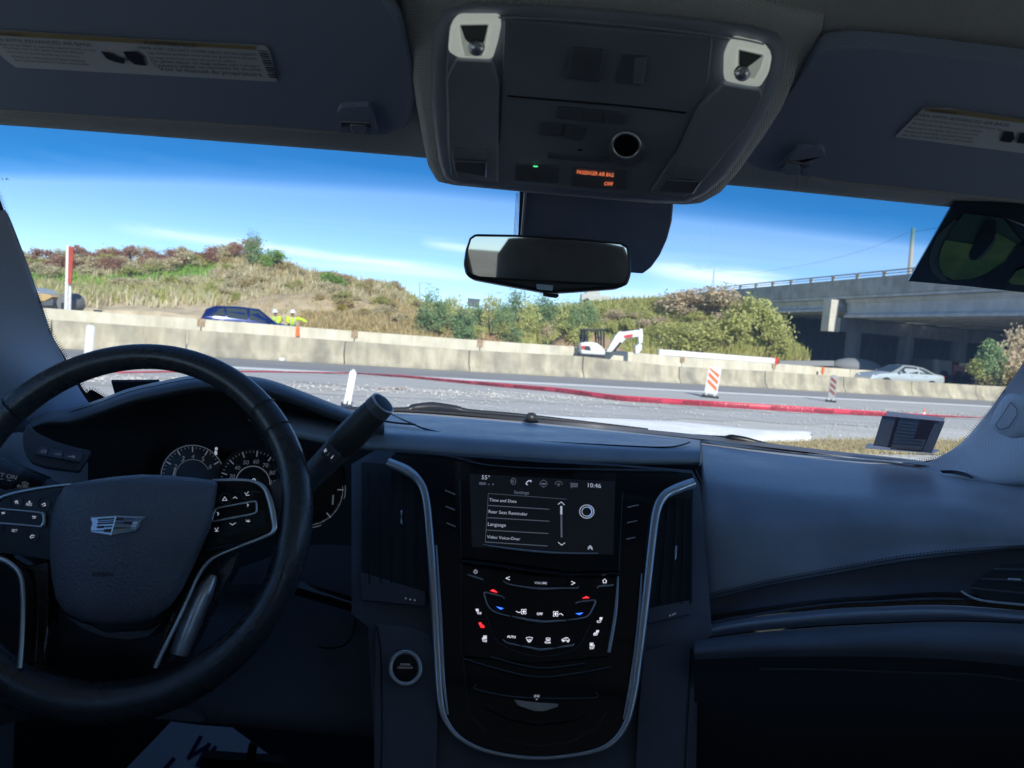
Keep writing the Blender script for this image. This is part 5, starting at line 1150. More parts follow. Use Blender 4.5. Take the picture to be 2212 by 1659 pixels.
# band under the pad, then wood trim, bright strip, and the glove box
wx = [1400, 1481, 1613, 1779, 1900, 2043, 2212, 2400]
def wr(ys, Ys): return [P(x, y, Y) for x, y, Y in zip(wx, ys, Ys)]
patch('lower_band', [wr([1310, 1290, 1262, 1236, 1215, 1196, 1187, 1200], [.915, .91, .905, .90, .895, .885, .85, .80]),
    wr([1345, 1325, 1300, 1275, 1262, 1255, 1250, 1250], [.90, .90, .893, .885, .88, .865, .835, .78]),
    wr([1355, 1338, 1318, 1296, 1288, 1281, 1292, 1310], [.89, .888, .882, .875, .865, .85, .82, .77])], M['hood'], dash, 8, 4)
patch('wood_trim', [wr([1352, 1336, 1316, 1294, 1286, 1279, 1290, 1308], [.888, .886, .88, .873, .863, .848, .818, .768]),
    wr([1362, 1348, 1326, 1304, 1297, 1292, 1303, 1320], [.872, .868, .862, .855, .846, .832, .80, .75]),
    wr([1372, 1358, 1334, 1315, 1309, 1306, 1318, 1334], [.868, .862, .856, .85, .841, .827, .796, .746])], M['wood'], dash, 8, 4)
patch('trim_strip', [wr([1374, 1359, 1335, 1316, 1310, 1307, 1319, 1335], [.868, .862, .856, .850, .841, .827, .796, .746]),
    wr([1383, 1371, 1348, 1332, 1325, 1322, 1334, 1350], [.850, .843, .836, .829, .82, .806, .775, .726]),
    wr([1392, 1383, 1365, 1351, 1345, 1340, 1345, 1360], [.853, .846, .84, .834, .825, .81, .778, .73])], mat('trim_silver', (.50, .54, .60), .25, .35), dash, 8, 4)
gx_ = [1500, 1613, 1779, 1900, 2043, 2212, 2400]
def gr(ys, Ys): return [P(x, y, Y) for x, y, Y in zip(gx_, ys, Ys)]
patch('glovebox_top', [gr([1383, 1368, 1354, 1348, 1343, 1348, 1363], [.86, .85, .845, .835, .82, .79, .74]),
    gr([1388, 1376, 1364, 1358, 1355, 1360, 1378], [.80, .79, .785, .775, .76, .735, .69]),
    gr([1405, 1398, 1393, 1391, 1393, 1402, 1430], [.765, .76, .755, .745, .73, .705, .665]),
    gr([1425, 1420, 1418, 1419, 1424, 1440, 1470], [.765, .76, .755, .745, .73, .705, .665])], M['knee'], dash, 8, 5)
patch('glovebox_door', [gr([1420, 1415, 1413, 1414, 1419, 1435, 1465], [.785, .78, .775, .765, .75, .725, .685]),
    gr([1470, 1468, 1470, 1474, 1482, 1500, 1530], [.79, .785, .78, .77, .755, .73, .69]),
    gr([1560, 1560, 1562, 1566, 1572, 1585, 1600], [.80, .795, .79, .78, .765, .74, .70]),
    gr([1720, 1720, 1720, 1720, 1720, 1720, 1720], [.84, .835, .83, .82, .805, .78, .74])], mat('glovebox_dark', (.07, .074, .085), .5), dash, 8, 4)
surf_tube('glovebox_seam', [y1(480, 1468)+(.775,), y1(900, 1470)+(.772,), y1(1400, 1488)+(.762,), y1(1900, 1505)+(.738,), y1(2210, 1548)+(.715,)], .0012, M['dash2'], dash)
# sun-lit side piece of the dash at the far right
patch('side_defroster', [prow((2030, 1016, 1.11), (2060, 1016, 1.09), (2085, 1021, 1.07), (2103, 1030, 1.05)), prow((2036, 1022, 1.10), (2060, 1024, 1.08), (2085, 1029, 1.06), (2100, 1035, 1.045))], M['frit'], dash, 4, 3)
# right round vent
RV_ = Plane(P(2130, 1250, .83), P(2212, 1300, .80), P(2200, 1240, .815))
plate('vent_housing', RV_, [y1(1850, 935), y1(2000, 815), y1(2080, 785), (2260, 1215), (2330, 1240), (2330, 1300), y1(2210, 1045), y1(2050, 1030), y1(1920, 1000)], .01, M['cavity'], dash, .004, r=6)
for (a, b) in (((2010, 815), (2330, 822)), ((1930, 878), (2330, 895)), ((1855, 938), (2330, 985))):
    tube('vent_slat', [RV_.pt(*y1(*a), .008), RV_.pt(*y1(*b), .008)], .0013, M['satinch'] if False else M['dash2'], dash, 6)
tube('vent_trim', [RV_.pt(*y1(*q), .009) for q in ((1800, 958), (1860, 995), (1940, 1020), (2050, 1034), (2210, 1048), (2330, 1050))], .0016, M['chrome'], dash, 8, sm=6)
plate('vent_lever', RV_, [y1(2102, 872), y1(2190, 875), y1(2192, 892), y1(2104, 887)], .004, M['chrome'], dash, .013, bevel=.001)
# ---- binnacle hood over the gauges
hxx = [55, 100, 150, 213, 273, 335, 422, 500, 577, 650, 713, 770, 830]
hy = [921, 893, 884, 864, 842, 827, 811, 810, 820, 845, 870, 890, 905]
hY = [.93, .96, .985, 1.0, 1.0, 1.0, 1.0, 1.0, 1.0, 1.0, 1.0, 1.0, 1.0]
def hr(dy, dY, f=1): return [P(x, y+dy*(g if f else 1), Y+dY) for x, y, Y, g in zip(hxx, hy, hY, [.3, .75, 1, 1, 1, 1, 1, 1, .95, .9, .9, .9, .9])]
patch('binnacle_hood', [hr(6, .5, 0), hr(1.5, .22, 0), hr(-1, .05, 0), hr(3, -.01), hr(12, -.038), hr(24, -.048), hr(33, -.042), hr(37, -.025), hr(38, .03), hr(40, .08)], M['hood'], dash, 6, 5)
surf_tube('stitched_seam', list(zip(hxx[2:9], [y+7 for y in hy[2:9]], [Y-.026 for Y in hY[2:9]])), .0009, M['frit'], dash, 6)
# gauge cavity
patch('gauge_cavity', [prow((60, 935, .97), (160, 905, 1.0), (335, 860, 1.03), (500, 845, 1.04), (650, 878, 1.04), (830, 935, 1.04)),
    prow((120, 990, .98), (220, 960, 1.03), (350, 930, 1.08), (500, 925, 1.09), (650, 940, 1.09), (860, 980, 1.03)),
    prow((150, 1060, .96), (250, 1050, 1.02), (360, 1050, 1.075), (500, 1050, 1.08), (650, 1050, 1.08), (860, 1080, .99)),
    prow((150, 1160, .94), (250, 1170, .98), (360, 1180, 1.0), (500, 1180, 1.0), (650, 1180, 1.0), (850, 1200, .96)),
    prow((150, 1260, .90), (250, 1270, .92), (360, 1280, .92), (500, 1280, .92), (650, 1280, .92), (850, 1300, .92))], M['cavity'], dash, 5, 5)
GP = Plane(P(350, 1000, 1.05), P(700, 1030, 1.05), P(500, 1150, 1.02))
def gauge(name, cx, cy_, r, a0, a1, nt, lab, rings=((1.0, 1.3),), nums=None, face=True):
    if face: plate(name+'_face', GP, ell(cx, cy_, r*1.05, r*1.05, 40), .004, M['screenb'], dash, .001)
    for k, w in rings: lines('gauge_ring', GP, [ell(cx, cy_, r*k, r*k, 44, a0-6, a1+6)], w, M['dim_t'], dash, .004)
    mb = MB(); mbm = MB()
    for i in range(nt):
        a = rad(a0+(a1-a0)*i/(nt-1)); c, s = math.cos(a), math.sin(a)
        ribbon(mb, GP, [(cx+c*r*.80, cy_+s*r*.80), (cx+c*r*.95, cy_+s*r*.95)], 2.6, .005)
        for j in (1, 2, 3):
            b = a+rad((a1-a0)/(nt-1))*j/4
            if i < nt-1: ribbon(mbm, GP, [(cx+math.cos(b)*r*.90, cy_+math.sin(b)*r*.90), (cx+math.cos(b)*r*.95, cy_+math.sin(b)*r*.95)], 1.1, .005)
    mb.build('gauge_tick', M['gauge_t'], dash, False, fix=False); mbm.build('gauge_tick', M['dim_t'], dash, False, fix=False)
    if nums:
        mb = MB()
        for i, s_ in enumerate(nums):
            a = rad(a0+(a1-a0)*i/(nt-1)); x, y = cx+math.cos(a)*r*.64, cy_+math.sin(a)*r*.64; hw_ = {1: 3.0, 2: 6.0, 3: 9.0}[len(s_)]*(.55 if s_ == '1' else 1); text('x', GP, s_, (x-hw_, y+4), (x+hw_, y+4.5), None, mb=mb, off=.005)
        mb.build('gauge_number', M['dim_t'], dash, False, fix=False)
gauge('tachometer', 416, 1030, 68, 180, 330, 6, '', nums=['1', '2', '3', '4', '5', '6'], rings=((1.0, 1.6), (.55, 1.2)))
gauge('speedometer', 546, 1044, 74, 172, 358, 8, '', nums=['20', '30', '40', '50', '60', '70', '80', '100'], rings=((.5, 2.2),))
text('speed_readout', GP, '0', (541, 1048), (551, 1049), M['white_t'], dash, off=.006)
gauge('fuel_gauge', 664, 1058, 82, 0, 100, 3, '', rings=((1.0, 1.6), (.93, 1.2)))
text('gauge_number', GP, '1', (717, 1090), (720, 1090), M['dim_t'], dash, off=.006)
# little car symbol between the dials
flat('car_symbol', GP, [rounded([n5(1872, 908), n5(1896, 908), n5(1898, 935), n5(1870, 935)], 3), rounded([n5(1866, 938), n5(1890, 938), n5(1894, 976), n5(1870, 978)], 4)], M['white_t'], dash, .008)
# ---- left dash: switch bezel and end panel
LB = Plane(P(60, 930, .85), P(180, 1010, .86), P(80, 1000, .84))
patch('dash_end_panel', [prow((-400, 900, .80), (-200, 915, .82), (0, 935, .86), (50, 935, .88), (100, 960, .90), (190, 1000, .92)),
    prow((-400, 980, .78), (-200, 990, .80), (0, 1000, .85), (50, 1010, .87), (100, 1030, .89), (190, 1050, .92)),
    prow((-400, 1080, .77), (-200, 1080, .79), (0, 1085, .84), (60, 1090, .86), (110, 1100, .88), (190, 1110, .91)),
    prow((-400, 1260, .76), (-200, 1260, .78), (0, 1260, .83), (60, 1260, .85), (110, 1260, .87), (190, 1270, .89))], M['dash'], dash, 5, 5)
plate('switch_bezel', LB, zz(n5, (240, 715), (195, 790), (195, 880), (220, 965), (275, 1040), (400, 1082), (690, 1118), (800, 940), (640, 905), (480, 858), (330, 790), (275, 740)), .012, M['hood'], dash, .004, r=6, bevel=.003)
bx = [(n5(345, 900), n5(425, 915), n5(405, 990), n5(300, 965)), (n5(428, 915), n5(560, 938), n5(535, 1012), n5(408, 990)), (n5(563, 938), n5(725, 962), n5(700, 1040), n5(538, 1012))]
for k, q in enumerate(bx): plate('push_button', LB, list(q), .006, M['switch'], dash, .009, r=2, bevel=.0012)
text('button_print', LB, 'HUD', n5(352, 958), n5(402, 960), M['dim_t'], dash, .0102); lines('button_print', LB, [ell(*n5(380, 944), 5.5, 3.2, 14, 200, 400)], .8, M['dim_t'], dash, .0102)
text('button_print', LB, 'INFO', n5(474, 975), n5(530, 980), M['dim_t'], dash, .0102)
lines('button_print', LB, [zz(n5, (590, 990), (620, 990)), zz(n5, (610, 984), (620, 990), (610, 996)), ell(*n5(640, 992), 3, 2.6, 10), zz(n5, (640, 980), (640, 1004)), zz(n5, (628, 992), (654, 992))], .8, M['dim_t'], dash, .0102)
# ---- knee area, left lower dash
patch('knee_panel', [prow((120, 1230, .92), (300, 1240, .93), (500, 1230, .94), (650, 1180, .95), (800, 1180, .93), (930, 1180, .92)),
    prow((120, 1320, .90), (300, 1320, .91), (500, 1320, .92), (650, 1290, .92), (800, 1290, .905), (930, 1290, .90)),
    prow((120, 1400, .87), (300, 1400, .88), (500, 1400, .885), (650, 1390, .885), (780, 1385, .875), (930, 1380, .87)),
    prow((120, 1480, .85), (300, 1490, .85), (500, 1500, .855), (650, 1500, .855), (780, 1500, .845), (930, 1500, .835)),
    prow((120, 1540, .84), (300, 1545, .84), (440, 1560, .845), (600, 1570, .845), (780, 1588, .835), (930, 1596, .825)),
    prow((120, 1545, .88), (300, 1550, .88), (440, 1566, .885), (600, 1576, .885), (780, 1594, .875), (930, 1602, .865))], M['knee'], dash, 5, 5)
surf_tube('panel_seam', [(690, 1398, .872), (720, 1400, .87), (748, 1390, .868), (764, 1365, .868), (768, 1335, .875)], .0012, M['frit'], dash)
patch('column_cover', [prow((-120, 1240, .80), (60, 1250, .80), (200, 1270, .80), (330, 1300, .80), (430, 1330, .82)),
    prow((-120, 1400, .78), (60, 1400, .77), (200, 1400, .765), (330, 1400, .77), (420, 1400, .80)),
    prow((-120, 1560, .78), (60, 1530, .78), (200, 1520, .775), (330, 1500, .78), (420, 1480, .80))], M['cavity'], dash, 5, 5)
plate('release_lever', Plane(P(300, 1550, .80), P(450, 1560, .80), P(380, 1500, .81)), zz(y2, (700, 735), (880, 672), (1040, 682), (1080, 715), (1100, 752), (900, 735)), .01, M['knee'], dash, 0, r=5, bevel=.003)
patch('left_lower_panel', [prow((-300, 1150, .78), (-100, 1160, .80), (60, 1180, .82), (130, 1200, .84)), prow((-300, 1400, .76), (-100, 1400, .78), (60, 1400, .80), (130, 1400, .83)), prow((-300, 1660, .74), (-100, 1600, .76), (30, 1560, .78), (130, 1545, .82))], M['cavity'], dash, 4, 4)
# trim between the column and the stack
patch('wood_trim', [prow((600, 1240, .90), (768, 1292, .885), (850, 1318, .875), (945, 1350, .862)), prow((600, 1262, .89), (768, 1308, .872), (850, 1332, .862), (945, 1366, .85)), prow((600, 1275, .895), (768, 1324, .878), (850, 1348, .867), (945, 1380, .855))], M['wood'], dash, 6, 4)
tube('trim_edge', prow(z8(5, 832)+(.873,), z8(120, 862)+(.868,), z8(260, 912)+(.858,), z8(370, 948)+(.85,)), .0012, M['satinch'], dash, 6, sm=5)
# ================================================================== centre stack
stack = thing('centre_stack', 'glossy black centre stack with a settings screen and lit climate controls inside a chrome U', 'centre console', P(1165, 1600, .75))
CS = Plane(P(930, 1000, .93), P(1400, 1030, .93), P(1165, 1640, .74))
Lp = [(160, 150), (250, 190), (310, 240), (345, 320), (365, 500), (385, 800), (402, 1100), (420, 1340), (460, 1450), (540, 1530), (680, 1585), (900, 1612)]
Rp = [(1120, 1590), (1250, 1545), (1330, 1450), (1372, 1300), (1400, 1100), (1435, 800), (1462, 550), (1485, 390), (1525, 315), (1590, 280), (1670, 250)]
full = zz(z8, *(Lp+Rp))
plate('surround', CS, zz(z8, (100, 90), *Lp[0:0], (-20, 160), (-20, 900), (60, 960), (100, 1700), (1680, 1700), (1690, 1050), (1760, 1000), (1700, 260), (1660, 190), (900, 130)), .02, M['knee'], stack, -.018)
base = [z8(*p) for p in Lp]+[z8(*p) for p in Rp]+zz(z8, (1660, 205), (1300, 170), (900, 150), (500, 120), (200, 95))
plate('fascia', CS, base, .012, M['gloss'], stack, -.004)
# chrome U
path = [CS.pt(*z8(*p), .004) for p in Lp+Rp]
tube('chrome_trim', path, [.0062, .007, .0055, .005, .005, .0048, .0042, .0038, .003, .0026, .0022, .002, .0022, .0028, .0035, .004, .0045, .005, .0052, .0056, .006, .007, .0065], M['chrome'], stack, 12, sm=7, flat=.75, ref=CS.n)
tube('chrome_inner_trim', [CS.pt(*z8(*q), .002) for q in ((398, 560), (418, 900), (432, 1200), (455, 1395))], [.001, .0022, .0022, .001], M['satinch'], stack, 8, sm=6)
tube('chrome_inner_trim', [CS.pt(*z8(*q), .002) for q in ((1412, 700), (1390, 1000), (1356, 1250), (1322, 1420))], [.001, .0022, .0022, .001], M['satinch'], stack, 8, sm=6)
tube('brow_line', [CS.pt(*z8(*q), .0) for q in ((200, 98), (450, 118), (640, 162), (900, 180), (1200, 186), (1600, 192))], .0009, M['dash2'], stack, 6, sm=6)
# vents on both sides
m_slat = mat('vent_slat', (.03, .03, .033), .45)
plate('vent_recess', CS, zz(z8, (30, 150), (165, 160), (255, 205), (318, 260), (340, 420), (360, 800), (140, 730), (30, 700)), .004, M['cavity'], stack, -.012)
plate('vent_recess', CS, zz(z8, (1520, 340), (1600, 300), (1665, 285), (1660, 840), (1450, 870), (1480, 560), (1500, 400)), .004, M['cavity'], stack, -.012)
for x0, x1 in ((175, 178), (232, 238), (290, 302), (60, 70), (118, 125)): tube('vent_slat', [CS.pt(*z8(x0, 200 if x0 < 250 else 260), -.008), CS.pt(*z8(x1, 750), -.008)], .0016, m_slat, stack, 6)
for x0, x1 in ((1545, 1500), (1585, 1555), (1625, 1608), (1655, 1650)): tube('vent_slat', [CS.pt(*z8(x0, 330), -.008), CS.pt(*z8(x1, 850), -.008)], .0016, m_slat, stack, 6)
plate('vent_lever', CS, zz(z8, (220, 385), (232, 386), (228, 420), (232, 455), (220, 452), (224, 420)), .005, M['chrome'], stack, -.003, bevel=.0008)
plate('vent_lever', CS, zz(z8, (1578, 560), (1588, 562), (1582, 632), (1574, 630)), .005, M['chrome'], stack, -.003, bevel=.0008)
# dimmer strips under the vents
for s, pts, dots in (('l', ((20, 690), (345, 790), (350, 860), (30, 830)), ((248, 822), (270, 827), (292, 831))), ('r', ((1450, 870), (1650, 830), (1655, 900), (1440, 945)), ((1552, 907), (1566, 902), (1577, 897)))):
    plate('vent_dial', CS, zz(z8, *pts), .004, M['hood'], stack, -.007, r=3, bevel=.001)
    for d_ in dots: flat('dial_dot', CS, [ell(*z8(*d_), 2.1, 2.1, 10)], M['dim_t'], stack, -.006)
# screen
plate('screen_bezel', CS, zz(z8, (515, 232), (900, 262), (1318, 300), (1308, 480), (1300, 685), (1060, 690), (900, 668), (700, 640), (520, 622)), .004, M['screenb'], stack, .001, r=2, bevel=.0008)
scr = plate('screen', CS, [y3(270, 130), y3(1860, 210), y3(1840, 1010), y3(300, 920)], .001, mat('display_glow', (.015, .02, .028), .18, emit=(.25, .33, .45), es=.006), stack, .0022)
T = lambda s, a, b, m_='white_t', bold=.0, hs=1.0: text('screen_lettering', CS, s, y3(*a), y3(*b), M[m_], stack, .0028, hs=hs, bold=bold)
T('55°', (404, 184), (492, 190)); T('10:46', (1563, 272), (1705, 280)); T('Settings', (757, 342), (920, 350), 'dim_t', .02)
T('Time and Date', (488, 424), (784, 442)); T('Rear Seat Reminder', (480, 552), (904, 582)); T('Language', (472, 690), (668, 702)); T('Video Voice-Over', (462, 826), (824, 852))
for q in (((478, 470), (1140, 512)), ((468, 603), (1140, 642)), ((458, 738), (1130, 776)), ((450, 868), (1120, 912))): lines('menu_line', CS, [zz(y3, *q)], 1.6, M['dim_t'], stack, .0028)
lines('menu_line', CS, [zz(y3, (445, 870), (478, 340), (1330, 402))], .8, M['dim_t'], stack, .0028)
lines('scroll_arrow', CS, [zz(y3, (1238, 458), (1272, 432), (1306, 464)), zz(y3, (1240, 872), (1276, 902), (1312, 878)), zz(y3, (1564, 930), (1587, 908), (1610, 934)), zz(y3, (1564, 948), (1587, 926), (1612, 952))], 1.8, M['white_t'], stack, .0028)
flat('scroll_bar', CS, [zz(y3, (1261, 476), (1284, 478), (1284, 570), (1261, 568))], M['white_t'], stack, .0028)
flat('scroll_bar', CS, [zz(y3, (1264, 572), (1282, 572), (1285, 818), (1266, 818))], M['dim_t'], stack, .0028)
gear = []; gc = y3(1550, 537)
for i in range(54): a = 2*math.pi*i/54; rr_ = (16 if (i//1) % 3 else 14.2); gear.append((gc[0]+rr_*math.cos(a), gc[1]+rr_*.92*math.sin(a)))
lines('gear_icon', CS, [gear+[gear[0]], ell(*gc, 10.5, 9.8, 26)+[ell(*gc, 10.5, 9.8, 26)[0]]], 1.2, M['white_t'], stack, .0028)
flat('gear_icon', CS, [ell(*gc, 13, 12, 26)[0:0]+[(gc[0]+12.6*math.cos(rad(a)), gc[1]+11.8*math.sin(rad(a))) for a in range(-80, 90, 10)]+[(gc[0]+9.5*math.cos(rad(a)), gc[1]+9*math.sin(rad(a))) for a in range(80, -90, -10)]], mat('icon_blue', (.05, .1, .3), .4, emit=(.2, .4, 1), es=.25), stack, .0028)
cc = y3(1080, 232); lines('compass_icon', CS, [ell(*cc, 7.2, 6.8, 24)+[ell(*cc, 7.2, 6.8, 24)[0]], [(cc[0], cc[1]-9), (cc[0], cc[1]-6.5)], [(cc[0], cc[1]+6.5), (cc[0], cc[1]+9)], [(cc[0]-9, cc[1]), (cc[0]-6.5, cc[1])], [(cc[0]+6.5, cc[1]), (cc[0]+9, cc[1])]], 1.0, M['dim_t'], stack, .0028)
T('NW', (1060, 242), (1102, 244), 'white_t')
cc = y3(752, 208); lines('audio_icon', CS, [ell(*cc, 5, 6.8, 18)+[ell(*cc, 5, 6.8, 18)[0]], ell(cc[0]-1, cc[1], 2, 2.8, 12)+[ell(cc[0]-1, cc[1], 2, 2.8, 12)[0]], zz(y3, (740, 178), (720, 205), (738, 240))], 1.2, M['dim_t'], stack, .0028)
lines('phone_icon', CS, [zz(y3, (888, 235), (900, 215), (920, 200), (945, 200)), zz(y3, (890, 238), (905, 244)), zz(y3, (932, 205), (945, 212))], 2.2, M['white_t'], stack, .0028)
cc = y3(1244, 244); lines('climate_icon', CS, [ell(*cc, 8, 7.5, 18, 180, 360)]+[[(cc[0]-4*math.cos(rad(a)), cc[1]-4*math.sin(rad(a))), (cc[0]+4*math.cos(rad(a)), cc[1]+4*math.sin(rad(a)))] for a in (0, 60, 120)], 1.1, M['dim_t'], stack, .0028)
flat('message_icon', CS, [zz(y3, (1372, 224), (1452, 230), (1450, 272), (1390, 270), (1378, 286), (1376, 268))], M['dim_t'], stack, .0026); T('SMS', (1380, 262), (1444, 267), 'ink')
flat('wifi_icon', CS, [rounded(zz(y3, (378, 216), (452, 220), (452, 246), (378, 244)), 2.3)], M['dim_t'], stack, .0026); T('WiFi', (390, 240), (444, 242), 'ink')
flat('signal_icon', CS, [zz(y3, (468, 246), (488, 230), (488, 248)), zz(y3, (512, 246), (536, 226), (536, 248))], M['dim_t'], stack, .0026)
tube('screen_strip', [CS.pt(*y3(*q), .003) for q in ((420, 898), (700, 940), (1180, 985), (1676, 994))], [.0006, .0014, .0014, .0008], M['satinch'], stack, 8, sm=6)
# side hard keys of the screen
for (a, b) in (((5, 305), (118, 350)), ((12, 480), (118, 522)), ((28, 662), (122, 702)), ((1995, 490), (2114, 465)), ((1990, 660), (2096, 636)), ((1982, 838), (2078, 818))):
    tube('key_bar', [CS.pt(*y3(*a), .002), CS.pt(*y3(*b), .002)], .0010, M['chrome'], stack, 6)
for (x, y, s_) in ((55, 243, 'NAV'), (2050, 395, 'SRC')): pass
lines('fascia_edge', CS, [zz(z8, (515, 232), (520, 622)), zz(z8, (1318, 300), (1300, 685)), zz(z8, (520, 655), (522, 1115)), zz(z8, (530, 1115), (560, 1400), (640, 1480))], .8, M['dash2'], stack, .002)
# curved shelf between screen and climate panel
patch('shelf', [[CS.pt(*z8(*q), .003) for q in ((522, 628), (700, 648), (900, 675), (1100, 694), (1300, 690))], [CS.pt(*z8(*q), .010) for q in ((522, 640), (700, 662), (900, 690), (1100, 704), (1300, 700))], [CS.pt(*z8(*q), .004) for q in ((522, 652), (700, 676), (900, 702), (1100, 714), (1300, 710))]], M['gloss'], stack, 6, 4)
# climate panel
plate('climate_panel', CS, [y4(185, 62), y4(1000, 190), y4(1895, 182), (1318, 1410), y4(1780, 1060), y4(1000, 1140), y4(215, 1060), y4(205, 600)], .004, M['gloss'], stack, .001, r=2, bevel=.0008)
tube('panel_edge', [CS.pt(*y4(*q), .004) for q in ((1890, 195), (1862, 600), (1790, 1020))], [.0012, .0022, .002], M['satinch'], stack, 8, sm=5)
def bar(pts, r_, m_='satinch'): tube('touch_bar', [CS.pt(*y4(*q), .0035) for q in pts], r_, M[m_], stack, 8, sm=5)
bar(((640, 240), (700, 278), (850, 305), (1045, 328), (1250, 322), (1440, 320), (1455, 300)), [.0006, .001, .0013, .0016, .0013, .001, .0006])
bar(((248, 172), (300, 190), (400, 220), (415, 234)), [.0006, .0012, .0012, .0006]); bar(((1662, 322), (1690, 300), (1820, 290), (1832, 276)), [.0006, .0012, .0012, .0006])
bar(((655, 436), (620, 408), (520, 385), (437, 368), (445, 430), (480, 520), (560, 585), (720, 628)), [.0007, .001, .001, .001, .001, .0009, .0009, .0007])
bar(((735, 628), (850, 655), (1045, 684), (1200, 680), (1330, 672)), [.0008, .0013, .0017, .0013, .0008])
bar(((1345, 668), (1480, 650), (1560, 622), (1610, 550), (1640, 458), (1540, 462), (1450, 474), (1430, 490)), [.0007, .0009, .001, .001, .0012, .001, .0009, .0006])
bar(((638, 880), (680, 915), (760, 935), (835, 950)), [.0006, .001, .0012, .0008]); bar(((842, 952), (940, 970), (1030, 990), (1120, 985), (1205, 975)), [.0008, .0013, .0016, .0013, .0008]); bar(((1215, 972), (1300, 958), (1390, 945), (1410, 925)), [.0008, .0012, .0011, .0006])
TC = lambda s, a, b, m_='lit_w': text('lit_lettering', CS, s, y4(*a), y4(*b), M[m_], stack, .0026, bold=.012)
TC('VOLUME', (980, 274), (1118, 278), 'white_t'); TC('OFF', (1006, 612), (1070, 615)); TC('AUTO', (682, 858), (776, 866)); TC('REAR', (1094, 920), (1158, 923))
LI = lambda n_, segs, w=1.3, m_='lit_w': lines(n_, CS, [[y4(*p) for p in s] for s in segs], w*.8, M[m_], stack, .0026)
LI('volume_arrow', [((710, 196), (670, 212), (710, 230)), ((1382, 246), (1422, 264), (1382, 282))], 1.4)
LI('home_icon', [((1722, 242), (1745, 220), (1768, 244)), ((1729, 240), (1730, 262), (1762, 262), (1762, 240))], 1.3)
pc = y4(339, 141); lines('power_icon', CS, [ell(*pc, 3.6, 3.6, 18, -60, 240), [(pc[0], pc[1]-5), (pc[0], pc[1])]], 1.0, M['white_t'], stack, .0026)
flat('temperature_up', CS, [zz(y4, (494, 346), (536, 334), (580, 368), (540, 362)), zz(y4, (1498, 432), (1545, 408), (1582, 426))], M['lit_r'], stack, .0026)
flat('temperature_down', CS, [zz(y4, (562, 518), (646, 540), (612, 554)), zz(y4, (1426, 596), (1512, 586), (1475, 612))], M['lit_b'], stack, .0026)
def fan(c, r_=4.2, m_='lit_w'):
    lines('fan_icon', CS, [ell(c[0]+r_*.62*math.cos(rad(a)), c[1]+r_*.62*math.sin(rad(a)), r_*.62, r_*.42, 12, rot=a)+[ell(c[0]+r_*.62*math.cos(rad(a)), c[1]+r_*.62*math.sin(rad(a)), r_*.62, r_*.42, 12, rot=a)[0]] for a in (45, 135, 225, 315)], 1.0, M[m_], stack, .0026)
fan(y4(864, 576), 5.4); fan(y4(1211, 600), 5.4)
LI('fan_arrow', [((782, 572), (810, 586), (834, 578)), ((1243, 606), (1268, 596), (1292, 616))], 1.5)
def seat_icon(x, y, s, m_, heat=False, vent=False, full=False):
    q = lambda a, b: (x+a*s, y+b)
    LI('seat_icon', [(q(-22, 0-18), q(-10, 18), q(24, 22), q(28, 6), q(-2, 4)), (q(-22, -18), q(-8, -20), q(-2, 4))], 1.2, m_)
    if vent: fan(y4(x+10*s, y-26), 3.6, m_)
    if heat:
        for k in (-26, -16, -6): LI('heat_icon', [(q(k-2, -34), q(k+5, -26), q(k-2, -18), q(k+6, -10))], 1.0, m_)
        for b in (-34, -24): LI('heat_icon', [(q(-32, b+2), q(0, b+4))], .9, m_)
    if full:
        for k in (0, 9, 18): LI('heat_icon', [(q(k, -10), q(k+4, -2), q(k, 6), q(k+4, 14))], 1.0, m_)
seat_icon(372, 580, 1, 'lit_w', heat=True); seat_icon(405, 728, 1, 'lit_r', heat=True, full=True); seat_icon(432, 882, 1, 'lit_w', vent=True)
seat_icon(1690, 672, -1, 'lit_w', heat=True); seat_icon(1652, 812, -1, 'lit_w', heat=True, full=True); seat_icon(1612, 960, -1, 'lit_w', vent=True)
LI('defrost_icon', [((890, 860), (924, 852), (960, 860), (944, 896), (906, 896), (890, 860)), ((910, 875), (914, 910)), ((925, 872), (925, 912)), ((940, 875), (936, 908))], 1.2)
LI('rear_defrost_icon', [((1108, 862), (1150, 864), (1150, 888), (1108, 886), (1108, 862)), ((1118, 872), (1118, 896)), ((1129, 872), (1129, 896)), ((1140, 872), (1140, 896))], 1.1)
LI('recirculate_icon', [((1278, 890), (1280, 876), (1300, 872), (1315, 858), (1340, 860), (1352, 876), (1362, 880), (1358, 894), (1278, 890)), ((1310, 880), (1320, 870), (1334, 876))], 1.2)
fl = zz(y4, (1290, 895))[0]
for q in ((1296, 894), (1346, 898)): c = y4(*q); lines('recirculate_icon', CS, [ell(*c, 1.8, 1.8, 10)+[ell(*c, 1.8, 1.8, 10)[0]]], 1.0, M['lit_w'], stack, .0027)
lines('panel_groove', CS, [zz(y4, (470, 640), (520, 820), (600, 920), (720, 990), (880, 1040), (1040, 1066), (1200, 1050), (1400, 1000), (1500, 900), (1590, 720))], 1.0, M['dash2'], stack, .0024)
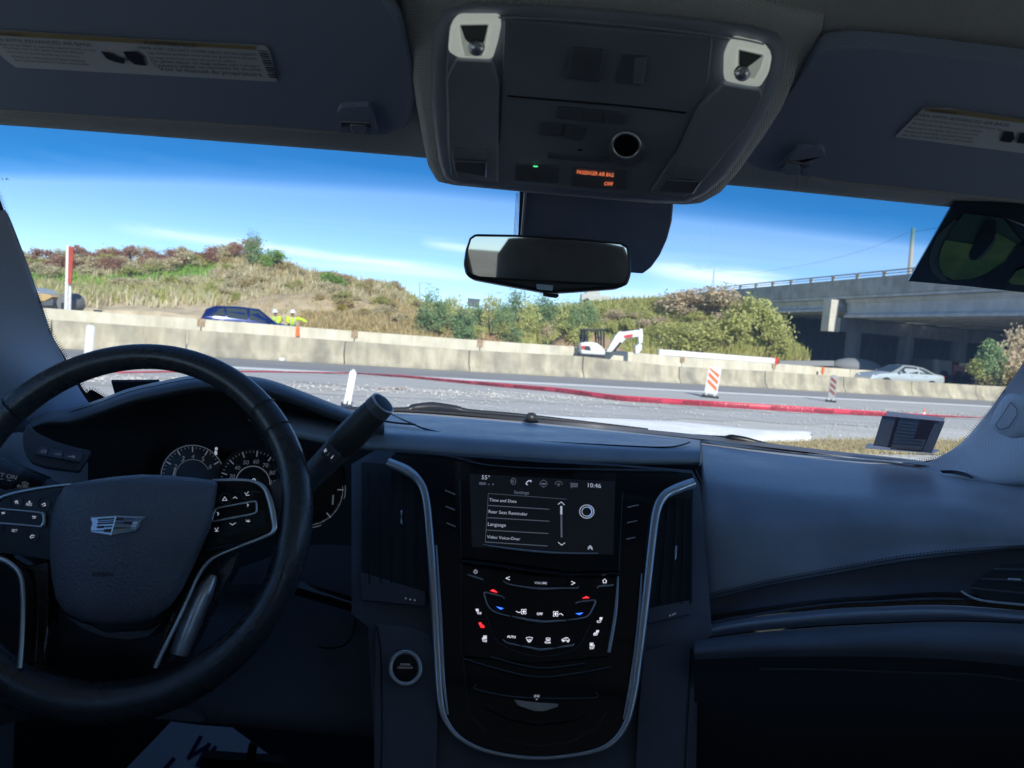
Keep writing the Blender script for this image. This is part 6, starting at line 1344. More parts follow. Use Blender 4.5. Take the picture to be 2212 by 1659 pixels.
# lower flip door and storage
for q in (((665, 1110), (900, 1165), (1132, 1142)), ((530, 1118), (720, 1175), (905, 1210), (1100, 1190), (1262, 1160))): tube('groove_line', [CS.pt(*z8(*p), .001) for p in q], .0009, M['dash2'], stack, 6, sm=5)
tube('door_edge', [CS.pt(*z8(*p), .001) for p in ((598, 1245), (596, 1272), (780, 1308), (1010, 1316), (1186, 1312), (1184, 1285))], .0009, M['dash2'], stack, 6, sm=3)
plate('release_handle', CS, zz(z8, (782, 1322), (895, 1336), (1002, 1342), (998, 1356), (930, 1378), (880, 1378), (800, 1350)), .006, M['satinch'], stack, .006, r=2, bevel=.001)
lines('release_icon', CS, [zz(z8, (882, 1306), (906, 1306), (894, 1322), (882, 1306)), zz(z8, (880, 1300), (908, 1300))], .9, M['white_t'], stack, .0016)
plate('lower_ridge', CS, zz(z8, (625, 1355), (760, 1395), (900, 1418), (1030, 1412), (1160, 1388), (1080, 1425), (900, 1450), (760, 1420)), .004, M['gloss'], stack, .003, bevel=.001)
lines('groove_line', CS, [zz(z8, (560, 1400), (640, 1470), (760, 1530), (900, 1552), (1060, 1530), (1180, 1470), (1240, 1380))], .9, M['dash2'], stack, .001)
# side legs of the stack with leather
plate('side_panel', CS, zz(z8, (96, 945), (250, 960), (372, 1000), (392, 1100), (402, 1250), (405, 1420), (400, 1700), (90, 1700), (92, 1300)), .02, M['knee'], stack, -.008, r=3, bevel=.004)
plate('side_panel', CS, zz(z8, (1424, 1080), (1560, 1050), (1682, 1040), (1672, 1300), (1650, 1700), (1380, 1700), (1395, 1400), (1410, 1200)), .02, M['knee'], stack, -.008, r=3, bevel=.004)
tube('stitched_seam', [CS.pt(*z8(*q), -.006) for q in ((104, 960), (125, 1100), (130, 1400), (126, 1690))], .0008, M['frit'], stack, 5, sm=5)
tube('stitched_seam', [CS.pt(*z8(*q), -.006) for q in ((1655, 1070), (1645, 1300), (1625, 1690))], .0008, M['frit'], stack, 5, sm=5)
# start button
sb = z8(246, 1166); rb_ = 36
plate('start_button', CS, ell(*sb, 27, 29, 32), .01, M['gloss'], stack, .001, bevel=.001)
tube('start_ring', [CS.pt(*q, .001) for q in ell(*sb, 32.5, 35, 36)], .0025, M['chrome'], stack, 10, closed=True, flat=.8, ref=CS.n)
text('start_lettering', CS, 'ENGINE', z8(222, 1152), z8(270, 1154), M['dim_t'], stack, .0024); text('start_lettering', CS, 'START/STOP', z8(208, 1168), z8(282, 1170), M['dim_t'], stack, .0024)
# ================================================================== steering wheel
WC = Vector((-.390, .724, 1.273)); WT = .322
WU = Vector((0, math.sin(WT), math.cos(WT))); WR = Vector((1, 0, 0)); WNn = Vector((0, -math.cos(WT), math.sin(WT)))
WP = Plane(WC, WC+WR, WC+WU)
sw = thing('steering_wheel', 'black leather steering wheel with a crest on its airbag pad and chrome lined spokes', 'steering wheel', WC)
def wp(a, r, o=0): return WC+WR*(r*math.cos(a))+WU*(r*math.sin(a))+WNn*o
NR, NT = 120, 20; vs = []
for i in range(NR):
    a = 2*math.pi*i/NR; s_ = math.sin(a)
    tr = .0136+.0014*abs(math.cos(a))+(.0056 if s_ < 0 else 0)*max(0, -s_)**2
    lo_ = math.exp(-((math.degrees(a) % 360-0)/16)**2)+math.exp(-((math.degrees(a) % 360-360)/16)**2)+math.exp(-((math.degrees(a)-180)/16)**2)
    tr += .003*lo_; Rc = .1945-tr-.0002
    for j in range(NT):
        b = 2*math.pi*j/NT; k = 1.0
        vs.append(wp(a, Rc+tr*math.cos(b)*(1.0+.12*(math.cos(b) < 0)*(1 if s_ < -.3 else .2)), tr*1.05*math.sin(b)))
fs = [(i*NT+j, ((i+1) % NR)*NT+j, ((i+1) % NR)*NT+(j+1) % NT, i*NT+(j+1) % NT) for i in range(NR) for j in range(NT)]
me = mesh('rim', vs, fs); fixn(me); link('rim', me, M['rim'], sw)
for a in (38, 47, -52, 142, 232):            # stitched joints across the rim
    aa = rad(a); pts = [wp(aa, .1945-.0165+.0172*math.cos(b), .0178*math.sin(b)) for b in np.linspace(-.3, 3.44, 14)]
    tube('rim_seam', pts, .0007, M['frit'], sw, 5)
pts = [wp(rad(a), .1945-.0305, .0085) for a in range(48, -50, -6)]; tube('rim_seam', pts, .0007, M['satin'], sw, 5)
# airbag pad
bagpx = zz(z7, (480, 348), (620, 322), (780, 300), (950, 286), (1120, 292), (1300, 308), (1425, 325), (1458, 345), (1452, 400), (1435, 520), (1410, 640), (1350, 780), (1290, 920), (1220, 1060), (1140, 1170), (1030, 1250), (880, 1290), (720, 1300), (560, 1270), (440, 1215), (375, 1120), (345, 980), (332, 820), (332, 680), (350, 560), (385, 440), (425, 375))
dome('airbag_pad', WP, bagpx, .030, M['bag'], sw, .022, r=4, rings=12, pw=3.0, edge=.03)
bag2 = zz(z7, (425, 1225), (560, 1285), (720, 1312), (900, 1302), (1050, 1258), (1080, 1285), (1000, 1370), (860, 1392), (700, 1375), (560, 1320))
plate('hub_cover', WP, bag2, .03, M['hood'], sw, -.004, r=5, bevel=.004)
plate('hub_back', WP, zz(z7, (340, 420), (1450, 400), (1300, 1100), (1000, 1330), (700, 1350), (400, 1200)), .03, M['cavity'], sw, .0, r=10, bevel=.004)
text('embossed_lettering', WP, 'AIRBAG', z7(612, 972), z7(762, 968), M['frit'], sw, .0515)
# crest emblem
EP = WP.off(.0525); eo = zz(y8, (1118, 1222), (1445, 1200), (1826, 1213), (1762, 1262), (1722, 1355), (1692, 1395), (1378, 1450), (1128, 1414), (1122, 1350), (1140, 1300))
plate('emblem', EP, eo, .004, M['satinch'], sw, .0012, bevel=.0007)
E8 = lambda n_, polys, m_, o_=.0016: flat(n_, EP, [zz(y8, *p) for p in polys], m_, sw, o_)
E8('emblem_panel', [((1140, 1240), (1435, 1218), (1382, 1436), (1142, 1404), (1140, 1350), (1155, 1300))], mat('emblem_silver', (.7, .75, .85), .25, .8))
E8('emblem_panel', [((1448, 1216), (1790, 1226), (1748, 1262), (1708, 1352), (1684, 1384), (1392, 1434))], mat('emblem_dark_silver', (.25, .27, .29), .3, .8))
for q in (((1215, 1240), (1428, 1226), (1426, 1250), (1212, 1262)), ((1210, 1290), (1418, 1282), (1414, 1304), (1208, 1314))): E8('emblem_stripe', [q], mat('emblem_grey', (.18, .17, .2), .35) if 'emblem_grey' not in bpy.data.materials else bpy.data.materials['emblem_grey'], .002)
for q in (((1222, 1268), (1424, 1258), (1420, 1274), (1218, 1282)), ((1305, 1330), (1400, 1326), (1398, 1342), (1302, 1348)), ((1146, 1390), (1280, 1382), (1278, 1394), (1146, 1398)), ((1552, 1236), (1680, 1240), (1676, 1252), (1550, 1250)), ((1425, 1284), (1528, 1286), (1526, 1302), (1422, 1300))): E8('emblem_stripe', [q], M['eblue'], .002)
for q in (((1208, 1330), (1296, 1326), (1290, 1356), (1206, 1360)), ((1292, 1372), (1390, 1364), (1380, 1412), (1284, 1404)), ((1440, 1224), (1544, 1226), (1536, 1262), (1434, 1260)), ((1536, 1272), (1648, 1276), (1636, 1312), (1530, 1306))): E8('emblem_block', [q], M['red'], .0021)
for q in (((1418, 1314), (1626, 1320), (1620, 1342), (1412, 1338)), ((1402, 1370), (1690, 1352), (1612, 1384), (1396, 1414))): E8('emblem_block', [q], M['gold'], .0021)
for q in (((1660, 1276), (1722, 1274), (1706, 1314), (1642, 1312)), ((1636, 1322), (1700, 1322), (1692, 1344), (1626, 1342)), ((1628, 1352), (1688, 1352), (1682, 1370), (1620, 1372))): E8('emblem_block', [q], M['satinch'], .0021)
E8('emblem_stripe', [((1408, 1348), (1618, 1350), (1614, 1364), (1404, 1364))], M['frit'], .002)
tube('emblem_rib', [EP.pt(*y8(1442, 1210), .002), EP.pt(*y8(1380, 1444), .002)], .0006, M['chrome'], sw, 6)
# right switch pod
plate('switch_pod', WP, zz(z7, (1400, 332), (1640, 330), (1740, 352), (1800, 430), (1832, 600), (1828, 668), (1600, 740), (1336, 790), (1300, 560)), .02, M['gloss'], sw, .016, r=2, bevel=.002)
tube('spoke_trim', [WP.pt(*z7(*q), .019) for q in ((1425, 326), (1560, 322), (1690, 332), (1765, 372), (1805, 450), (1832, 570), (1836, 660), (1780, 700), (1640, 755), (1480, 820), (1400, 868), (1330, 960), (1270, 1090), (1180, 1290), (1100, 1450), (1040, 1580))], [.0012, .0014, .0014, .0022, .003, .0032, .0026, .0018, .0014, .0014, .0022, .0020, .0020, .0022, .0024, .0024], M['chrome'], sw, 10, sm=6, flat=.7, ref=WNn)
plate('pod_blade', WP, zz(z7, (1480, 352), (1690, 362), (1745, 402), (1600, 398), (1470, 396)), .003, M['gloss'], sw, .019, r=2, bevel=.0008)
tube('button_ring', [WP.pt(*z7(*q), .018) for q in rounded([(1448, 512), (1720, 462), (1722, 535), (1700, 550), (1422, 602), (1420, 580)], 22)], .0011, M['chrome'], sw, 8, closed=True)
plate('rocker_button', WP, zz(z7, (1448, 522), (1712, 474), (1700, 540), (1434, 590)), .003, M['gloss'], sw, .018, r=3, bevel=.0008)
for (x, y, r_) in ((1510, 448, 38), (1655, 418, 36), (1655, 598, 38), (1446, 656, 38)):
    tube('button_ring', [WP.pt(*q, .0165) for q in ell(*z7(x, y), r_*.32, r_*.32, 24)], .0004, M['frit'] if y > 500 else M['dash2'], sw, 6, closed=True)
WL = lambda segs, w=1.3, m_='white_t': lines('switch_print', WP, [zz(z7, *s) for s in segs], w, M[m_], sw, .0172)
WL([((1490, 460), (1505, 436), (1520, 460), (1490, 460)), ((1562, 446), (1574, 436), (1588, 446)), ((1640, 410), (1650, 420), (1664, 402)), ((1648, 428), (1670, 424))])
WL([((1650, 590), (1664, 604), (1668, 590)), ((1648, 600), (1676, 600)), ((1540, 614), (1558, 624), (1578, 610)), ((1440, 645), (1450, 664), (1462, 642)), ((1440, 668), (1462, 666))])
lines('switch_print', WP, [zz(z7, (1654, 482), (1664, 490), (1658, 500)), zz(z7, (1455, 540), (1465, 548), (1458, 560))], 1.3, M['white_t'], sw, .0192)
# matte reflection side of the pod stays a different plastic
plate('pod_plate', WP, zz(z7, (1425, 610), (1780, 520), (1785, 628), (1340, 742), (1395, 640)), .001, mat('pod_silver_black', (.03, .035, .05), .25, .4), sw, .0164, r=2)
# spokes: right leather/wood leg and left
plate('wood_spoke', WP, zz(z7, (1290, 790), (1400, 800), (1560, 778), (1400, 866), (1320, 960), (1250, 1090), (1160, 1290), (1040, 1580), (1000, 1582), (1060, 1420), (1180, 1120), (1250, 920)), .02, M['wood'], sw, .012, bevel=.002)
tube('chrome_spoke', [WP.pt(*z7(*q), .004) for q in ((1430, 960), (1375, 1060), (1310, 1200), (1250, 1350), (1200, 1490))], [.004, .0095, .0105, .0105, .009], M['satinch'], sw, 14, sm=6, flat=.8, ref=WNn)
plate('spoke_back', WP, zz(z7, (1480, 850), (1600, 800), (1560, 920), (1400, 1200), (1240, 1500), (1060, 1580), (1200, 1200), (1320, 980)), .02, M['rim'], sw, -.008, r=6, bevel=.004)
plate('rim_bridge', WP, zz(z7, (1800, 340), (1900, 300), (1960, 560), (1950, 800), (1850, 840), (1840, 640), (1825, 480)), .022, M['rim'], sw, .012, r=14, bevel=.006)
plate('wood_spoke', WP, zz(z7, (-120, 790), (20, 800), (180, 900), (330, 860), (320, 1300), (300, 1600), (150, 1600), (170, 1100), (150, 960), (60, 870), (-120, 850)), .02, M['wood'], sw, .004, bevel=.002)
tube('spoke_trim', [WP.pt(*z7(*q), .014) for q in ((-120, 840), (0, 852), (70, 885), (128, 945), (150, 1030), (154, 1200), (146, 1400), (132, 1582))], .0026, M['chrome'], sw, 10, sm=6, flat=.7, ref=WNn)
# left switch pod
plate('switch_pod', WP, zz(z7, (-260, 480), (-100, 420), (60, 385), (250, 366), (460, 362), (400, 400), (360, 560), (330, 700), (330, 860), (160, 830), (0, 810), (-260, 820)), .02, M['satin'], sw, .012, r=3, bevel=.002)
tube('spoke_trim', [WP.pt(*z7(*q), .013) for q in ((-200, 560), (-60, 480), (40, 428), (160, 398), (320, 370), (480, 352))], [.002, .002, .002, .0018, .0016, .0014], M['satinch'], sw, 8, sm=6)
tube('button_ring', [WP.pt(*z7(*q), .0135) for q in ((-60, 512), (20, 518), (160, 530), (290, 545), (304, 570), (300, 620), (280, 636), (160, 625), (0, 612))], .0011, M['satinch'], sw, 8, sm=3)
tube('button_ring', [WP.pt(*z7(*q), .0145) for q in ((288, 548), (296, 570), (294, 610), (280, 630))], .0018, M['chrome'], sw, 8, sm=4)
for (x, y, r_) in ((110, 470, 44), (295, 485, 44), (-20, 640, 44), (215, 700, 46)):
    tube('button_ring', [WP.pt(*q, .0125) for q in ell(*z7(x, y), r_*.32, r_*.32, 24)], .0005, M['dash2'], sw, 6, closed=True)
lines('switch_print', WP, [zz(z7, *s) for s in (((98, 470), (110, 462), (106, 482)), ((116, 462), (120, 482)), ((280, 488), (300, 478), (304, 494), (288, 498)), ((192, 470), (202, 470)), ((197, 464), (197, 477)), ((10, 540), (30, 548)), ((14, 552), (30, 538)), ((216, 566), (240, 568)), ((220, 580), (238, 576)), ((200, 706), (214, 692), (230, 696)), ((204, 712), (226, 706)))], 1.5, M['white_t'], sw, .0135)
text('switch_print', WP, 'RES', z7(174, 494), z7(212, 497), M['white_t'], sw, .0135); text('switch_print', WP, 'SET', z7(76, 670), z7(114, 672), M['white_t'], sw, .0135)
mb = MB(); mb.lathe([(.05, 0), (.045, .14)], WC-WNn*.03, 24, -WNn); mb.build('column_boss', M['cavity'], sw)
# ================================================================== gear lever on the column
A_, B_ = P(*y7(590, 1070), .80), P(*y7(1355, 290), .775)
lv = thing('gear_lever', 'black column gear lever pointing up right, with plus and minus buttons on its stalk', 'gear lever', A_)
ax = (B_-A_).normalized(); L_ = (B_-A_).length; side = ax.cross(FW).normalized(); fr = side.cross(ax).normalized()
if fr.dot(C0-A_) < 0: fr = -fr
def lathe_ax(name, prof, mt, n=28, squash=.9):
    vs = []; 
    for r_, z in prof:
        for j in range(n): a = 2*math.pi*j/n; vs.append(A_+ax*(z*L_)+side*(r_*math.cos(a))+fr*(r_*squash*math.sin(a)))
    k = len(prof); fs = [(i*n+j, i*n+(j+1) % n, (i+1)*n+(j+1) % n, (i+1)*n+j) for i in range(k-1) for j in range(n)]+[tuple(range(n)), tuple(range((k-1)*n, k*n))]
    me = mesh(name, vs, fs); fixn(me); return link(name, me, mt, lv, auto=40)
lathe_ax('stalk', [(.0135, -.9), (.0140, -.3), (.0148, .0), (.0158, .26), (.0150, .265)], M['hood'])
lathe_ax('grip', [(.0150, .268), (.0162, .275), (.0172, .36), (.0174, .5), (.0168, .7), (.0156, .83), (.0150, .875)], leather('lever_leather', (.06, .062, .066), 900, .42, .3))
lathe_ax('cap', [(.0146, .88), (.0156, .883), (.0150, .96), (.0144, 1.0), (.0125, 1.004)], M['hood'])
lathe_ax('cap_button', [(.0115, 1.0), (.0115, 1.006), (.0105, 1.008)], M['satin'])
vs = [A_+ax*(L_*.998)+side*(.0137*math.cos(a))+fr*(.0123*math.sin(a)) for a in np.linspace(0, 6.283, 33)[:-1]]; tube('cap_ring', vs, .0012, M['satinch'], lv, 8, closed=True)
LVP = Plane(A_+fr*.0142, A_+fr*.0142+ax, A_+fr*.0142+side)
plate('shift_button', LVP, zz(y7, (628, 795), (800, 965), (688, 1100), (530, 950)), .006, M['switch'], lv, .001, r=4, bevel=.0015)
lines('shift_print', LVP, [zz(y7, (580, 905), (618, 915)), zz(y7, (608, 885), (588, 932)), zz(y7, (704, 978), (676, 1012))], 1.6, M['white_t'], lv, .0016)
lines('shift_print', LVP, [zz(y7, (662, 925), (622, 978))], .7, M['dim_t'], lv, .0016)
# wiper stalk at the left
A2, B2 = P(-80, 990, .80), P(104, 1060, .82)
wsk = thing('wiper_stalk', 'black wiper stalk with worn white print left of the steering wheel', 'control stalk', B2)
mb = MB(); mb.tube([A2, A2.lerp(B2, .6), B2, B2+(B2-A2)*.5], [.017, .016, .013, .011], 18); mb.build('stalk', M['hood'], wsk)
axw = (B2-A2).normalized()
for k in range(14): c = A2.lerp(B2, .62+.024*k); mb = MB(); mb.lathe([(.0155, -.0006), (.0155, .0006)], c, 18, axw); mb.build('grip_rib', M['frit'], wsk)
WSP2 = Plane(P(0, 1020, .783), P(90, 1055, .803), P(10, 1060, .783))
text('stalk_print', WSP2, 'INT ON', y8(-90, 700), y8(200, 755), M['dim_t'], wsk, .001); text('stalk_print', WSP2, 'ROM', y8(210, 850), y8(340, 872), M['dim_t'], wsk, .001)
lines('stalk_print', WSP2, [zz(y8, (275, 790), (290, 782), (330, 788), (358, 806), (320, 826), (290, 818), (275, 790)), zz(y8, (300, 786), (318, 820)), zz(y8, (-10, 740), (40, 750)), zz(y8, (90, 760), (140, 768))], 1.0, M['dim_t'], wsk, .001)
# ================================================================== overhead console
OC = Plane(P(955, 395, .635), P(1500, 437, .635), P(1320, 40, .515))
oh = thing('overhead_console', 'dark overhead console with two white map lights, switches and an orange air bag notice', 'overhead console', P(1300, 200, .58))
fair = zz(z2, (95, -60), (120, 150), (150, 330), (185, 550), (215, 720), (242, 850), (290, 930), (370, 948), (720, 982), (1200, 1025), (1400, 1042), (1560, 1048), (1640, 1040), (1740, 985), (1830, 880), (1960, 700), (2100, 480), (2220, 250), (2300, 60), (1900, -40), (1500, -120), (700, -160))
dome('cloth_fairing', OC, fair, .012, M['liner'], oh, -.028, r=6, rings=8, pw=5, edge=.06)
hous = zz(z2, (262, 560), (258, 300), (268, 140), (320, 50), (460, 14), (800, 22), (1200, 50), (1600, 92), (1900, 128), (2030, 165), (2082, 240), (2060, 400), (1960, 610), (1860, 780), (1770, 905), (1660, 1000), (1560, 1040), (1400, 1036), (1000, 1003), (700, 975), (400, 945), (330, 920), (300, 840), (278, 700))
dome('housing', OC, hous, .010, M['ohc'], oh, -.012, rings=10, pw=7, edge=.03)
face = zz(z2, (345, 130), (385, 100), (600, 94), (1100, 130), (1600, 178), (1900, 215), (1990, 250), (2008, 300), (1960, 470), (1860, 660), (1700, 880), (1600, 985), (1540, 1025), (1400, 1015), (1000, 985), (600, 955), (400, 935), (358, 900), (340, 760), (332, 400))
plate('face_panel', OC, face, .010, M['ohc'], oh, .002, r=2, bevel=.002)
tube('panel_edge', [OC.pt(*z2(*q), .003) for q in ((470, 92), (700, 93), (1000, 108), (1400, 145), (1800, 195), (1960, 228))], .0008, M['satinch'], oh, 6, sm=6)
# centre field (slightly recessed groove lines) and console lid split
mid = zz(z2, (630, 100), (1700, 190), (1680, 400), (1600, 600), (1500, 800), (1420, 960), (1340, 1008), (580, 940), (575, 820), (610, 700))
plate('centre_panel', OC, mid, .008, M['ohc2'], oh, .0045, r=4, bevel=.0015)
tube('panel_split', [OC.pt(*z2(*q), .005) for q in ((648, 492), (1000, 522), (1300, 548), (1560, 578))], .0007, M['frit'], oh, 5, sm=3)
# raised lamp arms
plate('lamp_arm', OC, zz(z2, (385, 305), (570, 312), (605, 430), (600, 560), (600, 940), (390, 920), (345, 760), (335, 420), (345, 380)), .012, M['ohc'], oh, .007, r=5, bevel=.003)
plate('lamp_arm', OC, zz(z2, (1755, 430), (1945, 460), (1960, 500), (1880, 650), (1700, 870), (1560, 1010), (1430, 1000), (1380, 985), (1530, 760), (1620, 560)), .012, M['ohc'], oh, .007, r=5, bevel=.003)
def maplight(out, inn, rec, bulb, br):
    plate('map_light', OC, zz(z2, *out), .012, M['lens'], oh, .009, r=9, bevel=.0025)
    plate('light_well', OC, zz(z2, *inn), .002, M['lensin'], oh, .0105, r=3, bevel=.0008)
    plate('light_recess', OC, zz(z2, *rec), .001, mat('lens_recess', (.20, .21, .19), .4) if 'lens_recess' not in bpy.data.materials else bpy.data.materials['lens_recess'], oh, .0112, r=2)
    mb = MB(); mb.ball(OC.pt(*z2(*bulb), .013), .0056, 14, 9, (1, 1, .9)); mb.build('reading_bulb', M['satinch'], oh, smooth=False)
    tube('bulb_ring', [OC.pt(*q, .0125) for q in ell(*z2(*bulb), 15, 15, 20)], .0010, M['switch'], oh, 6, closed=True)
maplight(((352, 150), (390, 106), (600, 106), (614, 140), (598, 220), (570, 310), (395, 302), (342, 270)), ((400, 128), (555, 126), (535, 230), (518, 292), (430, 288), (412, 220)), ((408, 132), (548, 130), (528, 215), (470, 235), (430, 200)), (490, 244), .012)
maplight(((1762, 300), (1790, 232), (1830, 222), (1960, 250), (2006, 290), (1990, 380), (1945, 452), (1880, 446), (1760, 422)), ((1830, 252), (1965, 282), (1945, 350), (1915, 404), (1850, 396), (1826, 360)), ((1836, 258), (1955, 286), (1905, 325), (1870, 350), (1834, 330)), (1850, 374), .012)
# switches
plate('square_switch', OC, zz(z2, (980, 252), (1142, 262), (1118, 422), (952, 400)), .004, M['switch'], oh, .0075, r=3, bevel=.001)
tube('switch_mark', [OC.pt(*z2(1035, 325), .008), OC.pt(*z2(1092, 332), .008)], .0006, M['dash2'], oh, 5)
plate('finger_recess', OC, zz(z2, (1240, 280), (1368, 290), (1340, 440), (1200, 425)), .002, M['switch'], oh, .0055, r=6)
plate('finger_rest', OC, zz(z2, (1300, 300), (1366, 292), (1340, 438), (1290, 430)), .003, M['ohc2'], oh, .0062, r=4, bevel=.001)
for q in (((908, 552), (1040, 562), (1030, 622), (892, 604)), ((1042, 563), (1142, 572), (1130, 630), (1032, 622)), ((1150, 572), (1262, 586), (1248, 638), (1136, 630))): plate('row_switch', OC, zz(z2, *q), .004, M['switch'], oh, .0068, r=2, bevel=.0008)
for q in (((820, 630), (932, 636), (922, 700), (812, 690)), ((946, 640), (1048, 652), (1030, 722), (934, 708))): plate('row_switch', OC, zz(z2, *q), .004, M['switch'], oh, .0068, r=2, bevel=.0008)
plate('long_switch', OC, zz(z2, (856, 788), (1150, 812), (1140, 838), (852, 812)), .003, M['switch'], oh, .0062, r=2, bevel=.0006)
mb = MB(); c = OC.pt(*z2(1258, 745), .004); mb.lathe([(.0150, 0), (.0140, .008), (.0128, .0105)], c, 30, OC.n); mb.build('sunroof_knob', M['switch'], oh)
tube('knob_ring', [OC.pt(*q, .0148) for q in ell(*z2(1256, 744), 30, 27, 34, rot=3)], .0011, M['chrome'], oh, 8, closed=True)
plate('knob_cap', OC, ell(*z2(1256, 744), 27, 24, 30, rot=3), .001, M['gloss'], oh, .0152)
flat('microphone_slot', OC, [ell(*z2(1020, 768), 6, 2.4, 12)], M['frit'], oh, .0062)
plate('call_buttons', OC, zz(z2, (690, 842), (915, 852), (908, 944), (686, 926)), .002, M['switch'], oh, .0062, r=3, bevel=.0006)
for x, y in ((722, 895), (796, 900), (868, 906)): lines('call_button', OC, [ell(*z2(x, y), 7.5, 7, 18)+[ell(*z2(x, y), 7.5, 7, 18)[0]]], .7, M['cavity'], oh, .0068)
flat('status_led', OC, [zz(z2, (781, 848), (803, 850), (803, 857), (781, 855))], M['lit_g'], oh, .0068)
plate('notice_display', OC, zz(z2, (985, 858), (1262, 880), (1256, 975), (972, 955)), .002, M['switch'], oh, .0062, r=3, bevel=.0006)
text('air_bag_notice', OC, 'PASSENGER AIR BAG', z2(1003, 890), z2(1190, 907), M['lit_o'], oh, .0072, hs=1.6, bold=.0); text('air_bag_notice', OC, 'OFF', z2(1142, 949), z2(1186, 954), M['lit_o'], oh, .0072, hs=1.25)
for sgn_, q1, q2 in ((0, ((372, 762), (545, 775), (543, 822), (368, 812)), ((375, 825), (540, 832), (536, 906), (378, 880))), (1, ((1515, 862), (1682, 875), (1650, 925), (1490, 912)), ((1470, 922), (1640, 930), (1598, 992), (1422, 980)))):
    plate('light_button', OC, zz(z2, *q1), .004, M['ohc2'], oh, .0098, r=3, bevel=.001)
    plate('light_scoop', OC, zz(z2, *q2), .003, M['switch'], oh, .0085, r=4, bevel=.001)
    a, b = z2(*q2[0]), z2(*q2[1]); tube('scoop_edge', [OC.pt(a[0], a[1], .0095), OC.pt(b[0], b[1], .0095), OC.pt(*z2(*q2[2]), .0092)], .0008, M['satinch'], oh, 5)
# ================================================================== mirror and its cover
rm = thing('rear_view_mirror', 'rectangular black rear view mirror hanging from the windshield centre', 'mirror', P(1183, 570, .84))
MP0 = Plane(P(1010, 560, .78), P(1360, 575, .78), P(1180, 500, .78))
mo = zz(z2, (455, 1215), (480, 1196), (700, 1200), (1000, 1218), (1232, 1240), (1272, 1262), (1282, 1330), (1284, 1405), (1266, 1458), (1212, 1478), (1000, 1494), (905, 1500), (838, 1498), (640, 1462), (470, 1430), (432, 1405), (421, 1350), (432, 1275))
prism('housing', [MP0.pt(x, y, 0) for x, y in rounded(mo, 7)], MP0.n, .028, M['satin'], rm, .004, 3)
# mirror glass tilted to look back along the cabin
gl_ = zz(z2, (458, 1222), (484, 1206), (700, 1209), (1000, 1226), (1228, 1248), (1262, 1268), (1272, 1330), (1272, 1400), (1250, 1450), (1225, 1456), (1000, 1448), (700, 1432), (500, 1420), (446, 1398), (432, 1350), (442, 1275))
mc = MP0.pt(1180, 560, .004); MPg = Plane.__new__(Plane); MPg.p = mc; MPg.n = Vector((-.05, -1, .0)).normalized()
MPg.n = (MP0.n*1.0+Vector((-.035, 0, -.058))).normalized()
plate('mirror_glass', MPg, gl_, .003, M['mirror'], rm, 0, r=2)
tube('glass_rim', [MPg.pt(x, y, .0006) for x, y in rounded(gl_, 2)], .0011, M['satin'], rm, 8, closed=True)
plate('chin_window', MP0, zz(z2, (795, 1455), (882, 1462), (878, 1490), (800, 1482)), .001, M['gloss'], rm, .001)
plate('mirror_button', MP0, zz(z2, (830, 1500), (910, 1506), (912, 1518), (900, 1526), (848, 1518), (832, 1514)), .012, M['frit'], rm, -.004, r=2, bevel=.002)
mb = MB(); mb.tube([MP0.pt(1183, 540, -.02), P(1190, 560, .90)], [.010, .010], 14); mb.build('ball_joint', M['satin'], rm)
# sensor cover behind the mirror
cv = thing('sensor_cover', 'dark plastic sensor cover on the glass behind the rear view mirror', 'sensor cover', P(1300, 480, .86))
MC = Plane(P(1150, 430, .80), P(1430, 450, .80), P(1250, 590, .93))
plate('cover', MC, zz(z2, (738, 940), (1495, 1000), (1497, 1060), (1490, 1140), (1466, 1230), (1430, 1310), (1385, 1372), (1342, 1404), (1285, 1400), (900, 1380), (700, 1330), (722, 1150)), .03, M['ohc2'], cv, 0, r=4, bevel=.006)
tube('cover_edge', [MC.pt(*z2(*q), .002) for q in ((740, 985), (732, 1080), (722, 1200))], .0016, M['dash'], cv, 6)
flat('cover_band', wsp, [zz(z2, (712, 970), (740, 975), (722, 1260), (700, 1255))], M['frit'], cv, -.003)
mb = MB()
for k in range(44):
    for j in range(3):
        x, y = z2(708-k*.35-j*7, 984+k*6.2+j*1); mb.add([wsp.pt(x+1.1*math.cos(a), y+1.1*math.sin(a), -.003) for a in (0, 1.26, 2.5, 3.77, 5)], [(0, 1, 2, 3, 4)])
mb.build('printed_dots', M['frit'], cv, False, fix=False)
# ================================================================== sun visors
def visor(pl, out, label, lbl, yel, clip, edge, hem, prints, icons):
    t = thing('sun_visor', label, 'sun visor', pl.pt(*out[0]))
    prism('panel', [pl.pt(x, y) for x, y in rounded(out, 16, 5)], pl.n, .016, M['visor'], t, .005, 4)
    flat('warning_label', pl, [rounded(lbl, 4)], M['label'], t, .0012); flat('label_band', pl, [rounded(yel, 1.5)], M['labely'], t, .0018)
    for s, a, b in prints: text('label_print', pl, s, a, b, M['ink'], t, .0024)
    for p in icons: flat('label_picture', pl, [p], M['ink'], t, .0022)
    return t
LV = Plane(P(50, 240, .640), P(800, 295, .665), P(800, 30, .525))
lo_ = zz(z1, (-600, 500), (-200, 530), (0, 525)) 
lo_ = [(-420, 190), (-250, 215), *zz(z1, (-200, 545), (60, 568), (1000, 628), (1735, 680), (1960, 698), (2092, 650), (2120, 520), (2108, 330), (2060, 160), (1990, 50), (1900, -60)), (600, -90), (-420, -120)]
lb = zz(z1, (-360, 140), (0, 152), (700, 196), (1360, 232), (1382, 262), (1421, 420), (700, 380), (80, 346), (20, 300), (-40, 240), (-360, 220))
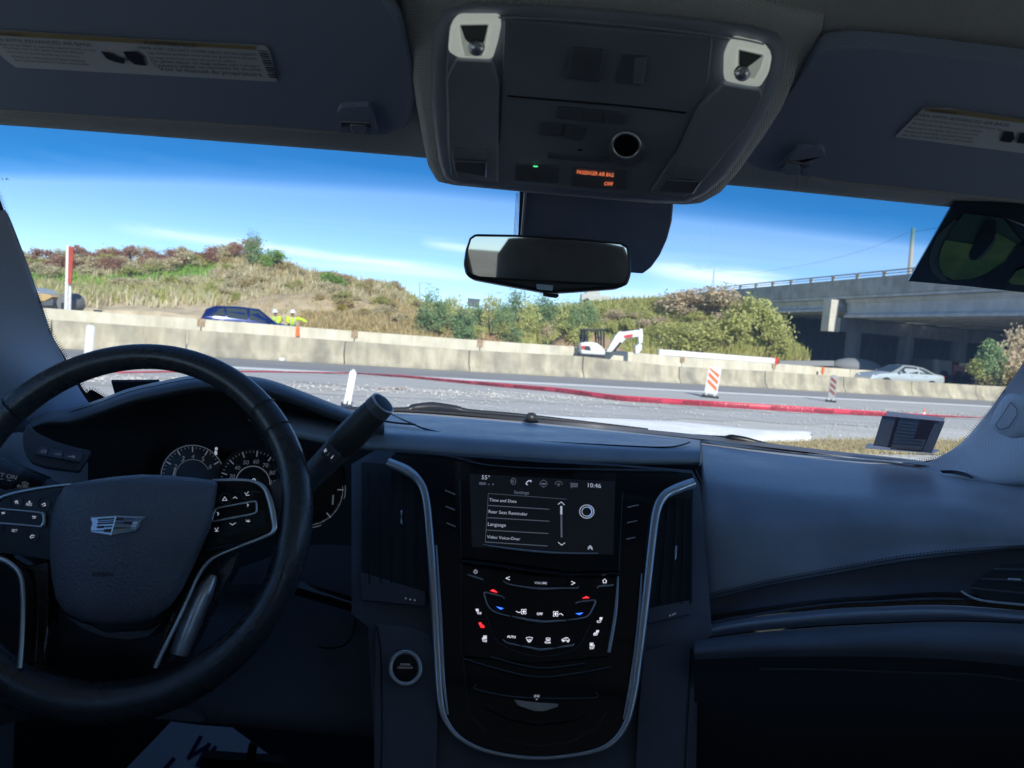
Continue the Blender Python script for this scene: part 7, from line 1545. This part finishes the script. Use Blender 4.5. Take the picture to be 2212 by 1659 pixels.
vl = visor(LV, lo_, 'wide grey driver sun visor folded up at left, with a long warning label', lb, zz(z1, (-200, 148), (60, 160), (700, 200), (1310, 236), (1312, 256), (700, 222), (60, 186), (-200, 172)), None, None, None,
    [('WARNING', z1(0, 182), z1(128, 188)), ('EVEN WITH ADVANCED AIR BAGS', z1(-60, 208), z1(472, 238)), ('AVERTISSEMENT', z1(742, 228), z1(1015, 246)), ('MEME AVEC DES SACS GONFLABLES INTELLIGENTS', z1(712, 250), z1(1318, 288))] +
    [(s, z1(*a), z1(*b)) for s, a, b in (('Children can be killed or seriously injured by the air bag', (-40, 228), (488, 262)), ('The back seat is the safest place for children', (20, 248), (430, 276)), ('Never put a rear facing child seat in the front', (40, 268), (410, 296)), ('Always use seat belts and child restraints', (60, 292), (440, 318)), ('See owner manual for more information', (80, 312), (462, 336)),
      ('Les enfants peuvent etre tues ou gravement blesses', (760, 276), (1318, 306)), ('Le siege arriere est le plus sur pour les enfants', (770, 298), (1210, 320)), ('Ne jamais placer un siege enfant vers l arriere', (780, 318), (1330, 346)), ('Toujours utiliser les ceintures de securite', (790, 340), (1340, 364)), ('Voir le manuel du proprietaire', (820, 362), (1345, 392)))],
    [zz(z1, (515, 262), (560, 268), (600, 290), (640, 300), (636, 328), (590, 318), (545, 300)), zz(z1, (630, 264), (700, 262), (735, 290), (748, 338), (690, 330), (650, 300))])
flat('label_barcode', LV, [zz(z1, (1322+k*5, 258+k*12), (1368+k*5, 262+k*12), (1370+k*5, 262+k*12+(7 if k % 3 else 4)), (1324+k*5, 258+k*12+(7 if k % 3 else 4))) for k in range(12)], M['ink'], vl, .0022)
tube('edge_piping', [LV.pt(*z1(*q), .0005) for q in ((-200, 543), (60, 566), (500, 597), (1000, 627), (1735, 680))], .0015, mat('piping', (.42, .42, .43), .7), vl, 6, sm=6)
def clip(pl, f, frame, tongue, hole, t, off=.001):
    plate('clip_frame', pl, zz(f, *frame), .008, M['visor'], t, .004+off, r=4, bevel=.002)
    plate('clip_recess', pl, zz(f, *hole), .002, M['switch'], t, .0046+off, r=2)
    plate('clip_tongue', pl, zz(f, *tongue), .005, M['ohc'], t, .006+off, r=2, bevel=.0012)
    mb = [pl.pt(*f(*q), .0055+off) for q in hole[:3]]; tube('clip_edge', mb, .0007, bpy.data.materials['piping'], t, 5)
clip(LV, z1, ((1732, 670), (1728, 580), (1748, 552), (1890, 546), (1912, 600), (1936, 680), (1912, 694), (1896, 650), (1746, 640), (1752, 672)), ((1792, 650), (1800, 640), (1868, 646), (1876, 656), (1858, 692), (1812, 692)), ((1742, 650), (1750, 622), (1890, 630), (1905, 656), (1880, 652), (1782, 644)), vl)
RVp = Plane(P(1650, 380, .672), P(2150, 415, .640), P(1950, 170, .545))
ro_ = zz(z3, (335, 1040), (360, 1092), (440, 1135), (560, 1152), (760, 1182), (1000, 1222), (1700, 1292), (2300, 1360), (3200, 1460), (3200, 560), (2212, 445), (1700, 380), (1300, 332), (1050, 318), (900, 328), (820, 370), (700, 540), (500, 840))
rl_ = zz(z3, (1500, 760), (1540, 722), (1700, 722), (2212, 800), (3000, 900), (3000, 1110), (2212, 1028), (1345, 918))
vr = visor(RVp, ro_, 'grey passenger sun visor folded up at right, with a slanted warning label', rl_, zz(z3, (1550, 724), (1760, 736), (2212, 802), (3000, 902), (3000, 924), (2212, 826), (1770, 770), (1540, 742)), None, None, None,
    [('WARNING', z3(1570, 752), z3(1752, 768)), ('EVEN WITH ADVANCED AIR BAGS', z3(1486, 778), z3(2104, 848))] +
    [(s, z3(*a), z3(*b)) for s, a, b in (('Children can be killed or seriously injured by the air bag', (1470, 800), (2062, 874)), ('The back seat is the safest place for children', (1455, 830), (1925, 888)), ('Never put a rear facing child seat in the front', (1430, 858), (1900, 910)), ('Always use seat belts and child restraints', (1405, 884), (1862, 932)), ('See owner manual for more information', (1392, 908), (1868, 956)))],
    [zz(z3, (2080, 878), (2140, 884), (2150, 930), (2120, 956), (2052, 946)), zz(z3, (2190, 890), (2290, 896), (2260, 966), (2160, 958))])
tube('edge_piping', [RVp.pt(*z3(*q), .0005) for q in ((770, 1184), (1000, 1222), (1700, 1294), (2212, 1350), (2600, 1392))], .0015, bpy.data.materials['piping'], vr, 6, sm=6)
clip(RVp, z3, ((640, 1060), (690, 996), (860, 1000), (880, 1040), (790, 1176), (742, 1160), (716, 1120), (600, 1090), (575, 1150), (560, 1130)), ((580, 1142), (620, 1096), (700, 1108), (716, 1134), (690, 1176), (620, 1178)), ((600, 1096), (640, 1080), (790, 1104), (740, 1130), (716, 1122), (620, 1100)), vr)
# ================================================================== things on the glass
def gp(px, off=0): return [wsp.pt(x, y, off) for x, y in px]
def backlit(name, c, f, rough=.5):
    m = mat(name, c, rough); t_ = nd(m, 'ShaderNodeBsdfTranslucent'); t_.inputs[0].default_value = (*c, 1); x = nd(m, 'ShaderNodeMixShader'); x.inputs[0].default_value = f
    lk(m, m.node_tree.nodes['Principled BSDF'].outputs[0], x.inputs[1]); lk(m, t_.outputs[0], x.inputs[2]); lk(m, x.outputs[0], m.node_tree.nodes['Material Output'].inputs[0]); return m
# registration card in a clear pocket, lower right
card = thing('registration_card', 'dark registration card in a clear pocket at the lower right of the windshield', 'card', wsp.pt(*y6(1000, 600)))
CP = Plane(WS(*y6(640, 330)), WS(*y6(1540, 400)), WS(*y6(1350, 850))); 
flat('pocket', CP, [zz(y6, (705, 252), (1552, 350), (1540, 405), (700, 322))], backlit('pocket_grey', (.62, .65, .74), .5), card, .010)
flat('pocket_foot', CP, [zz(y6, (440, 718), (520, 728), (1370, 800), (1490, 815), (1430, 850), (1350, 872), (400, 795), (405, 745))], bpy.data.materials['pocket_grey'], card, .010)
flat('card', CP, [zz(y6, (642, 318), (1552, 404), (1360, 862), (508, 752))], backlit('card_dark', (.17, .19, .23), .35), card, .012)
flat('card_hole', CP, [ell(*y6(x, y), 3.4, 2.2, 14) for x, y in ((695, 352), (675, 411), (655, 468), (638, 524), (620, 579), (601, 634), (583, 688), (566, 738))], pane_mat('card_hole_clear', (.97, .98, 1), .01), card, .0126)
flat('card_stripe', CP, [zz(y6, (845, 345), (895, 352), (765, 790), (712, 780)), zz(y6, (765, 790), (1240, 828), (1200, 846), (750, 806))], mat('card_brown', (.13, .10, .115), .5), card, .0126)
flat('card_block', CP, [zz(y6, (1190, 380), (1390, 402), (1290, 672), (1092, 658))], mat('card_red', (.24, .14, .155), .5), card, .0127)
for k in range(8):
    x0, y0 = 898-k*17, 372+k*47; dy = 30 if k < 6 else 34; x1 = 1190-k*15 if k < 6 else 1240-(k-6)*20; flat('card_row', CP, [zz(y6, (x0, y0), (x1, y0+32), (x1-12, y0+32+dy), (x0-12, y0+dy))], mat('card_row_blue', (.26, .31, .36), .5) if 'card_row_blue' not in bpy.data.materials else bpy.data.materials['card_row_blue'], card, .0126)
flat('card_stripe', CP, [zz(y6, (1395, 402), (1410, 404), (1222, 830), (1208, 828))], bpy.data.materials['card_brown'], card, .0127)
# dark sheet at the upper right of the glass, glossy, cabin reflection painted on
ds = thing('tinted_panel', 'dark glossy panel on the upper right glass with a green side window reflection painted on', 'panel', wsp.pt(2100, 540))
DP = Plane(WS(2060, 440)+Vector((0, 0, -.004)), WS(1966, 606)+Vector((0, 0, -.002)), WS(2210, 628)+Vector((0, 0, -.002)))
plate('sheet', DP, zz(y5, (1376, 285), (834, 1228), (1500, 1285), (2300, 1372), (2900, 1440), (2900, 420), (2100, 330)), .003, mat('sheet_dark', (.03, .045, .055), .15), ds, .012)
mg = mat('painted_reflection_green', (.12, .28, .10), .5); vary(mg, (.09, .22, .10), (.28, .48, .18), 26, 8); mg2 = mat('painted_reflection_frame', (.10, .16, .15), .3); mg3 = mat('painted_reflection_dark', (.012, .016, .022), .3); mg4 = mat('painted_reflection_dark_green', (.05, .12, .09), .4)
flat('painted_reflection_curve', DP, [zz(y5, (1380, 500), (1180, 680), (1100, 860), (1082, 1010), (1120, 1130), (1230, 1225), (1330, 1240), (1290, 1190), (1215, 1100), (1195, 960), (1215, 860), (1300, 700), (1500, 520))], mg2, ds, .0126)
flat('painted_reflection_window', DP, [zz(y5, (1500, 420), (1960, 480), (2180, 760), (1980, 1010), (1760, 1150), (1560, 1205), (1360, 1212), (1260, 1160), (1205, 1060), (1198, 960), (1225, 850), (1275, 740), (1380, 560))], mg4, ds, .0132)
flat('painted_reflection_green', DP, [zz(y5, (1275, 740), (1600, 790), (1900, 660), (2130, 790), (1980, 1010), (1760, 1150), (1560, 1205), (1360, 1212), (1260, 1160), (1205, 1060), (1198, 960), (1225, 850))], mg, ds, .0138)
flat('painted_reflection_tongue', DP, [rounded(zz(y5, (1760, 480), (1880, 520), (1860, 720), (1760, 880), (1650, 980), (1570, 975), (1560, 900), (1640, 740)), 5)], mg3, ds, .0144)
flat('painted_reflection_tongue', DP, [zz(y5, (1640, 965), (1720, 900), (1880, 700), (1900, 690), (1800, 860), (1690, 975))], mg2, ds, .0146)
flat('painted_reflection_belt', DP, [zz(y5, (2130, 790), (2300, 820), (2300, 1000), (2110, 1080), (2020, 1240), (1980, 1300), (1780, 1300), (1700, 1190), (1980, 1010))], mg3, ds, .0146)
flat('painted_reflection_green', DP, [zz(y5, (2300, 1040), (2110, 1110), (2025, 1230), (2060, 1265), (2300, 1275))], mg, ds, .015)
flat('painted_reflection_edge', DP, [zz(y5, (1980, 478), (2210, 560), (2210, 575), (2080, 520))], mat('painted_glint', (.8, .82, .8), .3), ds, .0152)
# toll tag behind the wheel, lower left of the glass
tg = thing('toll_tag', 'dark flat tag on the lower left glass, seen through the steering wheel', 'tag', P(290, 838, 1.1))
TP = Plane(P(240, 828, 1.10), P(345, 828, 1.12), P(250, 860, 1.12)); plate('tag', TP, zz(n5, (967, 342), (1386, 340), (1386, 420), (1370, 470), (1004, 470)), .006, mat('tag_dark', (.03, .036, .045), .6), tg, 0, bevel=.001)
# glass mark at the left edge
text('glass_mark', wsp, 'A I S I', z1(-20, 916), z1(55, 914), M['eblue'], cabin, -.002, mirror=True)
# ---- wipers and cowl outside the glass
for nm, pts, lab in (('wiper', [(700, 884, 1.66), (870, 886, 1.66), (892, 882, 1.665), (935, 879, 1.67), (985, 884, 1.66), (1015, 889, 1.655), (1140, 900, 1.64), (1300, 918, 1.62), (1400, 929, 1.60)], 'black wiper arm resting at the foot of the glass beside the centre pad'),
                     ('wiper', [(1500, 942, 1.56), (1560, 948, 1.54), (1580, 947, 1.53), (1610, 951, 1.52), (1660, 961, 1.50), (1720, 968, 1.47)], 'black wiper arm at the foot of the glass in front of the passenger pad')):
    t = thing('wiper', lab, 'wiper', P(*pts[0])); tube('arm', prow(*pts), [.004, .007, .010, .012, .009, .006, .006, .005, .004] if len(pts) > 6 else [.004, .006, .008, .007, .004, .002], M['frit'], t, 8, sm=5)
cw = thing('cowl', 'black plastic cowl and bonnet edge below the windshield outside', 'cowl', (XC, 1.75, 1.1))
patch('cowl_panel', [prow((500, 866, 1.70), (800, 880, 1.72), (1150, 901, 1.72), (1500, 940, 1.62), (1750, 973, 1.5)), prow((500, 900, 1.62), (800, 905, 1.62), (1150, 925, 1.62), (1500, 960, 1.53), (1750, 990, 1.42)), prow((500, 960, 1.6), (800, 960, 1.6), (1150, 970, 1.6), (1500, 990, 1.5), (1750, 1010, 1.4))], M['frit'], cw, 6, 4)
# ================================================================== footwell: protective paper mat and pedals
fl_ = mat('floor_mat', (.03, .03, .032), .9)
FZ = .64
pp = [G(x, y, FZ) for x, y in ((240, 1700), *zz(y2, (620, 1070), (690, 1000), (840, 845), (950, 728), (1110, 742), (1240, 762), (1360, 850), (1520, 970), (1700, 1120)), (700, 1760))]
mp2 = thing('paper_mat', 'white paper floor mat in the driver footwell, marked with a thick blue W', 'paper mat', pp[3])
prism('sheet', pp, Vector((0, 0, 1)), .002, M['paper'], mp2)
class GPl:
    n = Vector((0, 0, 1))
    def pt(s, x, y, off=0): return G(x, y, FZ+.002+off)
gpl = GPl()
mb = MB()
for s in (((1092, 832), (1028, 945)), ((1138, 870), (1075, 985)), ((1172, 888), (1100, 985)), ((945, 950), (895, 1010))): ribbon(mb, gpl, [y2(*s[0]), y2(*s[1])], 8.5, .001)
for s in (((1030, 940), (1136, 875)), ((1078, 980), (1170, 895))): ribbon(mb, gpl, [y2(*s[0]), y2(*s[1])], 6.5, .0014)
mb.build('marker_letter', M['marker'], mp2, False, fix=False)
pd = thing('brake_pedal', 'black brake pedal over the paper mat', 'pedal', G(*y2(1250, 990), FZ+.12))
PDp = Plane(G(*y2(1100, 960), FZ+.14), G(*y2(1500, 990), FZ+.14), G(*y2(1300, 1100), FZ+.10))
plate('pad', PDp, [*zz(y2, (1095, 945), (1330, 962), (1510, 970), (1560, 1010)), (640, 1720), (420, 1720)], .02, M['rubber'], pd, 0, r=3, bevel=.004)
plate('arm', PDp, zz(y2, (1352, 870), (1398, 880), (1380, 965), (1335, 960)), .01, M['rubber'], pd, -.006, bevel=.003)
